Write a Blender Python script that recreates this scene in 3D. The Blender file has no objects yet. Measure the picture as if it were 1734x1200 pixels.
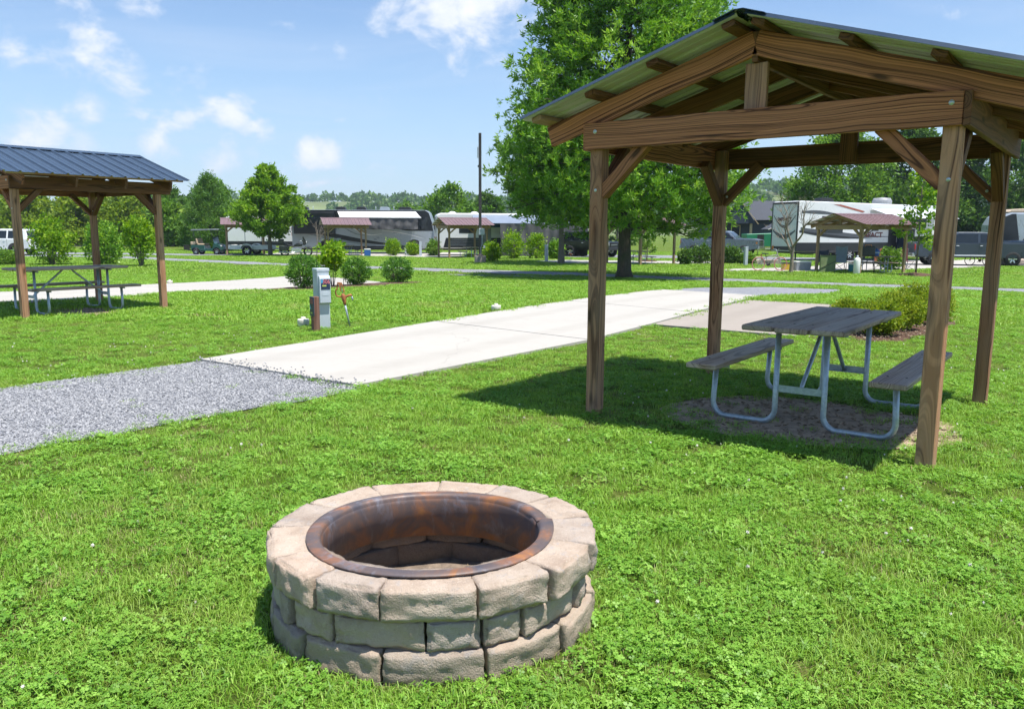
import bpy, bmesh, math, random
import numpy as np
from mathutils import Vector, Matrix, noise

random.seed(7)
RNG = np.random.default_rng(7)
PI = math.pi
R = math.radians
SC = bpy.context.scene
COL = SC.collection

# ---------------------------------------------------------------- camera
cam = bpy.data.cameras.new('camera')
cam.sensor_width = 36.0
cam.lens = 1353.2 / 1734 * 36
cam.clip_start = 0.05
cam.clip_end = 6000
camo = bpy.data.objects.new('camera', cam)
COL.objects.link(camo)
camo.matrix_world = Matrix.Translation((0, 0, 1.4416)) @ Matrix.Rotation(PI / 2 - 0.1541, 4, 'X') @ Matrix.Rotation(0.0044, 4, 'Z')
SC.camera = camo

# ---------------------------------------------------------------- node helpers
def nd(nt, typ, ins=None, **props):
    n = nt.nodes.new(typ)
    for k, v in props.items():
        setattr(n, k, v)
    for k, v in (ins or {}).items():
        s = n.inputs[k]
        if isinstance(v, bpy.types.NodeSocket):
            nt.links.new(v, s)
        else:
            s.default_value = v
    return n

def rgba(c):
    return (c[0], c[1], c[2], 1.0)

def ramp(nt, fac, stops, interp='LINEAR'):
    n = nt.nodes.new('ShaderNodeValToRGB')
    cr = n.color_ramp
    cr.interpolation = interp
    while len(cr.elements) < len(stops):
        cr.elements.new(0.5)
    for e, (p, c) in zip(cr.elements, stops):
        e.position = p
        e.color = rgba(c) if hasattr(c, '__len__') else (c, c, c, 1)
    nt.links.new(fac, n.inputs[0])
    return n.outputs[0]

def mixc(nt, fac, a, b, blend='MIX'):
    n = nt.nodes.new('ShaderNodeMix')
    n.data_type = 'RGBA'
    n.blend_type = blend
    for i, v in ((0, fac), (6, a), (7, b)):
        s = n.inputs[i]
        if isinstance(v, bpy.types.NodeSocket):
            nt.links.new(v, s)
        elif hasattr(v, '__len__'):
            s.default_value = rgba(v)
        else:
            s.default_value = v
    return n.outputs[2]

def math_(nt, op, a, b=0.0, c=0.0, clamp=False):
    n = nt.nodes.new('ShaderNodeMath')
    n.operation = op
    n.use_clamp = clamp
    for i, v in enumerate((a, b, c)):
        if isinstance(v, bpy.types.NodeSocket):
            nt.links.new(v, n.inputs[i])
        else:
            n.inputs[i].default_value = v
    return n.outputs[0]

def vmath(nt, op, a, b=(0, 0, 0)):
    n = nt.nodes.new('ShaderNodeVectorMath')
    n.operation = op
    for i, v in enumerate((a, b)):
        if isinstance(v, bpy.types.NodeSocket):
            nt.links.new(v, n.inputs[i])
        else:
            n.inputs[i].default_value = v
    return n.outputs[1] if op in ('LENGTH', 'DOT_PRODUCT', 'DISTANCE') else n.outputs[0]

def noise_(nt, vec, scale, detail=3, rough=0.55, dist=0.0):
    n = nd(nt, 'ShaderNodeTexNoise', {'Scale': scale, 'Detail': detail, 'Roughness': rough, 'Distortion': dist})
    if vec is not None:
        nt.links.new(vec, n.inputs['Vector'])
    return n.outputs[0]

# ---------------------------------------------------------------- sky, sun, exposure
SUN_DIR = Vector((0.258, -0.200, 1.0)).normalized()
w = bpy.data.worlds.new('World')
SC.world = w
w.use_nodes = True
nt = w.node_tree
nt.nodes.clear()
sky = nd(nt, 'ShaderNodeTexSky', sky_type='NISHITA', sun_disc=False,
         sun_elevation=math.asin(SUN_DIR.z), sun_rotation=math.atan2(SUN_DIR.x, SUN_DIR.y),
         air_density=1.0, dust_density=0.1, ozone_density=4.0, altitude=100)
bg1 = nd(nt, 'ShaderNodeBackground', {'Color': sky.outputs[0], 'Strength': 0.080})
tc = nd(nt, 'ShaderNodeTexCoord')
D = tc.outputs['Generated']
sep = nd(nt, 'ShaderNodeSeparateXYZ', {0: D})
zz = math_(nt, 'MAXIMUM', math_(nt, 'ADD', sep.outputs[2], 0.10), 0.03)
flat = nd(nt, 'ShaderNodeCombineXYZ', {0: math_(nt, 'DIVIDE', sep.outputs[0], zz), 1: math_(nt, 'DIVIDE', sep.outputs[1], zz), 2: 0.0})
puff = noise_(nt, vmath(nt, 'MULTIPLY', D, (1, 1, 1.5)), 17.0, 10, 0.58, 0.2)
big = noise_(nt, vmath(nt, 'MULTIPLY', D, (1, 1, 1.7)), 3.1, 5, 0.55, 0.2)
# clouds of this day: soft bumps of density at their compass bearings
msum = None
def px_dir(x, y):
    X = (x - 867) / 1353.2
    Y = -(y - 600) / 1353.2
    c, s = math.cos(0.1541), math.sin(0.1541)
    return Vector((X, c + Y * s, -s + Y * c)).normalized()
for (x, y, rad, amp) in ((770, 15, 8.5, .30), (690, 40, 5, .15), (145, 190, 2.8, .27), (235, 145, 4.5, .20), (385, 185, 3.4, .23), (440, 225, 2.4, .22),
                         (370, 262, 3.8, .21), (265, 235, 5.0, .19), (60, 215, 5.0, .20), (160, 245, 5, .17), (545, 255, 4.0, .19), (130, 95, 6.0, .12), (640, 300, 2.4, .08), (990, -250, 16, .12), (-300, 250, 9, .16), (1480, 340, 5, .15), (2300, 200, 8, .15)):
    d = px_dir(x, y)
    dt = vmath(nt, 'DISTANCE', vmath(nt, 'MULTIPLY', D, (1, 1, 1.35)), (d.x, d.y, d.z * 1.35))
    b = nd(nt, 'ShaderNodeMapRange', {0: dt, 1: 0.0, 2: R(rad), 3: amp, 4: 0.0}, interpolation_type='SMOOTHSTEP').outputs[0]
    msum = b if msum is None else math_(nt, 'MAXIMUM', msum, b)
allround = nd(nt, 'ShaderNodeMapRange', {0: noise_(nt, flat.outputs[0], 0.9, 4, 0.5), 1: 0.50, 2: 0.68, 3: 0.0, 4: 0.17}, interpolation_type='SMOOTHSTEP').outputs[0]
dens = math_(nt, 'ADD', math_(nt, 'MULTIPLY', puff, 0.75), math_(nt, 'ADD', math_(nt, 'MAXIMUM', msum, allround), math_(nt, 'MULTIPLY', big, 0.22)))
cfac = nd(nt, 'ShaderNodeMapRange', {0: dens, 1: 0.555, 2: 0.775, 3: 0.0, 4: 0.92}, interpolation_type='SMOOTHSTEP').outputs[0]
wisp = noise_(nt, vmath(nt, 'MULTIPLY', flat.outputs[0], (0.55, 1.0, 1)), 1.3, 7, 0.6, 0.6)
veil = nd(nt, 'ShaderNodeMapRange', {0: wisp, 1: 0.42, 2: 0.78, 3: 0.02, 4: 0.34}, interpolation_type='SMOOTHSTEP').outputs[0]
fac = math_(nt, 'MAXIMUM', cfac, veil)
ccol = mixc(nt, nd(nt, 'ShaderNodeMapRange', {0: dens, 1: 0.6, 2: 0.86}).outputs[0], (0.62, 0.72, 0.90), (0.98, 0.985, 1.0))
bg2 = nd(nt, 'ShaderNodeBackground', {'Color': ccol, 'Strength': 0.52})
hz = nd(nt, 'ShaderNodeMapRange', {0: sep.outputs[2], 1: 0.0, 2: 0.28, 3: 0.62, 4: 0.0}, interpolation_type='SMOOTHSTEP').outputs[0]
bg3 = nd(nt, 'ShaderNodeBackground', {'Color': (0.33, 0.46, 0.63, 1), 'Strength': 0.64})
mix0 = nd(nt, 'ShaderNodeMixShader', {0: hz, 1: bg1.outputs[0], 2: bg3.outputs[0]})
mixs = nd(nt, 'ShaderNodeMixShader', {0: fac, 1: mix0.outputs[0], 2: bg2.outputs[0]})
outw = nd(nt, 'ShaderNodeOutputWorld', {0: mixs.outputs[0]})

sl = bpy.data.lights.new('sun', 'SUN')
sl.energy = 3.5
sl.angle = R(0.53)
sl.color = (1.0, 0.955, 0.88)
slo = bpy.data.objects.new('sun', sl)
COL.objects.link(slo)
slo.rotation_euler = SUN_DIR.to_track_quat('Z', 'Y').to_euler()
slo.location = (20, -10, 60)
vs = SC.view_settings
vs.view_transform = 'Standard'
vs.look = 'None'
vs.exposure = 1.14
vs.gamma = 1.0
SC.cycles.use_denoising = True
SC.cycles.max_bounces = 8
SC.cycles.diffuse_bounces = 6
SC.cycles.glossy_bounces = 2
SC.cycles.transmission_bounces = 5
SC.cycles.adaptive_threshold = 0.02
SC.cycles.transparent_max_bounces = 6
SC.cycles.caustics_reflective = False
SC.cycles.caustics_refractive = False

# ---------------------------------------------------------------- terrain height
def tz(y):
    t = min(max((y - 14.0) / 22.0, 0.0), 1.0)
    return -0.5 * t * t * (3 - 2 * t)

def tzv(y):
    t = np.clip((y - 14.0) / 22.0, 0, 1)
    return -0.5 * t * t * (3 - 2 * t)

# ---------------------------------------------------------------- mesh helpers
class MB:
    """collects shapes, then builds ONE mesh object"""
    def __init__(s):
        s.v = []; s.f = []; s.m = []; s.sm = []
    def add(s, verts, faces, mi=0, smooth=False):
        o = len(s.v)
        s.v += [tuple(p) for p in verts]
        for f in faces:
            s.f.append([i + o for i in f]); s.m.append(mi); s.sm.append(smooth)
        return s
    def box(s, c, size, rot=None, mi=0, taper=1.0):
        hx, hy, hz = size[0] / 2, size[1] / 2, size[2] / 2
        vs_ = []
        for z, k in ((-hz, 1.0), (hz, taper)):
            for x, y in ((-hx, -hy), (hx, -hy), (hx, hy), (-hx, hy)):
                p = Vector((x * k, y * k, z))
                if rot is not None:
                    p = rot @ p
                vs_.append(p + Vector(c))
        return s.add(vs_, [(3, 2, 1, 0), (4, 5, 6, 7), (0, 1, 5, 4), (1, 2, 6, 5), (2, 3, 7, 6), (3, 0, 4, 7)], mi)
    def bar(s, p0, p1, w_, h_, up=(0, 0, 1), mi=0):
        p0, p1 = Vector(p0), Vector(p1)
        x = (p1 - p0); L = x.length; x.normalize()
        y = Vector(up).cross(x)
        if y.length < 1e-5:
            y = Vector((0, 1, 0)).cross(x)
        y.normalize(); z = x.cross(y)
        m = Matrix((x, y, z)).transposed()
        return s.box((p0 + p1) / 2, (L, w_, h_), m, mi)
    def tube(s, pts, r, seg=10, cap=True, mi=0):
        pts = [Vector(p) for p in pts]
        n = len(pts)
        rr = r if hasattr(r, '__len__') else [r] * n
        t = (pts[1] - pts[0]).normalized()
        u = t.cross(Vector((0, 0, 1)))
        if u.length < 1e-3:
            u = t.cross(Vector((1, 0, 0)))
        u.normalize()
        vs_ = []
        for i, p in enumerate(pts):
            if 0 < i < n - 1:
                t = ((pts[i] - pts[i - 1]).normalized() + (pts[i + 1] - pts[i]).normalized())
                if t.length < 1e-6:
                    t = pts[i] - pts[i - 1]
                t.normalize()
            elif i == n - 1:
                t = (pts[i] - pts[i - 1]).normalized()
            u = (u - t * u.dot(t))
            if u.length < 1e-4:
                u = t.orthogonal()
            u.normalize()
            b = t.cross(u)
            for k in range(seg):
                a = 2 * PI * k / seg
                vs_.append(p + (u * math.cos(a) + b * math.sin(a)) * rr[i])
        fs = []
        for i in range(n - 1):
            for k in range(seg):
                k2 = (k + 1) % seg
                fs.append((i * seg + k, i * seg + k2, (i + 1) * seg + k2, (i + 1) * seg + k))
        s.add(vs_, fs, mi, True)
        if cap:
            o = len(s.v) - len(vs_)
            s.f.append([o + k for k in reversed(range(seg))]); s.m.append(mi); s.sm.append(False)
            s.f.append([o + (n - 1) * seg + k for k in range(seg)]); s.m.append(mi); s.sm.append(False)
        return s
    def cyl(s, p0, p1, r0, r1=None, seg=16, mi=0):
        return s.tube([p0, p1], [r0, r0 if r1 is None else r1], seg, True, mi)
    def lathe(s, prof, seg=24, c=(0, 0, 0), a0=0.0, a1=2 * PI, mi=0, axis='Z', smooth=True):
        full = abs(a1 - a0 - 2 * PI) < 1e-6
        n = seg if full else seg + 1
        vs_ = []
        for k in range(n):
            a = a0 + (a1 - a0) * k / seg
            for (r, z) in prof:
                if axis == 'Z':
                    p = (c[0] + r * math.cos(a), c[1] + r * math.sin(a), c[2] + z)
                elif axis == 'Y':
                    p = (c[0] + r * math.cos(a), c[1] - z, c[2] + r * math.sin(a))
                else:
                    p = (c[0] + z, c[1] + r * math.cos(a), c[2] + r * math.sin(a))
                vs_.append(p)
        m = len(prof); fs = []
        for k in range(seg):
            k2 = (k + 1) % n
            for i in range(m - 1):
                fs.append((k * m + i, k2 * m + i, k2 * m + i + 1, k * m + i + 1))
        return s.add(vs_, fs, mi, smooth)
    def prism(s, outline, y0, y1, axis='Y', mi=0):
        """outline: (a, b) list extruded from y0 to y1 along axis"""
        def P(a, b, t):
            return (a, t, b) if axis == 'Y' else ((t, a, b) if axis == 'X' else (a, b, t))
        n = len(outline)
        vs_ = [P(a, b, y0) for a, b in outline] + [P(a, b, y1) for a, b in outline]
        fs = [tuple(range(n)), tuple(reversed(range(n, 2 * n)))]
        for i in range(n):
            j = (i + 1) % n
            fs.append((i, i + n, j + n, j))
        return s.add(vs_, fs, mi)
    def mesh(s, name, mats, bevel=0.0, segs=2, fix=True):
        me = bpy.data.meshes.new(name)
        me.from_pydata(s.v, [], s.f)
        me.polygons.foreach_set('material_index', s.m)
        me.polygons.foreach_set('use_smooth', s.sm)
        for m in mats:
            me.materials.append(m)
        if bevel or fix:
            bm = bmesh.new(); bm.from_mesh(me)
            bmesh.ops.recalc_face_normals(bm, faces=bm.faces)
            if bevel:
                es = [e for e in bm.edges if len(e.link_faces) == 2 and e.calc_face_angle(0) > 0.5]
                bmesh.ops.bevel(bm, geom=es, offset=bevel, segments=segs, affect='EDGES', clamp_overlap=True, profile=0.5)
            bm.to_mesh(me); bm.free()
        return me
    def build(s, name, mat, parent=None, bevel=0.0, segs=2, fix=True):
        mats = mat if isinstance(mat, (list, tuple)) else [mat]
        return obj(name, s.mesh(name, mats, bevel, segs, fix), parent)

def obj(name, me, parent=None, mat=None):
    if mat is not None and not me.materials:
        me.materials.append(mat)
    o = bpy.data.objects.new(name, me)
    COL.objects.link(o)
    if parent is not None:
        o.parent = parent
    return o

def tag(o, label=None, cat=None, group=None, kind=None):
    if label: o['label'] = label
    if cat: o['category'] = cat
    if group: o['group'] = group
    if kind: o['kind'] = kind
    return o

def thing(name, label, cat, loc=(0, 0, 0), rz=0.0, group=None):
    o = bpy.data.objects.new(name, None)
    o.empty_display_size = 0.2
    COL.objects.link(o)
    o.location = loc
    o.rotation_euler = (0, 0, rz)
    return tag(o, label, cat, group)

def kids(o):
    return [c for c in bpy.data.objects if c.parent == o]

def copy_tree(o, parent=None, cmap=None):
    c = o.copy()
    COL.objects.link(c)
    c.parent = parent
    for ch in (cmap or KIDMAP(o))[o]:
        copy_tree(ch, c, cmap)
    return c

def KIDMAP(root):
    m = {}
    for ob in bpy.data.objects:
        m.setdefault(ob, [])
        if ob.parent is not None:
            m.setdefault(ob.parent, []).append(ob)
    return m

def dup(root, label, loc, rz, group=None, scale=None):
    km = KIDMAP(root)
    c = copy_tree(root, None, km)
    c.location = loc
    c.rotation_euler = (0, 0, rz)
    if scale: c.scale = scale
    c['label'] = label
    if group: c['group'] = group
    return c

def descend(o):
    km = KIDMAP(o)
    out = []
    st = [o]
    while st:
        x = st.pop()
        out.append(x)
        st += km[x]
    return out

_BOX = {}
def beam(name, p0, p1, w_, h_, mat, parent, up=(0, 0, 1), bev=0.004):
    """a sawn timber of its own, grain along its length (local X)"""
    p0, p1 = Vector(p0), Vector(p1)
    x = p1 - p0; L = x.length; x.normalize()
    y = Vector(up).cross(x)
    if y.length < 1e-5:
        y = Vector((0, 1, 0)).cross(x)
    y.normalize(); z = x.cross(y)
    key = (name, round(L, 4), w_, h_, mat.name, bev)
    if key not in _BOX:
        mb = MB().box((0, 0, 0), (L, w_, h_))
        _BOX[key] = mb.mesh(name, [mat], bev, 1)
    o = obj(name, _BOX[key], parent)
    m = Matrix((x, y, z)).transposed().to_4x4()
    m.translation = (p0 + p1) / 2
    o.matrix_local = m
    return o

# ---------------------------------------------------------------- materials
def new_mat(name):
    m = bpy.data.materials.new(name)
    m.use_nodes = True
    nt = m.node_tree
    b = nt.nodes['Principled BSDF']
    return m, nt, b

def setin(nt, b, key, v):
    s = b.inputs[key]
    if isinstance(v, bpy.types.NodeSocket):
        nt.links.new(v, s)
    elif hasattr(v, '__len__') and len(v) == 3:
        s.default_value = rgba(v)
    else:
        s.default_value = v

def bump(nt, b, h, strength=0.3, dist=0.01):
    n = nd(nt, 'ShaderNodeBump', {'Height': h, 'Strength': strength, 'Distance': dist})
    nt.links.new(n.outputs[0], b.inputs['Normal'])

def ocoord(nt, rnd=True):
    tc = nd(nt, 'ShaderNodeTexCoord')
    v = tc.outputs['Object']
    if rnd:
        oi = nd(nt, 'ShaderNodeObjectInfo')
        v = vmath(nt, 'ADD', v, vmath(nt, 'MULTIPLY', nd(nt, 'ShaderNodeCombineXYZ', {0: oi.outputs['Random'], 1: oi.outputs['Random'], 2: oi.outputs['Random']}).outputs[0], (37.1, 11.3, 7.7)))
    return v

_S = {}
def simple(name, col, rough=0.6, metal=0.0, var=0.12, scale=6.0, bmp=0.0, coat=0.0, spec=0.5):
    if name in _S:
        return _S[name]
    m, nt, b = new_mat(name)
    v = ocoord(nt)
    n = noise_(nt, v, scale, 4)
    lo = tuple(c * (1 - var) for c in col); hi = tuple(min(1, c * (1 + var)) for c in col)
    setin(nt, b, 'Base Color', ramp(nt, n, [(0.3, lo), (0.7, hi)]))
    setin(nt, b, 'Roughness', ramp(nt, n, [(0.2, max(0, rough - 0.07)), (0.8, min(1, rough + 0.07))]))
    b.inputs['Metallic'].default_value = metal
    b.inputs['Coat Weight'].default_value = coat
    b.inputs['Specular IOR Level'].default_value = spec
    if bmp:
        bump(nt, b, noise_(nt, v, scale * 8, 4), bmp, 0.004)
    _S[name] = m
    return m

def wood(name, dark, light, grey, greyamt=0.3, rings=16.0, rough=0.75, knots=True, stain=0.0, base=None):
    m, nt, b = new_mat(name)
    v = ocoord(nt)
    tcn = nd(nt, 'ShaderNodeTexCoord').outputs['Object']
    oi = nd(nt, 'ShaderNodeObjectInfo').outputs['Random']
    off = nd(nt, 'ShaderNodeCombineXYZ', {0: math_(nt, 'MULTIPLY', oi, 9.0), 1: math_(nt, 'MULTIPLY_ADD', oi, 0.16, -0.10), 2: math_(nt, 'MULTIPLY_ADD', oi, -0.22, 0.08)}).outputs[0]
    p = vmath(nt, 'ADD', tcn, off)
    warp = nd(nt, 'ShaderNodeTexNoise', {'Vector': vmath(nt, 'MULTIPLY', v, (0.9, 2.6, 2.6)), 'Scale': 1.0, 'Detail': 2.0}).outputs[1]
    p = vmath(nt, 'ADD', p, vmath(nt, 'MULTIPLY', vmath(nt, 'SUBTRACT', warp, (0.5, 0.5, 0.5)), (0.0, 0.13, 0.13)))
    sp = nd(nt, 'ShaderNodeSeparateXYZ', {0: p})
    rad = math_(nt, 'SQRT', math_(nt, 'ADD', math_(nt, 'MULTIPLY', sp.outputs[1], sp.outputs[1]), math_(nt, 'MULTIPLY', sp.outputs[2], sp.outputs[2])))
    saw = noise_(nt, nd(nt, 'ShaderNodeCombineXYZ', {0: math_(nt, 'MULTIPLY', sp.outputs[0], 0.35), 1: math_(nt, 'MULTIPLY', rad, rings * 9.0), 2: math_(nt, 'MULTIPLY', oi, 50.0)}).outputs[0], 1.0, 2.5, 0.6)
    saw = nd(nt, 'ShaderNodeMapRange', {0: saw, 1: 0.38, 2: 0.64, 3: 0.0, 4: 1.0}).outputs[0]
    fib = noise_(nt, vmath(nt, 'MULTIPLY', v, (5, 150, 150)), 1.0, 3, 0.6)
    fib2 = noise_(nt, vmath(nt, 'MULTIPLY', v, (2, 40, 40)), 1.0, 3, 0.6)
    g = math_(nt, 'ADD', math_(nt, 'MULTIPLY', saw, 0.78), math_(nt, 'MULTIPLY', fib, 0.30))
    mid = tuple((a * 0.45 + c * 0.55) for a, c in zip(dark, light))
    col = ramp(nt, g, [(0.05, light), (0.34, mid), (0.55, mid), (0.84, dark)])
    wz = noise_(nt, vmath(nt, 'MULTIPLY', v, (1.2, 6, 6)), 1.0, 4, 0.6)
    col = mixc(nt, nd(nt, 'ShaderNodeMapRange', {0: wz, 1: 0.35, 2: 0.7, 3: 0.0, 4: greyamt}).outputs[0], col, grey)
    col = mixc(nt, nd(nt, 'ShaderNodeMapRange', {0: fib2, 1: 0.58, 2: 0.8, 3: 0.0, 4: 0.4}).outputs[0], col, tuple(c * 0.45 for c in dark))
    if knots:
        vo = nd(nt, 'ShaderNodeTexVoronoi', {'Vector': vmath(nt, 'MULTIPLY', v, (1.9, 7, 7)), 'Scale': 1.0, 'Randomness': 1.0})
        kf = nd(nt, 'ShaderNodeMapRange', {0: vo.outputs['Distance'], 1: 0.07, 2: 0.17, 3: 0.85, 4: 0.0}).outputs[0]
        col = mixc(nt, kf, col, (0.035, 0.018, 0.008))
    if stain:
        st = noise_(nt, vmath(nt, 'MULTIPLY', v, (0.9, 14, 14)), 1.0, 4, 0.6)
        col = mixc(nt, nd(nt, 'ShaderNodeMapRange', {0: st, 1: 0.62, 2: 0.72, 3: 0.0, 4: stain}).outputs[0], col, (0.02, 0.018, 0.016))
    if base is not None:
        bx = nd(nt, 'ShaderNodeSeparateXYZ', {0: tcn}).outputs[0]
        bf = math_(nt, 'ADD', bx, math_(nt, 'MULTIPLY', noise_(nt, v, 14, 3), 0.14))
        col = mixc(nt, nd(nt, 'ShaderNodeMapRange', {0: bf, 1: base, 2: base + 0.09, 3: 0.7, 4: 0.0}).outputs[0], col, (0.42, 0.29, 0.16))
    # checks and splits running with the grain
    ck = noise_(nt, vmath(nt, 'MULTIPLY', v, (0.8, 38, 38)), 1.0, 2, 0.5)
    ckf = nd(nt, 'ShaderNodeMapRange', {0: ck, 1: 0.70, 2: 0.74, 3: 0.0, 4: 0.85}).outputs[0]
    col = mixc(nt, ckf, col, tuple(c * 0.2 for c in dark))
    # each timber has its own depth of colour
    col = mixc(nt, 1.0, col, ramp(nt, oi, [(0.0, 0.82), (1.0, 1.12)]), 'MULTIPLY')
    setin(nt, b, 'Base Color', col)
    b.inputs['Roughness'].default_value = rough
    b.inputs['Specular IOR Level'].default_value = 0.3
    bump(nt, b, math_(nt, 'ADD', math_(nt, 'MULTIPLY', saw, 0.5), fib), 0.35, 0.004)
    return m

M = {}
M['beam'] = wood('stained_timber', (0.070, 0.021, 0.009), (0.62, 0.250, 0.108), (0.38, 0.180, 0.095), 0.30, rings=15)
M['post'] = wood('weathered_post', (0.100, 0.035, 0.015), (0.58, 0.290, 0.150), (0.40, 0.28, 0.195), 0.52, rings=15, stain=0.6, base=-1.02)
M['dark_wood'] = wood('dark_timber', (0.050, 0.016, 0.006), (0.26, 0.110, 0.046), (0.18, 0.11, 0.062), 0.4, rings=14)  # darker brown tone for the inner, rear and right-hand pavilion members
M['plank'] = wood('grey_plank', (0.130, 0.070, 0.045), (0.53, 0.38, 0.28), (0.52, 0.46, 0.42), 0.50, rings=14, rough=0.55, stain=0.5)
M['tan_wood'] = wood('tan_timber', (0.22, 0.13, 0.06), (0.50, 0.36, 0.22), (0.40, 0.31, 0.22), 0.4, rings=10, knots=False)

def metal_roof(name, col, under, rough=0.32):
    ms = []
    for nm, c, ro in ((name, col, rough), (name + '_underside', under, 0.5)):
        ms.append(simple(nm, c, ro, 0.0, 0.10, 3.0, 0.0, 0.0))
    return ms
M['roof_blue'], M['roof_under'] = metal_roof('slate_blue_roof_metal', (0.040, 0.063, 0.100), (0.50, 0.50, 0.50), 0.24)
M['roof_brown'] = simple('mauve_brown_roof_metal', (0.20, 0.125, 0.125), 0.38, 0, 0.08, 2.0)

def galv():
    m, nt, b = new_mat('galvanised_steel')
    v = ocoord(nt)
    vo = nd(nt, 'ShaderNodeTexVoronoi', {'Vector': v, 'Scale': 55.0})
    n = noise_(nt, v, 9, 4)
    c = mixc(nt, 0.5, ramp(nt, vo.outputs['Color'], [(0.2, (0.30, 0.37, 0.42)), (0.9, (0.50, 0.57, 0.61))]), ramp(nt, n, [(0.3, (0.27, 0.33, 0.37)), (0.7, (0.52, 0.58, 0.61))]))
    setin(nt, b, 'Base Color', c)
    b.inputs['Metallic'].default_value = 0.55
    setin(nt, b, 'Roughness', ramp(nt, n, [(0.2, 0.34), (0.8, 0.55)]))
    return m
M['galv'] = galv()

def concrete(name, base, dirt):
    m, nt, b = new_mat(name)
    v = nd(nt, 'ShaderNodeTexCoord').outputs['Object']
    n1 = noise_(nt, v, 0.7, 5, 0.6)
    n2 = noise_(nt, v, 9, 5, 0.65)
    n3 = noise_(nt, vmath(nt, 'MULTIPLY', v, (0.5, 1.8, 1)), 1.6, 6, 0.7, 0.8)
    c = ramp(nt, n1, [(0.3, tuple(k * 0.93 for k in base)), (0.7, base)])
    c = mixc(nt, nd(nt, 'ShaderNodeMapRange', {0: n3, 1: 0.55, 2: 0.8, 3: 0.0, 4: 0.5}).outputs[0], c, dirt)
    c = mixc(nt, nd(nt, 'ShaderNodeMapRange', {0: n2, 1: 0.5, 2: 0.85, 3: 0.0, 4: 0.35}).outputs[0], c, dirt)
    wv = vmath(nt, 'ADD', v, vmath(nt, 'MULTIPLY', nd(nt, 'ShaderNodeTexNoise', {'Vector': v, 'Scale': 1.7, 'Detail': 5.0}).outputs[1], (0.9, 0.9, 0.0)))
    cr = nd(nt, 'ShaderNodeTexVoronoi', {'Vector': wv, 'Scale': 0.22}, feature='DISTANCE_TO_EDGE').outputs[0]
    c = mixc(nt, nd(nt, 'ShaderNodeMapRange', {0: cr, 1: 0.0006, 2: 0.0018, 3: 0.28, 4: 0.0}).outputs[0], c, tuple(k * 0.4 for k in dirt))
    # two darker lanes where tyres roll, along the drive
    rt = nd(nt, 'ShaderNodeVectorRotate', {'Vector': v, 'Angle': 0.57}, rotation_type='Z_AXIS').outputs[0]
    lane = math_(nt, 'ABSOLUTE', math_(nt, 'SINE', math_(nt, 'MULTIPLY_ADD', nd(nt, 'ShaderNodeSeparateXYZ', {0: rt}).outputs[0], 2.2, 1.2)))
    lf = math_(nt, 'MULTIPLY', nd(nt, 'ShaderNodeMapRange', {0: lane, 1: 0.86, 2: 0.99, 3: 0.0, 4: 0.35}).outputs[0], n3)
    c = mixc(nt, lf, c, tuple(k * 0.75 for k in dirt))
    setin(nt, b, 'Base Color', c)
    b.inputs['Roughness'].default_value = 0.9
    bump(nt, b, noise_(nt, v, 120, 3), 0.15, 0.003)
    return m
M['pad'] = concrete('pale_concrete', (0.415, 0.395, 0.362), (0.320, 0.295, 0.258))
M['slab'] = concrete('buff_concrete', (0.315, 0.278, 0.242), (0.235, 0.200, 0.168))

def gravel_mat():
    m, nt, b = new_mat('blue_grey_gravel')
    v = nd(nt, 'ShaderNodeTexCoord').outputs['Object']
    vo = nd(nt, 'ShaderNodeTexVoronoi', {'Vector': v, 'Scale': 38.0})
    n = noise_(nt, v, 0.8, 5, 0.6)
    c = ramp(nt, vo.outputs['Color'], [(0.15, (0.14, 0.148, 0.172)), (0.5, (0.215, 0.223, 0.25)), (0.9, (0.31, 0.318, 0.345))])
    c = mixc(nt, nd(nt, 'ShaderNodeMapRange', {0: n, 1: 0.45, 2: 0.72, 3: 0.0, 4: 0.5}).outputs[0], c, (0.31, 0.312, 0.32))
    setin(nt, b, 'Base Color', c)
    b.inputs['Roughness'].default_value = 0.9
    bump(nt, b, vo.outputs['Distance'], 0.8, 0.02)
    return m
M['gravel'] = gravel_mat()
M['gravel_far'] = M['gravel']

def stone_scatter_mat():
    m, nt, b = new_mat('gravel_stone')
    r_ = nd(nt, 'ShaderNodeObjectInfo').outputs['Random']
    setin(nt, b, 'Base Color', ramp(nt, r_, [(0.0, (0.20, 0.204, 0.218)), (0.4, (0.265, 0.270, 0.286)), (0.85, (0.325, 0.330, 0.346)), (1.0, (0.40, 0.40, 0.405))]))
    b.inputs['Roughness'].default_value = 0.85
    return m
M['stone'] = stone_scatter_mat()

def ground_mat():
    m, nt, b = new_mat('lawn_ground')
    v = nd(nt, 'ShaderNodeTexCoord').outputs['Object']
    fine = noise_(nt, vmath(nt, 'MULTIPLY', v, (1, 1, 1)), 26, 6, 0.75)
    n1 = noise_(nt, v, 1.3, 5, 0.6)
    n2 = noise_(nt, v, 0.22, 5, 0.6)
    c = ramp(nt, fine, [(0.3, (0.045, 0.075, 0.012)), (0.5, (0.095, 0.150, 0.020)), (0.7, (0.150, 0.205, 0.038))])
    c = mixc(nt, nd(nt, 'ShaderNodeMapRange', {0: n1, 1: 0.52, 2: 0.72, 3: 0.0, 4: 0.5}).outputs[0], c, (0.240, 0.240, 0.070))
    c = mixc(nt, nd(nt, 'ShaderNodeMapRange', {0: n2, 1: 0.5, 2: 0.75, 3: 0.0, 4: 0.4}).outputs[0], c, (0.115, 0.200, 0.020))
    setin(nt, b, 'Base Color', c)
    b.inputs['Roughness'].default_value = 0.9
    b.inputs['Specular IOR Level'].default_value = 0.1
    bump(nt, b, fine, 0.9, 0.05)
    return m
M['ground'] = ground_mat()

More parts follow.
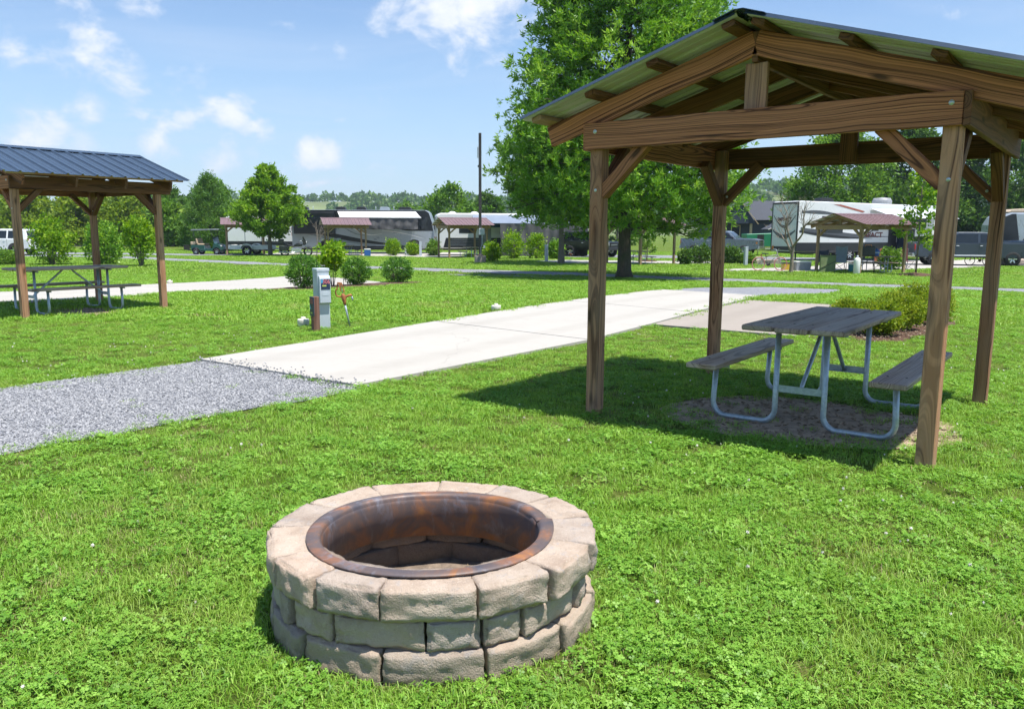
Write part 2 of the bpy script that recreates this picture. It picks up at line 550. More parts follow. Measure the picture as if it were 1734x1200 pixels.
def leafy(name, cols, trans=0.35, rough=0.5, patch=None, inst=True):
    """cols: dark, mid, light; random per instance or per leaf (tint attribute)"""
    m, nt, b = new_mat(name)
    out = nt.nodes['Material Output']
    if inst:
        r_ = nd(nt, 'ShaderNodeObjectInfo').outputs['Random']
        at = nd(nt, 'ShaderNodeAttribute', attribute_name='tint').outputs['Fac']
        r_ = math_(nt, 'MULTIPLY_ADD', r_, 0.45, math_(nt, 'MULTIPLY', at, 0.55))
    else:
        r_ = nd(nt, 'ShaderNodeAttribute', attribute_name='tint').outputs['Fac']
    c = ramp(nt, r_, [(0.0, cols[0]), (0.5, cols[1]), (1.0, cols[2])])
    pos = nd(nt, 'ShaderNodeNewGeometry').outputs['Position']
    if patch:
        n = noise_(nt, pos, patch[1], 4, 0.6)
        c = mixc(nt, nd(nt, 'ShaderNodeMapRange', {0: n, 1: 0.50, 2: 0.72, 3: 0.0, 4: patch[2]}).outputs[0], c, patch[0])
    setin(nt, b, 'Base Color', c)
    b.inputs['Roughness'].default_value = rough
    b.inputs['Specular IOR Level'].default_value = 0.25
    tr = nd(nt, 'ShaderNodeBsdfTranslucent', {'Color': mixc(nt, 1.0, c, (1.25, 1.25, 0.55), 'MULTIPLY')})
    mx = nd(nt, 'ShaderNodeMixShader', {0: trans, 1: b.outputs[0], 2: tr.outputs[0]})
    nt.links.new(mx.outputs[0], out.inputs[0])
    return m
M['grass'] = leafy('grass_blade', ((0.120, 0.251, 0.026), (0.240, 0.428, 0.048), (0.416, 0.611, 0.134)), 0.34, 0.5, ((0.34, 0.36, 0.11), 0.9, 0.45))
M['clover'] = leafy('clover_leaf', ((0.097, 0.237, 0.028), (0.182, 0.377, 0.044), (0.352, 0.583, 0.110)), 0.32, 0.45, ((0.25, 0.37, 0.06), 1.3, 0.5))
M['drygrass'] = leafy('dry_grass', ((0.192, 0.180, 0.072), (0.324, 0.288, 0.132), (0.456, 0.408, 0.216)), 0.2, 0.6)
M['coarse'] = leafy('coarse_grass', ((0.111, 0.221, 0.046), (0.182, 0.325, 0.072), (0.273, 0.403, 0.117)), 0.3, 0.45)
M['petal'] = simple('clover_petal', (0.80, 0.76, 0.70), 0.7, 0, 0.1, 20)
M['oak'] = leafy('oak_leaf', ((0.050, 0.145, 0.018), (0.145, 0.320, 0.030), (0.400, 0.600, 0.080)), 0.32, 0.40, None, False)
M['maple'] = leafy('maple_leaf', ((0.075, 0.185, 0.014), (0.175, 0.340, 0.024), (0.370, 0.520, 0.055)), 0.42, 0.45, None, False)
M['shrub'] = leafy('glossy_shrub_leaf', ((0.034, 0.108, 0.017), (0.084, 0.222, 0.031), (0.192, 0.372, 0.054)), 0.28, 0.35, None, False)
M['lime'] = leafy('bright_bush_leaf', ((0.090, 0.210, 0.008), (0.200, 0.370, 0.016), (0.360, 0.500, 0.040)), 0.42, 0.45, None, False)
M['spirea'] = leafy('spirea_leaf', ((0.100, 0.170, 0.014), (0.220, 0.320, 0.024), (0.380, 0.420, 0.045)), 0.38, 0.5, None, False)
M['wild'] = leafy('yellow_green_leaf', ((0.090, 0.170, 0.018), (0.190, 0.290, 0.026), (0.340, 0.420, 0.050)), 0.40, 0.5, None, False)
M['dkleaf'] = leafy('dark_tree_leaf', ((0.035, 0.095, 0.018), (0.075, 0.165, 0.028), (0.150, 0.260, 0.045)), 0.33, 0.5, None, False)
M['midleaf'] = leafy('mid_tree_leaf', ((0.057, 0.149, 0.021), (0.132, 0.265, 0.032), (0.253, 0.402, 0.057)), 0.36, 0.5, None, False)
M['needle'] = leafy('soft_needle', ((0.045, 0.130, 0.026), (0.095, 0.210, 0.036), (0.180, 0.310, 0.055)), 0.34, 0.5, None, False)

def bark(name, c0, c1, moss=0.0):
    m, nt, b = new_mat(name)
    v = ocoord(nt)
    n = noise_(nt, vmath(nt, 'MULTIPLY', v, (9, 9, 1.6)), 2.2, 6, 0.7, 0.4)
    c = ramp(nt, n, [(0.3, c0), (0.7, c1)])
    if moss:
        c = mixc(nt, nd(nt, 'ShaderNodeMapRange', {0: noise_(nt, v, 2.0, 4), 1: 0.4, 2: 0.7, 3: 0.0, 4: moss}).outputs[0], c, (0.05, 0.075, 0.02))
    setin(nt, b, 'Base Color', c)
    b.inputs['Roughness'].default_value = 0.95
    bump(nt, b, n, 0.9, 0.04)
    return m
M['bark'] = bark('oak_bark', (0.045, 0.034, 0.024), (0.13, 0.105, 0.08), 0.6)
M['bark_grey'] = bark('grey_bark', (0.10, 0.085, 0.07), (0.24, 0.205, 0.17))
M['mulch'] = simple('bark_mulch', (0.085, 0.042, 0.024), 0.95, 0, 0.6, 45, 1.0)
M['dirt'] = simple('bare_dirt', (0.31, 0.235, 0.165), 0.95, 0, 0.40, 14, 1.0)
# ================================================================ SETTING: ground, pads, roads
def ground_sheet():
    xs = np.concatenate([np.linspace(-1600, -100, 12), np.linspace(-80, 80, 33), np.linspace(100, 1600, 12)])
    ys = np.concatenate([np.array([-60, -20, -5]), np.arange(0, 61, 1.0), np.array([70, 90, 120, 200, 400, 800, 1600, 2600])])
    X, Y = np.meshgrid(xs, ys)
    V = np.stack([X, Y, tzv(Y)], -1).reshape(-1, 3)
    n = len(xs)
    F = [(r * n + c, r * n + c + 1, (r + 1) * n + c + 1, (r + 1) * n + c) for r in range(len(ys) - 1) for c in range(n - 1)]
    me = bpy.data.meshes.new('ground')
    me.from_pydata(V.tolist(), [], F)
    o = obj('ground', me, None, M['ground'])
    tag(o, kind='structure')
    return o
ground_sheet()

NOGRASS = []
def overlay(name, poly, mat, off, thick=0.0, label=None, cat=None, kind='structure', wob=0.0, nograss=True, seed=0):
    """a sheet (or slab with real edges) following the terrain"""
    if wob:
        P = []
        n = len(poly)
        for i in range(n):
            a = Vector(poly[i]); b_ = Vector(poly[(i + 1) % n])
            k = max(1, int((b_ - a).length / 0.35)) if (b_ - a).length < 60 else 40
            for j in range(k):
                p = a.lerp(b_, j / k)
                d = Vector((noise.noise((p.x * 1.9, p.y * 1.9, seed + 3.1)), noise.noise((p.x * 1.9, p.y * 1.9, seed + 9.7))))
                P.append(p + d * wob)
    else:
        P = [Vector(p) for p in poly]
    bm = bmesh.new()
    vs_ = [bm.verts.new((p.x, p.y, 0)) for p in P]
    bm.faces.new(vs_)
    y0 = min(p.y for p in P); y1 = max(p.y for p in P)
    for yy in range(int(math.floor(y0)) + 1, min(int(math.ceil(y1)), 61)):
        bmesh.ops.bisect_plane(bm, geom=bm.verts[:] + bm.edges[:] + bm.faces[:], plane_co=(0, yy, 0), plane_no=(0, 1, 0))
    bmesh.ops.recalc_face_normals(bm, faces=bm.faces)
    for f in bm.faces:
        if f.normal.z < 0:
            f.normal_flip()
    if thick:
        ret = bmesh.ops.extrude_face_region(bm, geom=bm.faces[:])
        top = [g for g in ret['geom'] if isinstance(g, bmesh.types.BMVert)]
        for v in top:
            v.co.z += thick
    for v in bm.verts:
        v.co.z += tz(v.co.y) + off
    bmesh.ops.triangulate(bm, faces=[f for f in bm.faces if len(f.verts) > 4])
    bmesh.ops.recalc_face_normals(bm, faces=bm.faces)
    me = bpy.data.meshes.new(name)
    bm.to_mesh(me); bm.free()
    o = obj(name, me, None, mat)
    tag(o, label, cat, None, kind)
    if nograss:
        NOGRASS.append(np.array([(p[0], p[1]) for p in P]))
    return o

PAD = [(-3.41, 8.64), (-1.42, 7.22), (0.98, 10.32), (2.11, 12.18), (5.73, 18.35), (3.97, 21.27)]
SLAB = [(2.16, 12.20), (5.05, 16.95), (6.58, 15.5), (3.88, 10.89)]
GRAV = [(-3.38, 8.66), (-1.36, 7.18), (-3.28, 4.96), (-7.0, 0.56), (-9.5, 1.2), (-4.62, 7.08)]
overlay('gravel_drive', GRAV, M['gravel'], 0.008, wob=0.14)
def lerp2(p, q, t_):
    return (p[0] + (q[0] - p[0]) * t_, p[1] + (q[1] - p[1]) * t_)
PL0, PL1 = (-3.41, 8.64), (3.97, 21.27)
def pad_right(t_):
    P_ = [(-1.42, 7.22), (0.98, 10.32), (2.11, 12.18), (5.73, 18.35)]
    L_ = [math.dist(P_[i], P_[i + 1]) for i in range(3)]
    s_ = t_ * sum(L_)
    for i in range(3):
        if s_ <= L_[i] or i == 2:
            return lerp2(P_[i], P_[i + 1], s_ / L_[i])
        s_ -= L_[i]
cuts = (0.0, 0.30, 0.62, 1.0)
for i in range(3):
    e_ = 0.0010
    u0, u1 = cuts[i] + (e_ if i else 0), cuts[i + 1] - (e_ if i < 2 else 0)
    mids = [pad_right(u0 + (u1 - u0) * k / 6) for k in range(7)]
    overlay('concrete_pad', [lerp2(PL0, PL1, u0)] + mids + [lerp2(PL0, PL1, u1)], M['pad'], -0.05, 0.085, nograss=False)
NOGRASS.append(np.array(PAD))
overlay('patio_slab', SLAB, M['slab'], -0.05, 0.078)
overlay('gravel_apron', [(3.9, 21.1), (5.0, 23.0), (7.7, 24.1), (9.3, 22.2), (8.4, 20.3), (6.9, 18.9), (5.65, 18.3)], M['gravel'], 0.008, wob=0.35)
overlay('neighbour_pad', [(-14.4, 14.3), (-12.0, 18.6), (-10.2, 25.6), (-9.16, 32.9), (-6.6, 31.0), (-4.0, 26.2), (-5.35, 20.4), (-7.6, 19.5), (-8.5, 17.0), (-9.85, 15.3), (-12.2, 11.3)], M['pad'], -0.05, 0.075)
overlay('gravel_road', [(-60, 66), (-27.8, 57.2), (-22.7, 53.2), (-12.28, 45.6), (-4.47, 41.2), (3.2, 37.2), (8.9, 32.5), (14.84, 23.6), (21, 15.5), (19.5, 13.0), (13.1, 20.4), (7.9, 28.8), (2.95, 34.1), (-4.15, 38.2), (-12.0, 42.8), (-22.4, 50.0), (-28, 54.0), (-60, 61)], M['gravel_far'], 0.010, wob=0.25)
overlay('gravel_lay_by', [(-2.9, 35.6), (2.9, 33.6), (3.4, 32.8), (0.5, 33.3), (-2.6, 34.6)], M['gravel_far'], 0.006, wob=0.25)
overlay('far_gravel_track', [(-90, 86), (-55, 95), (-28, 104), (-18, 100), (-30, 93), (-55, 84), (-90, 77)], M['gravel_far'], 0.012)
overlay('left_gravel_track', [(-60, 60.8), (-40, 60.6), (-24, 58.6), (-17, 60.6), (-17, 63.0), (-26, 63.0), (-42, 66.5), (-62, 69)], M['gravel_far'], 0.016)
overlay('coach_pad', [(-19.5, 63.0), (-4.6, 57.0), (-3.6, 59.0), (-3.8, 70), (-19.5, 70)], M['pad'], 0.02, nograss=True)
overlay('trailer_pad', [(1.0, 50.4), (4.6, 47.6), (12.4, 47.8), (13.4, 51.6), (9, 52.2), (3.0, 53.2)], M['pad'], 0.02)
overlay('camper_pad', [(10.2, 39.6), (11.0, 41.4), (16, 44.0), (21.0, 50.6), (33, 57.5), (36, 54), (25.5, 44.5), (20.0, 41.6), (14.2, 39.2)], M['pad'], 0.02)
overlay('campground_road', [(3.5, 58.5), (14.5, 57.0), (20, 53.2), (30, 46.6), (46, 41.0), (60, 38), (60, 45), (46, 48), (34, 52.5), (22, 60.5), (14, 64), (3.5, 65.5)], M['gravel_far'], 0.013)
overlay('far_field_road', [(20, 92), (60, 84), (60, 86), (20, 95)], M['gravel_far'], 0.015)

def blob(cx, cy, rx, ry, rot=0.0, n=26, seed=1):
    c, s = math.cos(rot), math.sin(rot)
    P = []
    for k in range(n):
        a = 2 * PI * k / n
        q = 1 + 0.22 * noise.noise((math.cos(a) * 1.7, math.sin(a) * 1.7, seed * 5.3))
        x, y = rx * q * math.cos(a), ry * q * math.sin(a)
        P.append((cx + x * c - y * s, cy + x * s + y * c))
    return P

YAW = -0.6504
PAV1 = (2.3222, 6.4639)
PAV2 = (-7.9965, 14.2955)
TAB1 = (2.4856, 6.2639)
TAB2 = (-7.83, 14.10)
overlay('bare_ground', blob(2.28, 6.05, 1.08, 0.82, YAW + 0.15, seed=3), M['dirt'], 0.006, nograss=False)
overlay('bare_ground', blob(-7.6, 13.9, 0.9, 0.65, YAW, seed=8), M['dirt'], 0.006, nograss=False)
overlay('mulch_bed', [(-6.3, 20.3), (-5.6, 19.7), (-4.9, 20.6), (-4.1, 22.5), (-3.3, 25.0), (-2.7, 26.6), (-3.2, 27.3), (-4.4, 25.6), (-5.4, 23.0), (-6.0, 21.6)], M['mulch'], 0.034, wob=0.12)
overlay('mulch_bed', [(4.6, 10.6), (5.2, 10.5), (6.0, 11.4), (6.9, 12.4), (7.6, 13.5), (7.3, 14.0), (6.3, 13.3), (5.3, 12.3), (4.7, 11.5)], M['mulch'], 0.010, wob=0.15)
DIRT = [(2.28, 6.05, 1.08, 0.82, YAW + 0.15), (-7.6, 13.9, 0.9, 0.65, YAW)]

# ================================================================ scattered stuff (geometry nodes)
TEMPL = bpy.data.collections.new('scatter_templates')
def gn_scatter(name, pts, rot, scl, idx, templates, label, cat):
    col = bpy.data.collections.new(name + '_templates')
    for i, t in enumerate(templates):
        o = bpy.data.objects.new('%s_%02d' % (name, i), t)
        col.objects.link(o)
    n = len(pts)
    me = bpy.data.meshes.new(name)
    me.vertices.add(n)
    me.vertices.foreach_set('co', np.asarray(pts, dtype=np.float32).ravel())
    a = me.attributes.new('rot', 'FLOAT_VECTOR', 'POINT'); a.data.foreach_set('vector', np.asarray(rot, dtype=np.float32).ravel())
    a = me.attributes.new('scl', 'FLOAT', 'POINT'); a.data.foreach_set('value', np.asarray(scl, dtype=np.float32))
    a = me.attributes.new('idx', 'INT', 'POINT'); a.data.foreach_set('value', np.asarray(idx, dtype=np.int32))
    g = bpy.data.node_groups.new(name + '_scatter', 'GeometryNodeTree')
    g.interface.new_socket('Geometry', in_out='INPUT', socket_type='NodeSocketGeometry')
    g.interface.new_socket('Geometry', in_out='OUTPUT', socket_type='NodeSocketGeometry')
    gi = g.nodes.new('NodeGroupInput'); go = g.nodes.new('NodeGroupOutput')
    ci = g.nodes.new('GeometryNodeCollectionInfo')
    ci.inputs['Collection'].default_value = col
    ci.inputs['Separate Children'].default_value = True
    ci.inputs['Reset Children'].default_value = True
    iop = g.nodes.new('GeometryNodeInstanceOnPoints')
    iop.inputs['Pick Instance'].default_value = True
    def attr(nm, ty):
        q = g.nodes.new('GeometryNodeInputNamedAttribute'); q.data_type = ty
        q.inputs['Name'].default_value = nm
        return [s for s in q.outputs if s.enabled and s.name == 'Attribute'][0]
    e2r = g.nodes.new('FunctionNodeEulerToRotation')
    L = g.links.new
    L(gi.outputs[0], iop.inputs['Points'])
    L(ci.outputs[0], iop.inputs['Instance'])
    L(attr('idx', 'INT'), iop.inputs['Instance Index'])
    L(attr('rot', 'FLOAT_VECTOR'), e2r.inputs[0])
    L(e2r.outputs[0], iop.inputs['Rotation'])
    L(attr('scl', 'FLOAT'), iop.inputs['Scale'])
    L(iop.outputs[0], go.inputs[0])
    o = obj(name, me)
    md = o.modifiers.new('scatter', 'NODES')
    md.node_group = g
    tag(o, label, cat, None, 'stuff')
    return o

def raw_mesh(name, V, faces_n, F, mat, tint=None, smooth=False):
    """V (n,3); F flat loop indices; faces_n corners per face"""
    me = bpy.data.meshes.new(name)
    V = np.asarray(V, dtype=np.float32); F = np.asarray(F, dtype=np.int32).ravel()
    nf = len(F) // faces_n
    me.vertices.add(len(V)); me.vertices.foreach_set('co', V.ravel())
    me.loops.add(len(F)); me.loops.foreach_set('vertex_index', F)
    me.polygons.add(nf)
    me.polygons.foreach_set('loop_start', np.arange(nf, dtype=np.int32) * faces_n)
    if smooth:
        me.polygons.foreach_set('use_smooth', np.ones(nf, dtype=bool))
    me.materials.append(mat)
    if tint is not None:
        a = me.attributes.new('tint', 'FLOAT', 'POINT')
        a.data.foreach_set('value', np.asarray(tint, dtype=np.float32))
    me.update(calc_edges=True)
    return me

def blade_mesh(name, n, rad, hmin, hmax, wid, lean, mat, seed):
    g = np.random.default_rng(seed)
    V = []; F = []; T = []
    for i in range(n):
        a = g.uniform(0, 2 * PI); r = rad * math.sqrt(g.uniform(0, 1))
        x, y = r * math.cos(a), r * math.sin(a)
        h = g.uniform(hmin, hmax); th = g.uniform(0, 2 * PI); le = g.uniform(0.15, 1.0) * lean * h
        dx, dy = math.cos(th), math.sin(th)
        wx, wy = -dy * wid * g.uniform(0.7, 1.3) / 2, dx * wid / 2
        o = len(V)
        for (t, k, lz) in ((0, 1.0, 0), (0.5, 0.85, 0.55), (1.0, 0.12, 1.0 - 0.25 * le / max(h, 1e-4))):
            cx, cy, cz = x + dx * le * t * t, y + dy * le * t * t, h * lz
            V.append((cx - wx * k, cy - wy * k, cz)); V.append((cx + wx * k, cy + wy * k, cz))
        t_ = g.uniform(0, 1)
        T += [t_] * 6
        F += [(o, o + 1, o + 3, o + 2), (o + 2, o + 3, o + 5, o + 4)]
    return raw_mesh(name, V, 4, F, mat, T)

def clover_mesh(name, n, rad, hmin, hmax, size, mat, seed):
    g = np.random.default_rng(seed)
    V = []; F = []; T = []
    for i in range(n):
        a = g.uniform(0, 2 * PI); r = rad * math.sqrt(g.uniform(0, 1))
        c = Vector((r * math.cos(a), r * math.sin(a), g.uniform(hmin, hmax)))
        tilt = Vector((g.normal(0, 0.35), g.normal(0, 0.35), 1)).normalized()
        u = tilt.orthogonal().normalized(); b_ = tilt.cross(u)
        ph = g.uniform(0, 2 * PI); s = size * g.uniform(0.7, 1.25); t_ = g.uniform(0, 1)
        for k in range(3):
            th = ph + k * 2 * PI / 3
            d = u * math.cos(th) + b_ * math.sin(th); e = tilt.cross(d)
            up = tilt * s * 0.18
            o = len(V)
            V += [tuple(c), tuple(c + d * s * 0.55 - e * s * 0.42 + up), tuple(c + d * s * 1.0 - up * 0.2), tuple(c + d * s * 0.55 + e * s * 0.42 + up)]
            T += [t_] * 4
            F.append((o, o + 1, o + 2, o + 3))
    return raw_mesh(name, V, 4, F, mat, T)

def inpoly(P, poly):
    x, y = P[:, 0], P[:, 1]
    ins = np.zeros(len(P), bool)
    n = len(poly)
    for i in range(n):
        x0, y0 = poly[i]; x1, y1 = poly[(i + 1) % n]
        c = ((y0 > y) != (y1 > y))
        with np.errstate(divide='ignore', invalid='ignore'):
            xx = (x1 - x0) * (y - y0) / (y1 - y0) + x0
        ins ^= c & (x < xx)
    return ins

PIT = (-0.30, 2.905)
def lawn_points(d0, d1, dens, g, margin=0.06):
    """points on open lawn in a fan in front of the fire pit, between two distances"""
    half = 0.80
    n = int(dens * half * 2 * (d1 * d1 - d0 * d0) / 2)
    y = np.sqrt(g.uniform(d0 * d0, d1 * d1, n))
    x = g.uniform(-half, half, n) * y + g.normal(0, 0.2, n)
    P = np.stack([x, y], 1)
    keep = np.ones(n, bool)
    Q = P + g.normal(0, 0.045, P.shape)
    for poly in NOGRASS:
        mn, mx = poly.min(0), poly.max(0)
        m = (P[:, 0] > mn[0]) & (P[:, 0] < mx[0]) & (P[:, 1] > mn[1]) & (P[:, 1] < mx[1])
        if m.any():
            idx = np.where(m)[0]
            keep[idx[inpoly(Q[idx], poly)]] = False
    r = np.hypot(P[:, 0] - PIT[0], (P[:, 1] - PIT[1]) / 0.92)
    keep &= r > 0.645
    for (cx, cy, rx, ry, ro) in DIRT:
        c, s = math.cos(-ro), math.sin(-ro)
        u = (P[:, 0] - cx) * c - (P[:, 1] - cy) * s; v = (P[:, 0] - cx) * s + (P[:, 1] - cy) * c
        q = np.hypot(u / rx, v / ry)
        keep &= ~((q < 1.0) & (g.uniform(0, 1, n) > np.clip((q - 0.6) * 1.5, 0.05, 1)))
    return P[keep]

def build_lawn():
    g = np.random.default_rng(11)
    near = [blade_mesh('t0', 50, 0.085, 0.020, 0.048, 0.0038, 1.1, M['grass'], 1),
            blade_mesh('t1', 44, 0.09, 0.022, 0.056, 0.0040, 1.3, M['grass'], 2),
            clover_mesh('t2', 44, 0.09, 0.014, 0.040, 0.0115, M['clover'], 3),
            clover_mesh('t3', 36, 0.10, 0.012, 0.044, 0.0130, M['clover'], 4),
            blade_mesh('t4', 22, 0.09, 0.008, 0.035, 0.0032, 1.6, M['drygrass'], 5),
            blade_mesh('t5', 10, 0.07, 0.035, 0.07, 0.007, 1.1, M['coarse'], 6)]
    far = [blade_mesh('f0', 60, 0.20, 0.035, 0.075, 0.010, 1.0, M['grass'], 7),
           blade_mesh('f1', 60, 0.22, 0.035, 0.085, 0.011, 1.2, M['grass'], 8),
           clover_mesh('f2', 44, 0.20, 0.02, 0.05, 0.026, M['clover'], 9),
           blade_mesh('f3', 26, 0.20, 0.02, 0.06, 0.009, 1.3, M['drygrass'], 10)]
    vfar = [blade_mesh('v0', 80, 0.5, 0.04, 0.085, 0.026, 1.2, M['grass'], 12),
            blade_mesh('v1', 80, 0.5, 0.04, 0.09, 0.026, 1.2, M['grass'], 13)]
    PP = []; II = []; SS = []
    for (d0, d1, dens) in ((1.6, 4.2, 400), (4.2, 8.0, 240), (8.0, 13.0, 115)):
        P = lawn_points(d0, d1, dens, g)
        n = len(P)
        cl = np.array([noise.noise((x * 0.9, y * 0.9, 1.7)) + 0.5 * noise.noise((x * 3.1, y * 3.1, 4.7)) for x, y in P])
        dr = np.array([noise.noise((x * 0.7 + 20, y * 0.7, 8.1)) + 0.6 * noise.noise((x * 2.7, y * 2.7, 14.7)) for x, y in P])
        q = g.uniform(0, 1, n)
        idx = np.where(q < 0.5, 0, 1)
        rr = g.uniform(0, 1, n)
        pclov = np.clip(0.36 + cl * 0.35, 0.10, 0.7)
        idx = np.where(rr < pclov, np.where(q < 0.6, 2, 3), idx)
        idx = np.where(g.uniform(0, 1, n) < np.clip(0.10 + (dr - 0.10) * 0.6, 0.07, 0.5), 4, idx)
        idx = np.where(g.uniform(0, 1, n) < 0.012, 5, idx)
        PP.append(P); II.append(idx); SS.append(g.uniform(0.65, 1.05, n))
    # uneven longer, drier growth round the fire pit
    n = 330
    a = g.uniform(0, 2 * PI, n); r = 0.645 + np.abs(g.normal(0, 0.055, n))
    PP.append(np.stack([PIT[0] + r * np.cos(a), PIT[1] + 0.90 * r * np.sin(a)], 1)); II.append(g.choice([0, 1, 4, 4, 5, 4, 1], n)); SS.append(g.uniform(0.45, 0.95, n))
    # weeds along the gravel's edges and in the joint by the pad
    for (x0, y0), (x1, y1), n, sp in (((-1.5, 7.1), (-3.4, 4.9), 70, 0.16), ((-3.5, 8.5), (-4.8, 6.9), 70, 0.16), ((-3.4, 8.6), (-1.45, 7.2), 26, 0.05), ((-3.0, 7.6), (-4.0, 5.6), 22, 0.5)):
        u = g.uniform(0, 1, n)
        PP.append(np.stack([x0 + (x1 - x0) * u + g.normal(0, sp, n), y0 + (y1 - y0) * u + g.normal(0, sp, n)], 1)); II.append(g.choice([0, 1, 4, 4], n)); SS.append(g.uniform(0.4, 0.9, n))
    P = np.concatenate(PP); idx = np.concatenate(II); S = np.concatenate(SS)
    pts = np.column_stack([P, tzv(P[:, 1])])
    rot = np.column_stack([g.normal(0, 0.06, len(P)), g.normal(0, 0.06, len(P)), g.uniform(0, 2 * PI, len(P))])
    gn_scatter('grass', pts, rot, S, idx, near, 'short green lawn grass and clover around the fire pit', 'grass')
    PP = []; II = []
    for (d0, d1, dens) in ((12.5, 22, 34), (22, 34, 16)):
        P = lawn_points(d0, d1, dens, g)
        n = len(P)
        q = g.uniform(0, 1, n)
        dr = np.array([noise.noise((x * 0.5 + 20, y * 0.5, 8.1)) for x, y in P])
        idx = np.where(q < 0.42, 0, np.where(q < 0.78, 1, 2))
        idx = np.where(g.uniform(0, 1, n) < np.clip(0.04 + (dr - 0.15) * 0.8, 0.02, 0.4), 3, idx)
        PP.append(P); II.append(idx)
    P = np.concatenate(PP); idx = np.concatenate(II)
    pts = np.column_stack([P, tzv(P[:, 1])])
    rot = np.column_stack([np.zeros(len(P)), np.zeros(len(P)), g.uniform(0, 2 * PI, len(P))])
    gn_scatter('lawn_grass', pts, rot, g.uniform(0.8, 1.25, len(P)), idx, far, 'mown lawn grass between the pads further back', 'grass')
    P = lawn_points(34, 75, 3.2, g)
    pts = np.column_stack([P, tzv(P[:, 1])])
    rot = np.column_stack([np.zeros(len(P)), np.zeros(len(P)), g.uniform(0, 2 * PI, len(P))])
    gn_scatter('distant_lawn_grass', pts, rot, g.uniform(0.8, 1.2, len(P)), g.integers(0, 2, len(P)), vfar, 'distant mown grass between the campers', 'grass')
    # white clover heads
    mb = MB()
    for k in range(14):
        a = k * 2.4; z = 1 - 2 * (k + 0.5) / 14
        rr = math.sqrt(1 - z * z)
        d = Vector((rr * math.cos(a), rr * math.sin(a), z))
        u = d.orthogonal().normalized() * 0.0035; v_ = d.cross(u)
        c = Vector((0, 0, 0.058))
        mb.add([c + u, c + v_ + d * 0.004, c + d * 0.0115, c - v_ + d * 0.004], [(0, 1, 2, 3)])
        mb.add([c - u, c + v_ + d * 0.003, c + d * 0.0105], [(0, 1, 2)])
    fl = mb.mesh('clover_head', [M['petal']], fix=False)
    P = lawn_points(1.7, 11.0, 9, g)
    m = np.array([noise.noise((x * 0.8, y * 0.8, 31.7)) for x, y in P]) + g.uniform(-0.3, 0.3, len(P)) > 0.08
    P = P[m]
    rot = np.column_stack([g.normal(0, 0.25, len(P)), g.normal(0, 0.25, len(P)), g.uniform(0, 2 * PI, len(P))])
    gn_scatter('clover_flowers', np.column_stack([P, tzv(P[:, 1])]), rot, g.uniform(0.5, 0.95, len(P)), np.zeros(len(P)), [fl], 'small white clover flowers dotted through the lawn', 'flowers')

def chip_mesh(name, size, flat, mat, seed):
    bm = bmesh.new()
    bmesh.ops.create_icosphere(bm, subdivisions=1, radius=size)
    g = random.Random(seed)
    for v in bm.verts:
        k = g.uniform(0.65, 1.2)
        v.co = Vector((v.co.x * k, v.co.y * k * 0.8, v.co.z * k * flat))
    me = bpy.data.meshes.new(name)
    bm.to_mesh(me); bm.free()
    me.materials.append(mat)
    return me

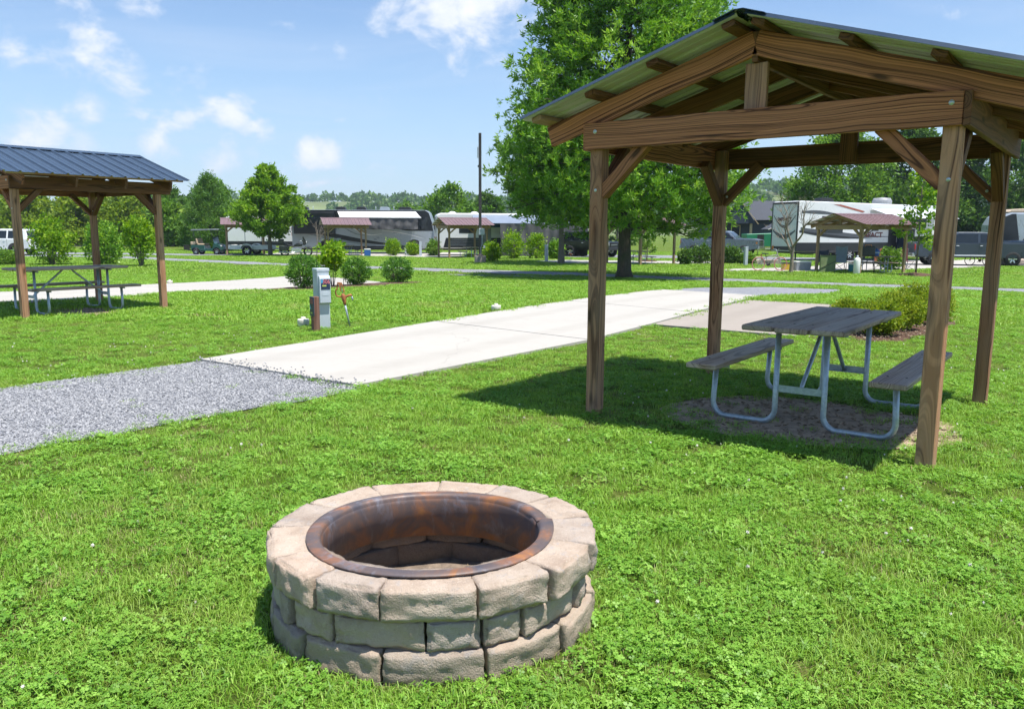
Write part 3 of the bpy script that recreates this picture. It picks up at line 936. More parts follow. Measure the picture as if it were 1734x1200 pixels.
def build_gravel():
    g = np.random.default_rng(21)
    poly = np.array(GRAV)
    def fill(poly, dens, ymin):
        mn, mx = poly.min(0), poly.max(0)
        n = int(dens * (mx[0] - mn[0]) * (mx[1] - mn[1]))
        P = g.uniform(mn, mx, (n, 2))
        P = P[inpoly(P, poly) & (P[:, 1] > ymin) & (np.abs(P[:, 0]) < 0.75 * P[:, 1] + 0.3)]
        return P
    P1 = fill(poly, 3600, 3.0)
    # some stones straying onto the pad edge and into the lawn
    k = g.integers(0, len(P1), 300)
    ed = np.array([(-3.41, 8.64)]) + g.uniform(0, 1, (260, 1)) * np.array([(1.99, -1.42)]) + g.normal(0, 0.10, (260, 2))
    P = np.concatenate([P1, ed])
    z = tzv(P[:, 1]) + 0.012
    z[-260:] = 0.04
    ts = [chip_mesh('s%d' % i, 0.0105, 0.6, M['stone'], i) for i in range(5)]
    rot = g.uniform(0, 2 * PI, (len(P), 3)) * np.array([0.15, 0.15, 1])
    gn_scatter('gravel', np.column_stack([P, z]), rot, g.uniform(0.45, 1.5, len(P)), g.integers(0, 5, len(P)), ts, 'loose blue grey gravel on the drive', 'gravel')
    chipm = leafy('wood_chip', ((0.20, 0.15, 0.105), (0.30, 0.23, 0.16), (0.42, 0.35, 0.26)), 0.0, 0.9)
    cs = [chip_mesh('c%d' % i, 0.016, 0.3, chipm, 40 + i) for i in range(4)]
    PP = []
    for (cx, cy, rx, ry, ro), n in zip(DIRT, (900, 300)):
        a = g.uniform(0, 2 * PI, n); r = np.sqrt(g.uniform(0, 1, n)) * 0.95
        u, v = rx * r * np.cos(a), ry * r * np.sin(a)
        PP.append(np.stack([cx + u * math.cos(ro) - v * math.sin(ro), cy + u * math.sin(ro) + v * math.cos(ro)], 1))
    nd_ = sum(len(p) for p in PP)
    for poly, dens in ((np.array([(-6.3, 20.3), (-5.6, 19.7), (-4.9, 20.6), (-4.1, 22.5), (-3.3, 25.0), (-2.7, 26.6), (-3.2, 27.3), (-4.4, 25.6), (-5.4, 23.0), (-6.0, 21.6)]), 60),
                       (np.array([(4.6, 10.6), (5.2, 10.5), (6.0, 11.4), (6.9, 12.4), (7.6, 13.5), (7.3, 14.0), (6.3, 13.3), (5.3, 12.3), (4.7, 11.5)]), 200)):
        PP.append(fill(poly, dens, 3.0))
    P = np.concatenate(PP)
    z = tzv(P[:, 1]) + 0.012; z[nd_:] += 0.02
    rot = np.column_stack([g.normal(0, 0.3, len(P)), g.normal(0, 0.3, len(P)), g.uniform(0, 2 * PI, len(P))])
    gn_scatter('wood_chips', np.column_stack([P, z]), rot, g.uniform(0.4, 1.5, len(P)), g.integers(0, 4, len(P)), cs, 'brown bark chips in the mulch beds and bare ground', 'mulch')
build_lawn()
build_gravel()

# ================================================================ FIRE PIT
def block_mat():
    m, nt, b = new_mat('tan_concrete_block')
    v = ocoord(nt)
    geo = nd(nt, 'ShaderNodeNewGeometry')
    n1 = noise_(nt, v, 7, 5, 0.6)
    n2 = noise_(nt, v, 60, 4, 0.7)
    n3 = noise_(nt, v, 16, 5, 0.65, 0.6)
    oi = nd(nt, 'ShaderNodeObjectInfo').outputs['Random']
    c = ramp(nt, n1, [(0.28, (0.33, 0.262, 0.212)), (0.5, (0.435, 0.360, 0.298)), (0.72, (0.50, 0.430, 0.368))])
    c = mixc(nt, nd(nt, 'ShaderNodeMapRange', {0: n3, 1: 0.56, 2: 0.68, 3: 0.0, 4: 0.6}).outputs[0], c, (0.36, 0.345, 0.345))
    c = mixc(nt, nd(nt, 'ShaderNodeMapRange', {0: n2, 1: 0.60, 2: 0.72, 3: 0.0, 4: 0.55}).outputs[0], c, (0.20, 0.155, 0.12))
    c = mixc(nt, nd(nt, 'ShaderNodeMapRange', {0: n2, 1: 0.42, 2: 0.30, 3: 0.0, 4: 0.5}).outputs[0], c, (0.62, 0.55, 0.48))
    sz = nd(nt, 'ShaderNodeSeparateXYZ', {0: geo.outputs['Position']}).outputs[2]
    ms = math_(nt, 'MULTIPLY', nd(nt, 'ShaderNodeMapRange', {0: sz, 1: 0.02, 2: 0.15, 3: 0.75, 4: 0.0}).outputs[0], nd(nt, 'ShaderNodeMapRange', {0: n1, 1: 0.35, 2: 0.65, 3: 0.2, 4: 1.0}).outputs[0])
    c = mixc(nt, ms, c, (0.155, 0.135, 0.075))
    # soot on the faces turned to the fire
    ly = nd(nt, 'ShaderNodeSeparateXYZ', {0: nd(nt, 'ShaderNodeTexCoord').outputs['Object']}).outputs[1]
    sf = nd(nt, 'ShaderNodeMapRange', {0: math_(nt, 'ADD', ly, math_(nt, 'MULTIPLY', n1, 0.03)), 1: 0.075, 2: 0.105, 3: 0.0, 4: 0.6}).outputs[0]
    c = mixc(nt, sf, c, (0.07, 0.058, 0.05))
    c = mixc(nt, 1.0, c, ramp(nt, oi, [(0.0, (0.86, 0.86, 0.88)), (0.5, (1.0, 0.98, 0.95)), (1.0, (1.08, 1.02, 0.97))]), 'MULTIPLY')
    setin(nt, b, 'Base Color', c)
    b.inputs['Roughness'].default_value = 0.92
    b.inputs['Specular IOR Level'].default_value = 0.2
    bump(nt, b, math_(nt, 'ADD', math_(nt, 'MULTIPLY', n3, 0.5), math_(nt, 'ADD', n2, math_(nt, 'MULTIPLY', noise_(nt, v, 170, 3, 0.7), 0.8))), 0.9, 0.007)
    return m
M['block'] = block_mat()

def rust_mat():
    m, nt, b = new_mat('rusty_steel')
    v = nd(nt, 'ShaderNodeTexCoord').outputs['Object']
    n1 = noise_(nt, v, 5, 6, 0.65, 0.8)
    n2 = noise_(nt, vmath(nt, 'MULTIPLY', v, (1, 1, 0.5)), 14, 6, 0.7, 0.5)
    n3 = noise_(nt, v, 3.0, 5, 0.6, 1.2)
    c = ramp(nt, n1, [(0.34, (0.075, 0.070, 0.085)), (0.50, (0.13, 0.092, 0.082)), (0.62, (0.25, 0.115, 0.062)), (0.76, (0.44, 0.19, 0.05))])
    c = mixc(nt, nd(nt, 'ShaderNodeMapRange', {0: n2, 1: 0.54, 2: 0.70, 3: 0.0, 4: 0.55}).outputs[0], c, (0.24, 0.25, 0.30))
    c = mixc(nt, nd(nt, 'ShaderNodeMapRange', {0: n3, 1: 0.60, 2: 0.70, 3: 0.0, 4: 0.8}).outputs[0], c, (0.30, 0.115, 0.02))
    setin(nt, b, 'Base Color', c)
    b.inputs['Metallic'].default_value = 0.1
    setin(nt, b, 'Roughness', ramp(nt, n2, [(0.3, 0.62), (0.7, 0.42)]))
    bump(nt, b, n2, 0.3, 0.004)
    return m
M['rust'] = rust_mat()

def rough_block(wd, dp, ht, seed, taper=0.2):
    """wd along x (tangential), dp along y (front face at -y), ht along z"""
    N = 13
    bm = bmesh.new()
    bmesh.ops.create_cube(bm, size=2.0)
    bmesh.ops.subdivide_edges(bm, edges=bm.edges[:], cuts=N, use_grid_fill=True)
    h = Vector((wd / 2, dp / 2, ht / 2))
    r = min(0.0065, ht * 0.1)
    for v in bm.verts:
        p = Vector((v.co.x * h.x, v.co.y * h.y, v.co.z * h.z))
        q = Vector((max(-h.x + r, min(h.x - r, p.x)), max(-h.y + r, min(h.y - r, p.y)), max(-h.z + r, min(h.z - r, p.z))))
        d = p - q
        if d.length > 1e-6:
            p = q + d.normalized() * r
        s = seed * 13.7
        nrm = Vector((v.co.x ** 5, v.co.y ** 5, v.co.z ** 5))
        nrm.normalize()
        a = 0.0042 * noise.noise(p * 30 + Vector((s, s, s))) + 0.0026 * noise.noise(p * 80 + Vector((s, 1, s))) + 0.0014 * noise.noise(p * 150 + Vector((s, 4, s)))
        if v.co.y < -0.9:   # split face: chipped, bulging
            e = max(abs(v.co.x), abs(v.co.z))
            vd = noise.voronoi(Vector((p.x * 17, s, p.z * 19)))[0]
            a += 0.009 * noise.noise(p * 11 + Vector((s, 3, s))) + 0.016 * (0.45 - vd[0]) + 0.003 * (1 - e ** 2) - 0.010 * max(0, e - 0.80) / 0.20 * (0.7 + 1.2 * abs(noise.noise(p * 22 + Vector((s, 9, 1)))))
        p = p + nrm * a
        p.x *= 1 - taper * (v.co.y + 1) / 2
        v.co = p
    for f in bm.faces:
        f.smooth = True
    me = bpy.data.meshes.new('block')
    bm.to_mesh(me); bm.free()
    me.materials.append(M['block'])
    return me

def build_pit():
    t = thing('fire_pit', 'round fire pit of tan concrete blocks with a rusty steel ring in the foreground lawn', 'fire pit', (PIT[0], PIT[1], 0))
    joints = {
        2: [-101, -71, -45, -17, 11, 40, 66, 92, 122, 152, 181, 212, 236],
        1: [-119, -87, -69, -55, -25, 6, 36, 68, 99, 130, 160, 192, 222],
        0: [-131, -101, -68, -38, -9, 22, 52, 84, 115, 147, 178, 204]}
    zz = {0: (-0.012, 0.108), 1: (0.109, 0.216), 2: (0.217, 0.330)}
    rout = {0: 0.612, 1: 0.592, 2: 0.622}
    sd = 1
    for c in (0, 1, 2):
        J = joints[c]
        for i, a0 in enumerate(J):
            a1 = J[i + 1] if i + 1 < len(J) else J[0] + 360
            am = R((a0 + a1) / 2); half = R(a1 - a0) / 2
            ro = rout[c]
            ro_mid = ro * math.cos(half) * 0.5 + ro * 0.5
            wd = 2 * ro_mid * math.sin(half) - random.uniform(0.007, 0.015)
            dp = ro_mid - 0.425
            me = rough_block(wd, dp, zz[c][1] - zz[c][0], sd, 0.20)
            o = obj('block', me, t)
            j = random.uniform(-0.009, 0.009)
            rr = ro_mid - dp / 2 + j
            o.matrix_local = Matrix.Diagonal((1.0, 0.905, 1.0, 1.0)) @ Matrix.Translation((rr * math.cos(am), rr * math.sin(am), (zz[c][0] + zz[c][1]) / 2)) @ Matrix.Rotation(am + PI / 2 + random.uniform(-0.035, 0.035), 4, 'Z') @ Matrix.Rotation(random.uniform(-0.018, 0.018), 4, 'Y')
            sd += 1
    # steel insert: drum wall with rolled flange, its two ends lapping at one seam
    prof = [(0.400, 0.165), (0.4005, 0.24), (0.4008, 0.31), (0.402, 0.333), (0.407, 0.341), (0.416, 0.3445), (0.436, 0.3430), (0.453, 0.3405), (0.4555, 0.337), (0.4540, 0.3335), (0.436, 0.3365), (0.416, 0.3385), (0.4045, 0.333), (0.3975, 0.31), (0.3965, 0.165), (0.400, 0.165)]
    seg = 88
    vs_ = []; fs = []
    m = len(prof)
    a0 = R(10)
    for k in range(seg + 1):
        a = a0 + R(361.5) * k / seg
        u = k / seg
        lap = 0.010 * max(0, (u - 0.93) / 0.07) ** 2 - 0.006 * max(0, (0.04 - u) / 0.04)
        for (r_, z) in prof:
            lap_ = lap if r_ > 0.4042 else 0.0
            q = 1 + 0.006 * math.sin(2 * a + 0.6)
            vs_.append(((r_ + lap_) * q * math.cos(a), (r_ + lap_) * q * math.sin(a) * 0.955 - 0.045, z + 0.003 * math.sin(3 * a) + lap_ * 0.3))
    for k in range(seg):
        for i in range(m - 1):
            fs.append((k * m + i, (k + 1) * m + i, (k + 1) * m + i + 1, k * m + i + 1))
    MB().add(vs_, fs, 0, True).build('steel_ring', M['rust'], t)
    # ash floor
    ash = simple('ash_and_sand', (0.19, 0.145, 0.11), 0.98, 0, 0.45, 22, 1.0)
    V = []; F = []
    for i in range(10):
        for k in range(28):
            r_ = 0.41 * i / 9; a = 2 * PI * k / 28
            x, y = r_ * math.cos(a), r_ * math.sin(a)
            V.append((x, y, 0.022 + 0.03 * noise.noise((x * 7, y * 7, 2.2)) + 0.05 * max(0, noise.noise((x * 3, y * 3, 6.2)))))
    for i in range(9):
        for k in range(28):
            F.append((i * 28 + k, i * 28 + (k + 1) % 28, (i + 1) * 28 + (k + 1) % 28, (i + 1) * 28 + k))
    MB().add(V, F, 0, True).build('ash_bed', ash, t, fix=False)
    ch = simple('charcoal', (0.018, 0.017, 0.016), 0.8, 0, 0.3, 30, 0.5)
    for i in range(26):
        a = random.uniform(0, 2 * PI); r_ = random.uniform(0, 0.2)
        me = chip_mesh('charcoal_lump', random.uniform(0.012, 0.03), 0.7, ch, i)
        o = obj('charcoal_lump', me, t)
        o.location = (r_ * math.cos(a) - 0.03, r_ * math.sin(a) + 0.02, 0.045)
        o.rotation_euler = (random.random() * 3, random.random() * 3, random.random() * 3)
    for i in range(12):
        a = random.uniform(0, 2 * PI); r_ = random.uniform(0, 0.25); b_ = random.uniform(0, PI)
        p = Vector((r_ * math.cos(a), r_ * math.sin(a), 0.045))
        MB().cyl(p, p + Vector((math.cos(b_) * 0.08, math.sin(b_) * 0.08, random.uniform(-0.01, 0.03))), 0.003, 0.002, 5).build('twig', M['drytwig'], t)
M['drytwig'] = simple('dry_twig', (0.26, 0.19, 0.11), 0.9, 0, 0.3, 20)
build_pit()

# ================================================================ PAVILIONS
def build_pavilion(label, loc, rz, group):
    t = thing('picnic_pavilion', label, 'pavilion', loc, rz, group)
    w_, d_ = 1.201, 1.161
    pw = 0.105; a = pw / 2
    Hb, bh = 2.045, 0.197
    wb, wp, wd = M['beam'], M['post'], M['dark_wood']
    for sx in (-1, 1):
        for sy in (-1, 1):
            beam('post', (sx * w_, sy * d_, -0.05), (sx * w_, sy * d_, Hb + bh - 0.02), pw, pw, wp, t, up=(0, 1, 0), bev=0.006)
    # tie beams across both gables
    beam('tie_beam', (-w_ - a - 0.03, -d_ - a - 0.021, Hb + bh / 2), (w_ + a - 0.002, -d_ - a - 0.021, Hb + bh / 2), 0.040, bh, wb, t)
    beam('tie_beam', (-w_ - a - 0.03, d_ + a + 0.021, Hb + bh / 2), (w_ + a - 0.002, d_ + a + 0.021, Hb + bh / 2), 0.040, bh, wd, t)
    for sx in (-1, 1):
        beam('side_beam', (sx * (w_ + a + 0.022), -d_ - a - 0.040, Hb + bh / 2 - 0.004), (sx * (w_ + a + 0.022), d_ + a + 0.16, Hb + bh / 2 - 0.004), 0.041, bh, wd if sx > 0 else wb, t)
    # rafters, ridge board, king posts
    ys = (-d_ - a + 0.022, -0.40, 0.40, d_ + a - 0.022)
    s = (2.733 - 2.243) / 1.605
    zt = lambda x: 2.733 - s * (abs(x) - 0.056)
    rd = 0.158
    for k, y in enumerate(ys):
        for sx in (-1, 1):
            p0 = Vector((sx * 0.024, y, zt(0.024))); p1 = Vector((sx * 1.66, y, zt(1.66)))
            n_ = Vector((sx * s, 0, 1)).normalized()
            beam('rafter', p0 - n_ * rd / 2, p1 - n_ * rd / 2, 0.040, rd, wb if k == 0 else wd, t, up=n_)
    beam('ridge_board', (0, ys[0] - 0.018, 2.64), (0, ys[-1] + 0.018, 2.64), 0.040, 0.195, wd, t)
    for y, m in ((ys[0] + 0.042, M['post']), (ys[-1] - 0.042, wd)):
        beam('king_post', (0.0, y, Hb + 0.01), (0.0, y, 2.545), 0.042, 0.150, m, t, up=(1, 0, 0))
    # purlins laid flat on the rafters
    n_ = None
    for sx in (-1, 1):
        n_ = Vector((sx * s, 0, 1)).normalized()
        for x in (1.60, 1.13, 0.63, 0.085):
            c = Vector((sx * x, 0, zt(x))) + n_ * 0.020
            y0 = 1.43 + random.uniform(-0.02, 0.03)
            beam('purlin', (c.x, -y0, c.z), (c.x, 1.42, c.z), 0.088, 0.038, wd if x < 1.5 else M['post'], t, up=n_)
    # ribbed metal sheet: dark top, pale underside
    for sx in (-1, 1):
        n_ = Vector((sx * s, 0, 1)).normalized()
        prof = []
        y = -1.50
        while y < 1.49:
            for (dy, h) in ((0, 0), (0.014, 0.024), (0.036, 0.024), (0.05, 0), (0.128, 0.0), (0.133, 0.005), (0.145, 0.005), (0.150, 0.0)):
                prof.append((min(y + dy, 1.50), h))
            y += 0.2285
        prof.append((1.50, 0))
        mb = MB()
        top = []; bot = []
        V = []
        for (x) in (0.018, 1.695):
            for (yy, h) in prof:
                b_ = Vector((sx * x, yy, zt(x))) + n_ * (0.042 + h)
                V.append(b_ + n_ * 0.0016)
        for (x) in (0.018, 1.695):
            for (yy, h) in prof:
                b_ = Vector((sx * x, yy, zt(x))) + n_ * (0.042 + h)
                V.append(b_)
        n = len(prof)
        ft = [(i, i + 1, n + i + 1, n + i) for i in range(n - 1)]
        fb = [(2 * n + i, 3 * n + i, 3 * n + i + 1, 2 * n + i + 1) for i in range(n - 1)]
        o = len(mb.v)
        if sx > 0:
            ft = [tuple(reversed(f)) for f in ft]; fb = [tuple(reversed(f)) for f in fb]
        mb.add(V, ft, 0); 
        for f in fb:
            mb.f.append([i for i in f]); mb.m.append(1); mb.sm.append(False)
        ed = [(i, i + 1, 2 * n + i + 1, 2 * n + i) for i in range(n - 1)] + [(n + i, n + i + 1, 3 * n + i + 1, 3 * n + i) for i in range(n - 1)] + [(0, n, 3 * n, 2 * n), (n - 1, 2 * n - 1, 4 * n - 1, 3 * n - 1)]
        for f in ed:
            mb.f.append(list(f)); mb.m.append(0); mb.sm.append(False)
        mb.build('roof_panel', [M['roof_blue'], M['roof_under']], t, fix=False)
    # ridge cap
    cap = [(-0.17, zt(0.17) + 0.068), (-0.03, 2.812), (0.03, 2.812), (0.17, zt(0.17) + 0.068), (0.17, zt(0.17) + 0.064), (0.03, 2.807), (-0.03, 2.807), (-0.17, zt(0.17) + 0.064)]
    MB().prism(cap, -1.525, 1.525).build('ridge_cap', M['roof_blue'], t)
    # knee braces and their bolts
    bt = M['bolt']
    for sx in (-1, 1):
        for sy in (-1, 1):
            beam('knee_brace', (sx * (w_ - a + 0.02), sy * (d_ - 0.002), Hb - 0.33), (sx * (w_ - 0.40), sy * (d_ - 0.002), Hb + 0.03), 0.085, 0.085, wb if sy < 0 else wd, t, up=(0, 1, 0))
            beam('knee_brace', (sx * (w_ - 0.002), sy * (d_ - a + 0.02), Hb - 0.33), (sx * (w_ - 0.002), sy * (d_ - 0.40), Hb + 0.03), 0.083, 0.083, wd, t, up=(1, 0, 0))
            for p, q in (((sx * (w_ - a - 0.035), sy * (d_ - a + 0.008), Hb - 0.27), (0, -1, 0)), ((sx * w_ - 0.0, sy * d_ - a, Hb - 0.30), (0, -1, 0))):
                p = Vector(p); q = Vector(q)
                MB().lathe([(0.0, 0.008), (0.008, 0.006), (0.013, 0.0)], 10, p, axis='Y').build('bolt', bt, t)
        MB().lathe([(0.0, 0.009), (0.010, 0.007), (0.016, 0.0)], 12, (sx * (w_ - 0.01), -d_ - a - 0.041, Hb + bh * 0.66), axis='Y').build('bolt', bt, t)
    return t
M['bolt'] = simple('zinc_bolt', (0.55, 0.60, 0.62), 0.35, 0.6, 0.1, 20)
pav1 = build_pavilion('near timber pavilion with gable beams and bolts sheltering the grey picnic table', (PAV1[0], PAV1[1], 0), YAW, 'picnic pavilions')
pav2 = dup(pav1, 'slate blue roofed timber pavilion at the left edge beyond the gravel drive', (PAV2[0], PAV2[1], 0), YAW, 'picnic pavilions')

# ================================================================ PICNIC TABLES
def build_table(label, loc, rz, group):
    t = thing('picnic_table', label, 'picnic table', loc, rz, group)
    L = 1.83; pl = M['plank']
    for i, x in enumerate((-0.243, 0.0, 0.243)):
        j = (0.012, -0.008, 0.006)[i]
        beam('tabletop_plank', (x, -L / 2 + j, 0.755 + (0.001, -0.001, 0.002)[i]), (x, L / 2 + j, 0.755 + (0.0, 0.003, -0.002)[i]), 0.228, 0.040, pl, t, bev=0.009)
    for sx in (-1, 1):
        beam('seat_plank', (sx * 0.648, -L / 2 + 0.01 * sx, 0.440), (sx * 0.648, L / 2 + 0.01 * sx, 0.440), 0.235, 0.040, pl, t, bev=0.007)
    g = M['galv']; rt = 0.0212
    for sy in (-1, 1):
        y = sy * 0.615
        for sx in (-1, 1):
            pts = [(sx * 0.175, y, 0.730), (sx * 0.177, y, 0.12)]
            for k in range(1, 8):
                th = k / 8 * PI / 2
                pts.append((sx * (0.177 + 0.10 * (1 - math.cos(th))), y, 0.122 - 0.10 * math.sin(th)))
            pts += [(sx * 0.28, y, 0.022), (sx * 0.56, y, 0.022)]
            for k in range(1, 8):
                th = k / 8 * PI / 2
                pts.append((sx * (0.56 + 0.10 * math.sin(th)), y, 0.022 + 0.10 * (1 - math.cos(th))))
            pts += [(sx * 0.662, y, 0.125), (sx * 0.648, y, 0.412)]
            MB().tube(pts, rt, 12).build('leg', g, t)
            MB().box((sx * 0.648, y, 0.4165), (0.20, 0.036, 0.006)).box((sx * 0.648, y + 0.016, 0.405), (0.20, 0.005, 0.024)).build('seat_bracket', g, t)
            for q in (-0.06, 0.06):
                for yy in (y,):
                    MB().lathe([(0.0, 0.0035), (0.006, 0.003), (0.010, 0.0)], 8, (sx * 0.648 + q, yy, 0.4600)).build('bolt', M['darkbolt'], t)
        MB().box((0, y, 0.7310), (0.62, 0.040, 0.006)).box((0, y + 0.018, 0.716), (0.62, 0.005, 0.030)).build('top_bracket', g, t)
        MB().box((0, y, 0.285), (0.33, 0.006, 0.050)).box((0, y + sy * -0.020, 0.262), (0.33, 0.040, 0.006)).build('crossbar', g, t)
        MB().tube([(0, y - sy * 0.03, 0.275), (0, y - sy * 0.05, 0.31), (0, sy * 0.10, 0.70), (0, sy * 0.075, 0.728)], [0.015, 0.0165, 0.0165, 0.014], 10).build('brace', g, t)
        for x in (-0.243, 0.0, 0.243):
            for q in (-0.06, 0.06):
                MB().lathe([(0.0, 0.0035), (0.006, 0.003), (0.010, 0.0)], 8, (x + q, y + q * 0.3, 0.7750)).build('bolt', M['darkbolt'], t)
    MB().box((0, 0, 0.7325), (0.62, 0.040, 0.004)).build('center_bracket', g, t)
    return t
M['darkbolt'] = simple('dull_bolt', (0.06, 0.06, 0.065), 0.5, 0.6, 0.2, 20)
TLOC = TAB1
tab1 = build_table('grey plank picnic table with galvanised pipe legs under the near pavilion', (TAB1[0], TAB1[1], 0), -0.6406, 'picnic tables')
tab2 = dup(tab1, 'picnic table under the blue roofed pavilion at the left edge', (TAB2[0], TAB2[1], 0), YAW, 'picnic tables')

# ================================================================ LEAVES, TREES, SHRUBS
def leaf_quads(C, Dv, Ln, wr, g, fold=0.12):
    """one folded diamond per leaf: base C, axis Dv, length Ln"""
    n = len(C)
    Dv = Dv / (np.linalg.norm(Dv, axis=1, keepdims=True) + 1e-9)
    Rn = g.normal(0, 1, (n, 3))
    S = np.cross(Dv, Rn); S /= (np.linalg.norm(S, axis=1, keepdims=True) + 1e-9)
    Nn = np.cross(S, Dv)
    Ln = Ln[:, None]
    mid = C + Dv * Ln * 0.45 + Nn * Ln * fold
    V = np.stack([C, mid - S * Ln * wr, C + Dv * Ln - Nn * Ln * fold * 0.4, mid + S * Ln * wr], 1).reshape(-1, 3)
    return V

def crown_mesh(name, centers, outward, leaves, lsize, spread, wr, mat, seed, up=0.35, droop=0.0, tint_c=None):
    g = np.random.default_rng(seed)
    n = len(centers)
    C = np.repeat(centers, leaves, 0) + g.normal(0, spread, (n * leaves, 3))
    O = np.repeat(outward, leaves, 0)
    Dv = g.normal(0, 1, (n * leaves, 3)) * 0.85 + O * 0.8 + np.array([0, 0, up - droop])
    Ln = lsize * g.uniform(0.6, 1.3, n * leaves)
    V = leaf_quads(C, Dv, Ln, wr, g)
    base = g.uniform(0.0, 1.0, n) if tint_c is None else tint_c
    T = np.clip(np.repeat(base, leaves) * 0.75 + g.uniform(0, 0.3, n * leaves), 0, 1)
    F = np.arange(len(V))
    return raw_mesh(name, V, 4, F, mat, np.repeat(T, 4))

def limb_pts(p, d, L, n, g, wob, lift):
    pts = [Vector(p)]
    d = Vector(d).normalized()
    for i in range(n):
        d = (d + Vector((g.uniform(-wob, wob), g.uniform(-wob, wob), g.uniform(-wob, wob) * 0.6 + lift))).normalized()
        pts.append(pts[-1] + d * L / n)
    return pts

def make_tree(name, label, cat, loc, H, prof, trunk_r, leaf, bark_m, n_limb=34, per=60, leaves=12, lsize=0.2, spread=0.16, wr=0.22, seed=1, group=None, clear=0.0, droop=0.1, rz=0.0, fill=0.25, tubes=True, sub=7):
    """prof(t) gives crown radius at t in 0..1 from the crown's foot to its tip"""
    g = random.Random(seed); gn = np.random.default_rng(seed)
    t = thing(name, label, cat, loc, rz, group)
    z0 = clear
    tr = MB()
    lean = Vector((g.uniform(-0.02, 0.02), g.uniform(-0.02, 0.02), 1))
    tp = []; rr = []
    nt_ = 9
    for i in range(nt_ + 1):
        u = i / nt_
        tp.append(Vector((lean.x * H * u + g.uniform(-1, 1) * 0.02 * H * u * 0.3, lean.y * H * u, -0.1 + (H * 0.93 + 0.1) * u)))
        rr.append(trunk_r * ((1 - u) ** 0.9 * 0.86 + 0.02 + (0.55 * math.exp(-u * H / 0.45))))
    tp.insert(1, tp[0].lerp(tp[1], 0.25)); rr.insert(1, trunk_r * (0.9 + 0.3 * math.exp(-0.25 * H / nt_ / 0.35)))
    tr.tube(tp, rr, 12)
    cen = []; outw = []; tin = []
    for k in range(n_limb):
        u = (k + 0.5) / n_limb
        u = u ** 1.0
        zc = z0 + (H - z0) * u
        az = k * 2.399963 + g.uniform(-0.35, 0.35)
        rad = prof(u) * g.uniform(0.8, 1.04)
        el = -droop + 0.75 * u + g.uniform(-0.12, 0.12)
        start = max(0.25, zc - rad * math.tan(max(el, 0.0)) * 0.55)
        start = min(start, H * 0.9)
        p0 = Vector((lean.x * start, lean.y * start, start))
        tip = Vector((math.cos(az) * rad, math.sin(az) * rad, zc - droop * rad * 0.5))
        d = tip - p0
        pts = [p0]
        n = 6
        for i in range(1, n + 1):
            q = p0.lerp(tip, i / n)
            q.z += math.sin(i / n * PI) * 0.06 * d.length
            q += Vector((g.uniform(-1, 1), g.uniform(-1, 1), g.uniform(-1, 1))) * 0.03 * d.length
            pts.append(q)
        r0 = trunk_r * 0.30 * (1 - 0.6 * u)
        if tubes:
            tr.tube(pts, [max(0.008, r0 * (1 - 0.88 * i / n)) for i in range(n + 1)], 6)
        base_t = g.uniform(0.1, 0.9)
        # side twigs carrying the leaf sprays
        for j in range(sub):
            f = 0.30 + 0.70 * (j + g.random()) / sub
            ii = min(n - 1, int(f * n)); q = pts[ii].lerp(pts[ii + 1], f * n - ii)
            a2 = az + g.choice((-1, 1)) * g.uniform(0.35, 1.25)
            L = rad * g.uniform(0.22, 0.42) * (1.15 - 0.5 * f)
            e = q + Vector((math.cos(a2) * L, math.sin(a2) * L, g.uniform(-0.25, 0.45) * L))
            if tubes and trunk_r > 0.2:
                tr.tube([q, q.lerp(e, 0.5) + Vector((0, 0, 0.05 * L)), e], [0.02, 0.013, 0.006], 4, False)
            m = max(1, int(per / sub))
            for s in range(m):
                ff = gn.uniform(0.15, 1.1)
                c = q.lerp(e, ff)
                w_ = 0.075 * rad * (0.4 + 0.6 * f)
                cen.append((c.x + gn.normal(0, w_), c.y + gn.normal(0, w_), c.z + gn.normal(0, w_ * 0.45)))
                o = Vector((c.x, c.y, (c.z - zc) * 0.6 + 0.2 * rad)).normalized()
                outw.append(tuple(o)); tin.append(min(1, max(0, base_t * 0.5 + gn.uniform(0, 0.5))))
    # leader and inner fill so that the crown closes
    nf = int(len(cen) * fill / 18)
    for s in range(nf):
        u = gn.uniform(0.02, 1.0); a = gn.uniform(0, 2 * PI)
        r_ = prof(u) * gn.uniform(0.35, 1.0) ** 0.5
        c0 = (math.cos(a) * r_, math.sin(a) * r_, z0 + (H - z0) * u)
        bt = gn.uniform(0.05, 0.75); sg = max(prof(u), 1.0) * 0.085 + 0.08
        for q in range(18):
            cen.append((c0[0] + gn.normal(0, sg), c0[1] + gn.normal(0, sg), c0[2] + gn.normal(0, sg * 0.6)))
            outw.append((math.cos(a) * 0.8, math.sin(a) * 0.8, 0.4)); tin.append(min(1, bt + gn.uniform(0, 0.25)))
    obj('trunk', tr.mesh('trunk', [bark_m]), t)
    obj('crown', crown_mesh('crown', np.array(cen), np.array(outw), leaves, lsize, spread, wr, leaf, seed + 5, tint_c=np.array(tin)), t)
    return t

def interp(*kv):
    xs = [a for a, b in kv]; ys = [b for a, b in kv]
    return lambda u: float(np.interp(u, xs, ys))

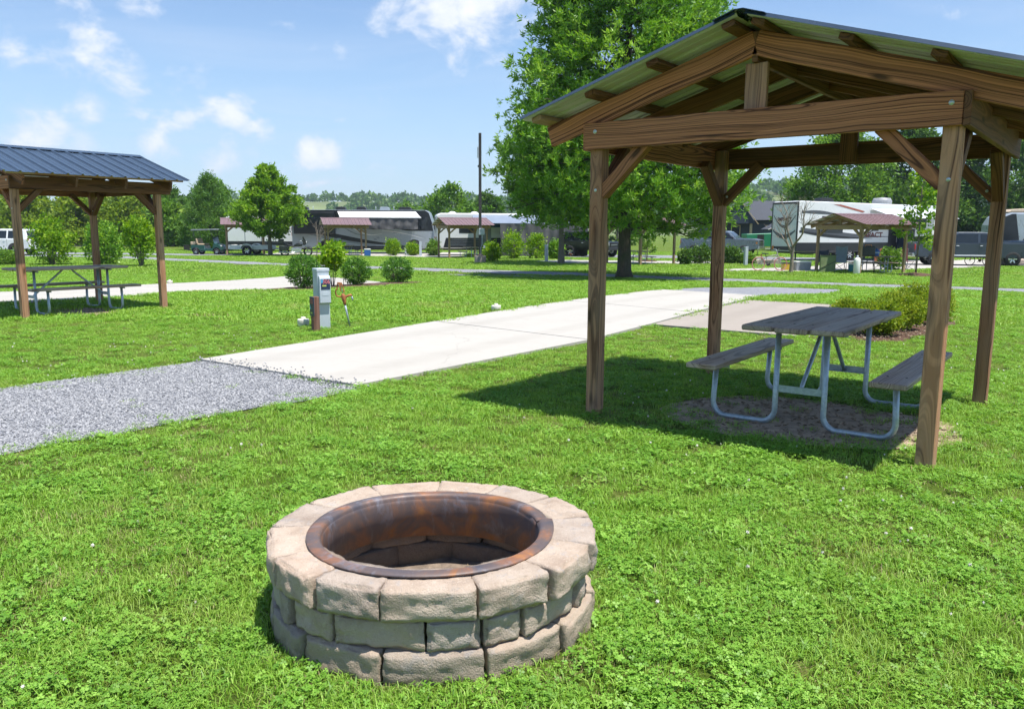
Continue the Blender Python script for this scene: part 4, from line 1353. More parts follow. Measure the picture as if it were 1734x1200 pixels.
Z5 = -0.5
make_tree('oak_tree', 'large dense bright green oak with thick dark trunk behind the concrete pad', 'tree', (4.55, 32.63, -0.47), 16.2,
          interp((0, 3.4), (0.08, 4.3), (0.2, 4.8), (0.36, 4.5), (0.52, 3.75), (0.68, 3.2), (0.82, 2.4), (0.93, 1.3), (1, 0.2)), 0.30, M['oak'], M['bark'],
          n_limb=130, per=68, leaves=14, lsize=0.215, spread=0.045, wr=0.13, seed=4, clear=1.9, droop=0.22, fill=1.15, sub=8)
make_tree('oak_tree', 'smaller grey trunked oak behind the big oak, beside the lamp pole', 'tree', (2.85, 47.0, Z5), 8.8,
          interp((0, 1.2), (0.15, 2.9), (0.38, 4.0), (0.6, 3.7), (0.85, 2.2), (1, 0.3)), 0.20, M['midleaf'], M['bark_grey'],
          n_limb=60, per=45, leaves=11, lsize=0.27, spread=0.07, wr=0.16, seed=9, clear=2.5, droop=0.0, fill=0.35)
make_tree('maple_tree', 'young oval maple with yellow green leaves in front of the campers', 'tree', (-17.87, 59.43, Z5), 6.5,
          interp((0, 0.9), (0.12, 2.0), (0.30, 2.8), (0.5, 2.05), (0.75, 1.25), (1, 0.2)), 0.17, M['maple'], M['bark_grey'],
          n_limb=44, per=44, leaves=10, lsize=0.25, spread=0.09, wr=0.24, seed=12, clear=1.35, droop=-0.1, fill=0.22)

# ---- trees and bushes at the edge of the field, left
LT = []
def bgtree(label, x, y, H, rad, leaf, seed, cat='tree', name='broadleaf_tree', group='trees along the field edge', **kw):
    a = dict(n_limb=26, per=34, leaves=7, lsize=0.42, spread=0.30, wr=0.28, clear=0.3, droop=0.05, fill=0.5, tubes=True, sub=5)
    a.update(kw)
    return make_tree(name, label, cat, (x, y, Z5), H, interp((0, rad * 0.75), (0.25, rad), (0.55, rad * 0.92), (0.82, rad * 0.6), (1, 0.2)), 0.16, M[leaf], M['bark_grey'], seed=seed, group=group, **a)

far_left = [
    (-66, 98, 7.4, 4.0, 'dkleaf', 'dark green tree at the far left field edge above the white car'),
    (-58.5, 97, 7.0, 3.8, 'midleaf', 'mid green tree behind the yellow bushes over the white car'),
    (-52, 99, 6.8, 4.0, 'dkleaf', 'dark tree behind the left pavilion\'s first bush'),
    (-46.5, 98, 6.6, 3.6, 'midleaf', 'green tree seen between the left pavilion\'s posts'),
    (-41.0, 97, 6.4, 3.4, 'dkleaf', 'tall dark tree right of the left pavilion\'s last post'),
    (-36.4, 99, 7.6, 3.2, 'midleaf', 'tallest green tree of the field edge right of the left pavilion'),
    (-31.8, 101, 6.4, 3.0, 'midleaf', 'green tree just left of the soft needled evergreen'),
]
for i, (x, y, H, r, lf, lb) in enumerate(far_left):
    bgtree(lb, x, y, H, r, lf, 100 + i)
bush_left = [
    (-54.5, 91, 6.2, 3.4, 'wild', 'yellow green bush above the white car\'s roof'),
    (-48.5, 90, 5.6, 3.0, 'wild', 'yellow green bush behind the left pavilion\'s middle post'),
    (-43.5, 91, 6.0, 3.2, 'wild', 'yellowish bush beside the left pavilion\'s right hand post'),
    (-38.0, 89, 4.6, 2.6, 'midleaf', 'low green bush right of the left pavilion at the field edge'),
    (-34.0, 90, 4.8, 2.6, 'wild', 'yellow green thicket bush left of the golf cart'),
    (-30.3, 88, 4.0, 2.2, 'wild', 'low yellow green bush behind the golf cart'),
    (-60.5, 90, 4.6, 2.8, 'dkleaf', 'dark low bush at the far left behind the white car'),
]
for i, (x, y, H, r, lf, lb) in enumerate(bush_left):
    bgtree(lb, x, y, H, r, lf, 140 + i, 'bush', 'wild_bush', 'bushes along the field edge', clear=0.0, n_limb=22, per=30)
make_tree('evergreen_tree', 'soft dense conical evergreen behind the golf cart and the small pavilion', 'tree', (-27.6, 74, Z5), 6.6,
          interp((0, 2.3), (0.2, 2.7), (0.5, 2.1), (0.8, 1.0), (1, 0.15)), 0.16, M['needle'], M['bark'], n_limb=60, per=40, leaves=10, lsize=0.30, spread=0.2, wr=0.10, seed=31, clear=0.2, droop=0.05, fill=0.35)

# ---- right: big trees behind the camper
for i, (x, y, H, r, lf, lb) in enumerate([
        (32.5, 82, 12.3, 5.6, 'midleaf', 'leafy tree rising behind the white camper\'s left half'),
        (41.0, 84, 12.8, 6.0, 'dkleaf', 'dark tree rising behind the white camper\'s roof fan'),
        (49.0, 82, 12.0, 5.4, 'dkleaf', 'dark tree behind the grey pickup between the near pavilion\'s posts'),
        (58.5, 88, 11.5, 5.6, 'midleaf', 'green tree at the right edge beyond the silver motorhome'),
        (67.0, 90, 10.5, 5.2, 'midleaf', 'tree past the right edge of the view beyond the motorhome')]):
    bgtree(lb, x, y, H, r, lf, 200 + i, group='trees behind the white camper', n_limb=40, per=44, leaves=8, lsize=0.40)
for i, (x, y, H, r, lf, lb) in enumerate([
        (-7.9, 104, 7.6, 3.6, 'midleaf', 'round green tree behind the gap between the coach and the trailer'),
        (-3.6, 112, 6.4, 3.0, 'dkleaf', 'darker tree behind the lamp pole'),
        (6.0, 110, 6.0, 3.4, 'dkleaf', 'dark tree far behind the big oak'),
        (14.0, 108, 6.5, 3.4, 'midleaf', 'green tree far behind the big oak\'s right side'),
        (-14.5, 150, 6.5, 3.4, 'dkleaf', 'far tree above the coach roof beside the antennas'),
        (-21.0, 160, 7.2, 3.8, 'midleaf', 'far tree above the dark end of the coach')]):
    bgtree(lb, x, y, H, r, lf, 230 + i, group='trees beyond the campers', n_limb=20, per=24, lsize=0.5)

# ---- shrubs near the pads
def make_shrub(name, label, cat, loc, rx, h, leaf, seed, n=420, leaves=7, lsize=0.055, spread=0.03, wr=0.3, group=None, stems=6, lift=0.0, flat=1.0, spray=0.0):
    gn = np.random.default_rng(seed); g = random.Random(seed)
    t = thing(name, label, cat, loc, g.uniform(0, 6), group)
    st = MB()
    tips = []
    for k in range(stems * 3):
        a = k * 2.4 + g.uniform(-0.3, 0.3); q = g.uniform(0.25, 0.95)
        e = Vector((math.cos(a) * rx * q * 0.9, math.sin(a) * rx * q * 0.9, lift + (h - lift) * (0.35 + 0.6 * math.sqrt(max(0, 1 - q * q)))))
        b_ = Vector((math.cos(a) * rx * 0.08, math.sin(a) * rx * 0.08, -0.03))
        st.tube([b_, b_.lerp(e, 0.5) + Vector((0, 0, 0.08 * h)), e], [0.012 * rx + 0.004, 0.008 * rx + 0.003, 0.003], 5, False)
        tips.append(e)
    obj('stem', st.mesh('stem', [M['bark_grey']]), t)
    C = []; O = []
    for i in range(n):
        if spray and gn.random() < spray:
            e = tips[gn.integers(0, len(tips))]
            f = gn.uniform(0.6, 1.22)
            p = Vector((e.x * f + gn.normal(0, 0.05 * rx), e.y * f + gn.normal(0, 0.05 * rx), min(e.z * f, h * 1.18) + gn.normal(0, 0.04 * h)))
        else:
            d = gn.normal(0, 1, 3); d /= np.linalg.norm(d)
            r_ = gn.uniform(0.55, 1.0) ** 0.7
            bumpy = 1 + 0.20 * noise.noise((d[0] * 2.2, d[1] * 2.2, d[2] * 2.2 + seed))
            p = Vector((d[0] * rx * r_ * bumpy, d[1] * rx * r_ * bumpy, lift + (h - lift) * (0.5 + 0.5 * d[2] * r_ * bumpy * flat)))
        p.z = max(p.z, 0.03)
        C.append(tuple(p)); O.append((p.x / rx, p.y / rx, (p.z - h * 0.4) / h))
    obj('foliage', crown_mesh('foliage', np.array(C), np.array(O), leaves, lsize, spread, wr, M[leaf], seed + 1, up=0.4), t)
    return t

G1 = 'round shrubs in the mulch bed'
make_shrub('round_shrub', 'leftmost dark glossy round shrub, behind the grey power pedestal', 'shrub', (-5.49, 21.03, tz(21.03) + 0.03), 0.42, 0.86, 'shrub', 301, 560, group=G1)
make_shrub('round_shrub', 'middle dark glossy round shrub with a corn like plant beside it', 'shrub', (-4.62, 23.65, tz(23.65) + 0.03), 0.43, 0.80, 'shrub', 302, 560, group=G1)
make_shrub('round_shrub', 'rightmost dark glossy round shrub at the end of the mulch bed', 'shrub', (-3.77, 26.4, tz(26.4) + 0.03), 0.52, 0.80, 'shrub', 303, 620, lsize=0.06, group=G1)
# corn-like plant with arching blades
t = thing('corn_plant', 'corn like plant with long arching pale leaves between the round shrubs', 'plant', (-4.72, 22.4, tz(22.4) + 0.03))
MB().tube([(0, 0, 0), (0.01, 0, 0.45), (-0.01, 0, 0.85)], [0.010, 0.008, 0.003], 6).build('stem', M['lime'], t)
for k in range(9):
    a = k * 2.4; z0 = 0.18 + 0.075 * k; L = 0.42 - 0.02 * k
    d = Vector((math.cos(a), math.sin(a), 0)); sd = Vector((-d.y, d.x, 0))
    V = []; F = []
    for i in range(7):
        u = i / 6
        c = Vector((0, 0, z0)) + d * L * u + Vector((0, 0, 0.62 * L * u - 0.75 * L * u * u))
        w_ = 0.028 * math.sin(PI * min(0.98, 0.15 + u * 0.85)) + 0.001
        V += [c - sd * w_ + Vector((0, 0, 0.006)), c, c + sd * w_ + Vector((0, 0, 0.006))]
        if i:
            o = 3 * i
            F += [(o - 3, o - 2, o + 1, o), (o - 2, o - 1, o + 2, o + 1)]
    MB().add(V, F, 0, True).build('leaf', M['lime'], t, fix=False)
make_shrub('leafy_sapling', 'leafy green sapling sprouting behind the grey power pedestal', 'sapling', (-5.0, 22.3, tz(22.3) + 0.02), 0.36, 1.15, 'lime', 306, 150, leaves=5, lsize=0.13, spread=0.05, wr=0.32, stems=4, lift=0.45, spray=0.5)

G2 = 'yellow green mounds in the right hand bed'
for i, (x, y, r_, h, lb) in enumerate([
        (5.15, 11.15, 0.36, 0.44, 'nearest low yellow green spirea mound, seen under the picnic table\'s far edge'),
        (5.75, 11.85, 0.42, 0.52, 'second yellow green spirea mound from the picnic table'),
        (6.35, 12.55, 0.44, 0.56, 'largest yellow green spirea mound beside the near pavilion\'s front right post'),
        (6.95, 13.25, 0.40, 0.50, 'farthest yellow green spirea mound, behind the near pavilion\'s front right post'),
        (5.15, 12.20, 0.30, 0.34, 'small low spirea mound behind the picnic table\'s far edge')]):
    make_shrub('spirea_mound', lb, 'shrub', (x, y, 0.02), r_ * 0.85, h, 'spirea', 320 + i, 900, leaves=8, lsize=0.042, spread=0.03, group=G2, flat=0.95, spray=0.25, wr=0.24)

G3 = 'bright bushes beyond the left pavilion'
make_shrub('bright_bush', 'bright green upright bush in front of the white car, left of the pavilion post', 'bush', (-24.6, 43.0, Z5), 1.05, 2.1, 'lime', 341, 620, leaves=7, lsize=0.15, spread=0.09, group=G3, spray=0.6)
make_shrub('bright_bush', 'darker rounded bush behind the left pavilion\'s middle post', 'bush', (-22.1, 43.6, Z5), 0.95, 2.0, 'oak', 342, 700, leaves=7, lsize=0.14, spread=0.09, group=G3, spray=0.3)
make_shrub('bright_bush', 'bright green fan shaped bush beside the left pavilion\'s right post', 'bush', (-19.3, 41.8, Z5), 0.85, 2.15, 'lime', 343, 520, leaves=7, lsize=0.15, spread=0.09, group=G3, lift=0.35, spray=0.65)
make_shrub('low_bush', 'low rounded bush at the left edge under the white car', 'bush', (-26.9, 42.6, Z5), 0.75, 0.75, 'midleaf', 344, 360, leaves=7, lsize=0.12, spread=0.08)
G4 = 'bushes along the camper pads'
for i, (x, y, r_, h, lf, lb) in enumerate([
        (-9.05, 61.0, 0.55, 1.15, 'lime', 'bright bush in front of the coach between the pavilion and the pedestal'),
        (-7.55, 61.2, 0.50, 0.85, 'lime', 'small round bush left of the coach\'s front wheel'),
        (-5.95, 60.6, 0.48, 1.05, 'midleaf', 'bush right of the coach\'s front wheel beside a pavilion post'),
        (-1.30, 50.2, 0.55, 1.05, 'lime', 'loose bush at the foot of the lamp pole'),
        (0.05, 55.0, 0.75, 1.75, 'lime', 'upright bright bush left against the grey shade screen'),
        (1.65, 55.5, 0.72, 1.55, 'lime', 'upright bright bush right against the grey shade screen'),
        (2.95, 55.0, 0.55, 1.20, 'oak', 'dark bush left of the trailer site\'s grey pedestal'),
        (11.4, 48.6, 0.72, 0.95, 'dkleaf', 'grey green rounded bush left of the near pavilion\'s rear post'),
        (13.2, 48.4, 0.62, 0.90, 'dkleaf', 'grey green bush right of the near pavilion\'s rear post'),
        (14.0, 47.8, 0.36, 0.55, 'midleaf', 'small low bush beside the far grey pedestal'),
        (10.0, 46.6, 0.30, 0.75, 'dkleaf', 'thin wispy bush left of the grey green bushes'),
        (19.4, 41.3, 0.52, 1.0, 'midleaf', 'green bush behind the slender sapling by the small pavilion'),
        (24.5, 67.0, 0.6, 0.9, 'midleaf', 'bush beside the white camper\'s rear corner')]):
    make_shrub('round_bush', lb, 'bush', (x, y, Z5), r_, h, lf, 360 + i, 300, leaves=7, lsize=0.13, spread=0.08, group=G4, spray=0.3)

# ---- slender sapling in its mulch ring
def slender(name, label, loc, H, seed, leaf, nl=16, lsize=0.17, rad=0.75):
    g = random.Random(seed)
    t = thing(name, label, 'tree', loc)
    mb = MB(); C = []; O = []
    mb.tube([(0, 0, -0.05), (0.02, 0, H * 0.35), (-0.02, 0.01, H * 0.7), (0.02, 0, H)], [0.045, 0.034, 0.02, 0.006], 7)
    for k in range(nl):
        u = 0.28 + 0.7 * k / nl; a = k * 2.4; L = rad * (1.05 - 0.7 * (u - 0.28)) * g.uniform(0.7, 1.2)
        b_ = Vector((0, 0, H * u)); e = b_ + Vector((math.cos(a) * L, math.sin(a) * L, L * g.uniform(0.05, 0.5)))
        mb.tube([b_, b_.lerp(e, 0.5), e], [0.013, 0.009, 0.003], 5, False)
        for s in range(16):
            p = b_.lerp(e, g.uniform(0.35, 1.1)) + Vector((g.gauss(0, 0.10), g.gauss(0, 0.10), g.gauss(0, 0.10)))
            C.append(tuple(p)); O.append((math.cos(a), math.sin(a), 0.1))
    obj('trunk', mb.mesh('trunk', [M['bark_grey']]), t)
    obj('crown', crown_mesh('crown', np.array(C), np.array(O), 5, lsize, 0.05, 0.34, M[leaf], seed, up=0.0), t)
    return t
slender('slender_sapling', 'slender leafy sapling in a mulch ring right of the small camper pavilion', (18.33, 36.47, Z5), 4.9, 51, 'maple')
slender('slender_sapling', 'thin sapling with few leaves in a mulch ring left of the grey green bushes', (8.6, 51.5, Z5), 2.2, 53, 'midleaf', 9, 0.14, 0.5)
def mound(loc, r_, label):
    mb = MB()
    mb.lathe([(r_, -0.02), (r_ * 0.8, 0.05), (r_ * 0.4, 0.10), (0.0, 0.12)], 22)
    o = mb.build('mulch_ring', M['mulch'], None)
    o.location = loc
    tag(o, label, 'mulch')
mound((18.33, 36.47, Z5), 0.85, 'brown mulch ring at the foot of the slender sapling')
mound((8.6, 51.5, Z5), 0.75, 'orange brown mulch ring at the foot of the thin sapling')
mound((28.6, 47.4, Z5), 0.85, 'dark mulch ring on the lawn between the near pavilion\'s right posts')

def bare_tree(name, label, loc, H, r0, seed, depth=5, nb=3, kk=0.72, spreadv=0.75):
    g = random.Random(seed)
    mb = MB()
    def grow(p, d, L, r_, dep):
        pts = [p]; q = p; dd = d
        for i in range(3):
            dd = (dd + Vector((g.uniform(-0.16, 0.16), g.uniform(-0.16, 0.16), g.uniform(-0.02, 0.14)))).normalized()
            q = q + dd * L / 3
            pts.append(q)
        mb.tube(pts, [r_, r_ * 0.88, r_ * 0.76, r_ * 0.62], 6 if r_ > 0.02 else 4, False)
        if dep == 0:
            return
        for i in range(nb if dep > 1 else 2):
            f = pts[-1] if i < 2 else pts[2]
            az = g.uniform(0, 2 * PI)
            sd = dd.orthogonal().normalized()
            sd.rotate(Matrix.Rotation(az, 3, dd))
            nd_ = (dd + sd * g.uniform(0.45, 1.0) * spreadv).normalized()
            grow(f, nd_, L * g.uniform(kk - 0.1, kk + 0.12), r_ * 0.58, dep - 1)
    grow(Vector((0, 0, -0.05)), Vector((0.06, 0, 1)), H * 0.34, r0, depth)
    t = thing(name, label, 'tree', loc)
    obj('trunk', mb.mesh('trunk', [M['pale_bark']]), t)
    return t
M['pale_bark'] = bark('pale_bark', (0.17, 0.135, 0.105), (0.33, 0.28, 0.23))
bare_tree('bare_tree', 'leafless small tree with pale branches in front of the white camper\'s rear', (13.21, 38.07, Z5), 3.7, 0.10, 61, 5, 3, 0.70, 0.95)
bare_tree('bare_sapling', 'thin leafless sapling left of the middle small pavilion', (-11.6, 47.5, Z5), 2.9, 0.035, 62, 4, 3, 0.62, 0.5)

# ================================================================ SITE FURNITURE: pedestals, signs, hydrants, caps, lamp pole
M['ped'] = simple('pale_grey_enamel', (0.44, 0.50, 0.55), 0.4, 0, 0.06, 5)
M['sewer'] = simple('weathered_white_plastic', (0.62, 0.60, 0.52), 0.7, 0, 0.25, 18)
M['castrust'] = simple('orange_rust_casting', (0.36, 0.135, 0.05), 0.75, 0.1, 0.45, 22, 0.6)
M['navy'] = simple('navy_print', (0.012, 0.030, 0.075), 0.4, 0, 0.2, 20)
M['cyan'] = simple('cyan_print', (0.06, 0.32, 0.55), 0.4, 0, 0.2, 20)
M['pinkred'] = simple('red_print', (0.70, 0.20, 0.22), 0.4, 0, 0.1, 20)
M['dullred'] = simple('dull_red_print', (0.30, 0.10, 0.10), 0.45, 0, 0.2, 20)
M['yelgreen'] = simple('yellow_green_print', (0.45, 0.55, 0.10), 0.4, 0, 0.1, 20)
M['white'] = simple('white_paint', (0.78, 0.78, 0.77), 0.35, 0, 0.04, 4)
M['dark'] = simple('black_plastic', (0.02, 0.021, 0.023), 0.45, 0, 0.2, 8)
M['rubber'] = simple('tyre_rubber', (0.022, 0.022, 0.024), 0.85, 0, 0.2, 20)
M['chrome'] = simple('bright_wheel_metal', (0.62, 0.63, 0.65), 0.22, 0.9, 0.05, 10)
M['sign_wood'] = wood('brown_sign_post', (0.10, 0.045, 0.03), (0.24, 0.13, 0.095), (0.20, 0.125, 0.10), 0.3, rings=8, knots=False)

def text_mesh(txt, size, mat, extrude=0.0015, bold=0.0, sx=1.0):
    cu = bpy.data.curves.new('txt', 'FONT')
    cu.body = txt; cu.size = size; cu.extrude = extrude; cu.align_x = 'CENTER'; cu.align_y = 'CENTER'; cu.offset = bold
    o = bpy.data.objects.new('txt', cu)
    COL.objects.link(o)
    dg = bpy.context.evaluated_depsgraph_get()
    me = bpy.data.meshes.new_from_object(o.evaluated_get(dg))
    bpy.data.objects.remove(o)
    me.name = 'lettering'
    me.materials.clear(); me.materials.append(mat)
    if sx != 1.0:
        for v in me.vertices:
            v.co.x *= sx
    return me

def lettering(txt, size, mat, parent, loc, rot, bold=0.0, sx=1.0, name='lettering'):
    o = obj(name, text_mesh(txt, size, mat, 0.0015, bold, sx), parent)
    o.location = loc; o.rotation_euler = rot
    return o

def pedestal(label, loc, rz, full=True, group='grey power pedestals', h=0.87):
    t = thing('power_pedestal', label, 'pedestal', loc, rz, group)
    MB().box((0, 0, h / 2 - 0.03), (0.185, 0.17, h)).build('housing', M['ped'], t, 0.006, 1)
    MB().box((0, 0, h - 0.012), (0.198, 0.182, 0.05)).build('lid', M['ped'], t, 0.008, 1)
    if full:
        MB().prism([(-0.086, 0.36), (-0.142, 0.385), (-0.142, 0.735), (-0.122, 0.775), (-0.086, 0.785)], -0.080, 0.088, 'X').build('meter_door', M['ped'], t, 0.005, 1)
        s = MB().box((0.008, -0.1445, 0.655), (0.138, 0.004, 0.150)).build('sign', M['navy'], t)
        MB().add([(-0.060, -0.1472, 0.728), (-0.060, -0.1472, 0.672), (-0.040, -0.1472, 0.672), (-0.012, -0.1472, 0.728)], [(0, 1, 2, 3)]).build('sign_wedge', M['cyan'], s)
        MB().box((-0.012, -0.1470, 0.634), (0.064, 0.001, 0.020)).build('sign_strip', M['yelgreen'], s)
        lettering('306', 0.086, M['pinkred'], s, (0.018, -0.1475, 0.690), (PI / 2, 0, 0), 0.0, 0.90)
        MB().box((0.0, -0.1430, 0.52), (0.10, 0.003, 0.06)).build('embossed_plate', M['ped'], t, 0.001, 1)
    return t
pedestal('pale grey power pedestal with the 306 sign beside the concrete pad', (-2.80, 11.72, 0), 0.62)
pedestal('far grey pedestal standing right of the coach bushes', (-6.85, 60.0, Z5), 0.2, False, h=1.05)
pedestal('far grey pedestal left of the small oak\'s trunk', (2.15, 50.9, Z5), 0.2, False, h=1.05)
pedestal('far grey pedestal left of the bicycle with pink tyres', (13.4, 46.2, Z5), 0.3, False, h=1.05)

t = thing('sign_post', 'short brown wooden post with a dark 306 sign on its left face', 'sign post', (-2.80, 11.32, 0), 0.62)
beam('post', (0, 0, -0.05), (0, 0, 0.50), 0.095, 0.095, M['sign_wood'], t, up=(0, 1, 0))
s = MB().box((-0.054, -0.02, 0.365), (0.010, 0.150, 0.275)).build('sign', M['navy'], t, 0.004, 1)
MB().add([(-0.0596, 0.04, 0.38), (-0.0596, 0.04, 0.33), (-0.0596, 0.0, 0.33), (-0.0596, 0.02, 0.38)], [(0, 1, 2, 3)]).build('sign_wedge', M['cyan'], s)
MB().box((-0.0596, -0.01, 0.272), (0.001, 0.06, 0.022)).build('sign_strip', M['yelgreen'], s)
lettering('306', 0.105, M['dullred'], s, (-0.0600, -0.02, 0.435), (PI / 2, 0, -PI / 2), 0.002, 0.75)

def hydrant(label, loc, rz, lean=0.18):
    t = thing('yard_hydrant', label, 'hydrant', loc, rz, 'yard hydrants')
    r_ = M['castrust']
    ax = Vector((-lean, 0, 1)).normalized()
    P = lambda s, x=0.0, y=0.0: Vector((0, 0, -0.03)) + ax * s + Vector((x, y, x * lean))
    MB().tube([P(0), P(0.42)], 0.0145, 12).build('pipe', M['galv'], t)
    mb = MB()
    mb.tube([P(0.36), P(0.40), P(0.43), P(0.46), P(0.50), P(0.53)], [0.021, 0.024, 0.031, 0.035, 0.031, 0.019], 14)
    mb.tube([P(0.455, 0.0), P(0.475, 0.04), P(0.49, 0.085), P(0.488, 0.110), P(0.465, 0.118)], [0.021, 0.019, 0.017, 0.017, 0.016], 10)
    mb.build('head', r_, t)
    mb = MB()
    mb.prism([(0.030, 0.520), (0.020, 0.575), (-0.010, 0.665), (-0.075, 0.672), (-0.085, 0.655), (-0.050, 0.640), (-0.038, 0.560), (-0.030, 0.53), (-0.02, 0.53), (-0.022, 0.56), (-0.030, 0.63), (-0.010, 0.63), (0.004, 0.575), (0.010, 0.52)], -0.020, 0.020)
    o = mb.build('lever_yoke', r_, t); o.location = (-0.52 * lean, 0, -0.01)
    pts = [(-0.068, 0.655), (-0.085, 0.62), (-0.080, 0.585), (-0.105, 0.55), (-0.108, 0.50), (-0.092, 0.465), (-0.060, 0.455), (-0.02, 0.46)]
    o = MB().tube([(a, 0, b) for a, b in pts], 0.011, 8).build('lever_handle', r_, t); o.location = (-0.50 * lean, 0, -0.01)
    MB().tube([P(0.470, 0.118), P(0.430, 0.122), P(0.405, 0.124)], [0.013, 0.0145, 0.011], 10).build('spout', M['galv'], t)
    MB().tube([P(0.52), P(0.61)], 0.006, 6).build('rod', M['galv'], t)
    return t
hydrant('rust orange yard hydrant leaning beside the grey power pedestal', (-2.45, 12.0, 0), 0.15)
hydrant('far orange hydrant right of the small oak\'s trunk', (3.75, 51.5, Z5), 0.2, 0.02)
hydrant('far orange hydrant between the grey pedestal and the bicycle', (14.2, 45.8, Z5), 0.2, 0.02)

def sewer_cap(label, loc):
    t = thing('sewer_cap', label, 'sewer cap', loc, 0, 'white sewer caps')
    MB().lathe([(0.0, -0.03), (0.084, -0.03), (0.086, 0.095), (0.080, 0.112), (0.0, 0.116)], 20).build('collar', M['sewer'], t)
    MB().lathe([(0.036, 0.112), (0.036, 0.136), (0.031, 0.142), (0.0, 0.142)], 12).build('plug', M['sewer'], t)
sewer_cap('white sewer cap in the grass left of the 306 sign post', (-3.14, 11.95, 0))
sewer_cap('white sewer cap in the grass beyond the pad\'s middle', (-0.29, 14.3, tz(14.3)))
sewer_cap('white sewer cap by the left pavilion\'s table bench', (-10.4, 24.3, tz(24.3)))

t = thing('lamp_pole', 'tall dark square pole with a small side panel and meter box on a concrete foot', 'pole', (-1.93, 48.2, Z5))
dk = simple('dark_bronze_paint', (0.055, 0.050, 0.050), 0.45, 0.1, 0.15, 6)
MB().box((0, 0, 3.9), (0.165, 0.165, 7.3)).build('pole', dk, t, 0.012, 1)
MB().lathe([(0.0, 0.42), (0.33, 0.42), (0.345, 0.39), (0.345, -0.05)], 24).build('footing', M['slab'], t)
MB().box((0, 0, 0.47), (0.34, 0.34, 0.10)).build('base_plate', dk, t, 0.02, 1)
MB().box((-0.13, -0.02, 6.45), (0.07, 0.16, 0.65)).build('antenna_panel', M['ped'], t, 0.02, 1)
MB().box((-0.11, 0, 5.65), (0.06, 0.06, 0.12)).build('bracket', dk, t)
MB().box((0.10, -0.12, 1.85), (0.34, 0.14, 0.38)).build('meter_box', M['ped'], t, 0.015, 1)
MB().tube([(0.12, -0.13, 1.66), (0.12, -0.13, 1.1), (0.04, -0.12, 0.9), (0.04, -0.12, 0.5)], 0.022, 8).build('conduit', M['ped'], t)
MB().box((0.24, -0.1, 0.95), (0.12, 0.10, 0.14)).build('outlet_box', M['ped'], t, 0.01, 1)

# ================================================================ FAR PAVILIONS AND TABLES
def far_pav(label, loc, rz, sc=1.17):
    c = dup(pav1, label, loc, rz, 'picnic pavilions', (sc, sc, 1.0))
    for o in descend(c):
        if o.type != 'MESH':
            continue
        for sl_ in o.material_slots:
            nm = sl_.material.name
            sl_.link = 'OBJECT'
            if nm == 'slate_blue_roof_metal': sl_.material = M['roof_brown']
            elif nm in ('stained_timber', 'weathered_post', 'dark_timber'): sl_.material = M['tan_wood']
            elif nm == 'slate_blue_roof_metal_underside': sl_.material = M['roof_under']
            else: sl_.material = bpy.data.materials[nm]
    return c
def far_table(label, loc, rz):
    return dup(tab1, label, loc, rz, 'picnic tables')
far_pav('small mauve roofed pavilion crowded with camp gear in front of the white camper', (16.96, 39.3, Z5), -1.2)
far_pav('small mauve roofed pavilion in front of the big coach', (-12.5, 60.3, Z5), -1.27)
far_pav('small mauve roofed pavilion beside the lamp pole', (-3.55, 57.2, Z5), -1.22)
far_pav('small mauve roofed pavilion half hidden by the maple', (-21.0, 63.4, Z5), -1.25)
far_pav('small pavilion whose posts show behind the big oak\'s trunk', (7.55, 47.6, Z5), -0.95)
far_table('picnic table with camping things under the small pavilion by the white camper', (17.7, 39.4, Z5), 0.75)
far_table('picnic table under the small pavilion in front of the coach', (-12.3, 60.2, Z5), 0.3)
far_table('picnic table under the small pavilion beside the lamp pole', (-2.9, 57.0, Z5), 0.35)
far_table('picnic table behind the big oak\'s trunk', (7.3, 47.3, Z5), 0.45)

# ================================================================ VEHICLES
M['glass'] = simple('tinted_glass', (0.018, 0.024, 0.030), 0.08, 0, 0.1, 3)
M['glass_teal'] = simple('teal_glass', (0.05, 0.11, 0.12), 0.10, 0, 0.2, 3)
M['amber'] = simple('amber_lens', (0.65, 0.22, 0.03), 0.3)
M['redlens'] = simple('red_lens', (0.45, 0.02, 0.015), 0.3)
M['headlens'] = simple('clear_lens', (0.65, 0.66, 0.66), 0.15)
M['car_white'] = simple('white_car_paint', (0.74, 0.75, 0.76), 0.22, 0, 0.03, 2, 0, 0.6)
M['car_grey'] = simple('slate_grey_car_paint', (0.050, 0.064, 0.085), 0.32, 0.2, 0.05, 2, 0, 0.2)
M['car_blue'] = simple('dark_blue_car_paint', (0.025, 0.045, 0.085), 0.28, 0.3, 0.05, 2, 0, 0.6)
M['car_black'] = simple('black_car_paint', (0.015, 0.017, 0.018), 0.3, 0.1, 0.1, 2, 0, 0.5)
M['cart_green'] = simple('dark_green_paint', (0.012, 0.075, 0.065), 0.3, 0.1, 0.1, 2, 0, 0.5)
M['silver'] = simple('silver_paint', (0.42, 0.46, 0.50), 0.3, 0.4, 0.05, 2, 0, 0.3)
M['rvwhite'] = simple('camper_gelcoat', (0.70, 0.715, 0.72), 0.3, 0, 0.03, 1.5, 0, 0.3)
M['rvgrey'] = simple('coach_silver', (0.34, 0.38, 0.43), 0.3, 0.2, 0.04, 1.5, 0, 0.3)
M['rvblack'] = simple('coach_black', (0.012, 0.014, 0.018), 0.35, 0, 0.15, 1.5, 0, 0.1)
M['rvmid'] = simple('coach_mid_grey', (0.22, 0.25, 0.28), 0.3, 0.1, 0.05, 1.5, 0, 0.3)
M['awn_white'] = simple('awning_white', (0.76, 0.76, 0.76), 0.6, 0, 0.05, 2)
M['screen'] = simple('grey_shade_cloth', (0.095, 0.095, 0.10), 0.85, 0, 0.25, 3)

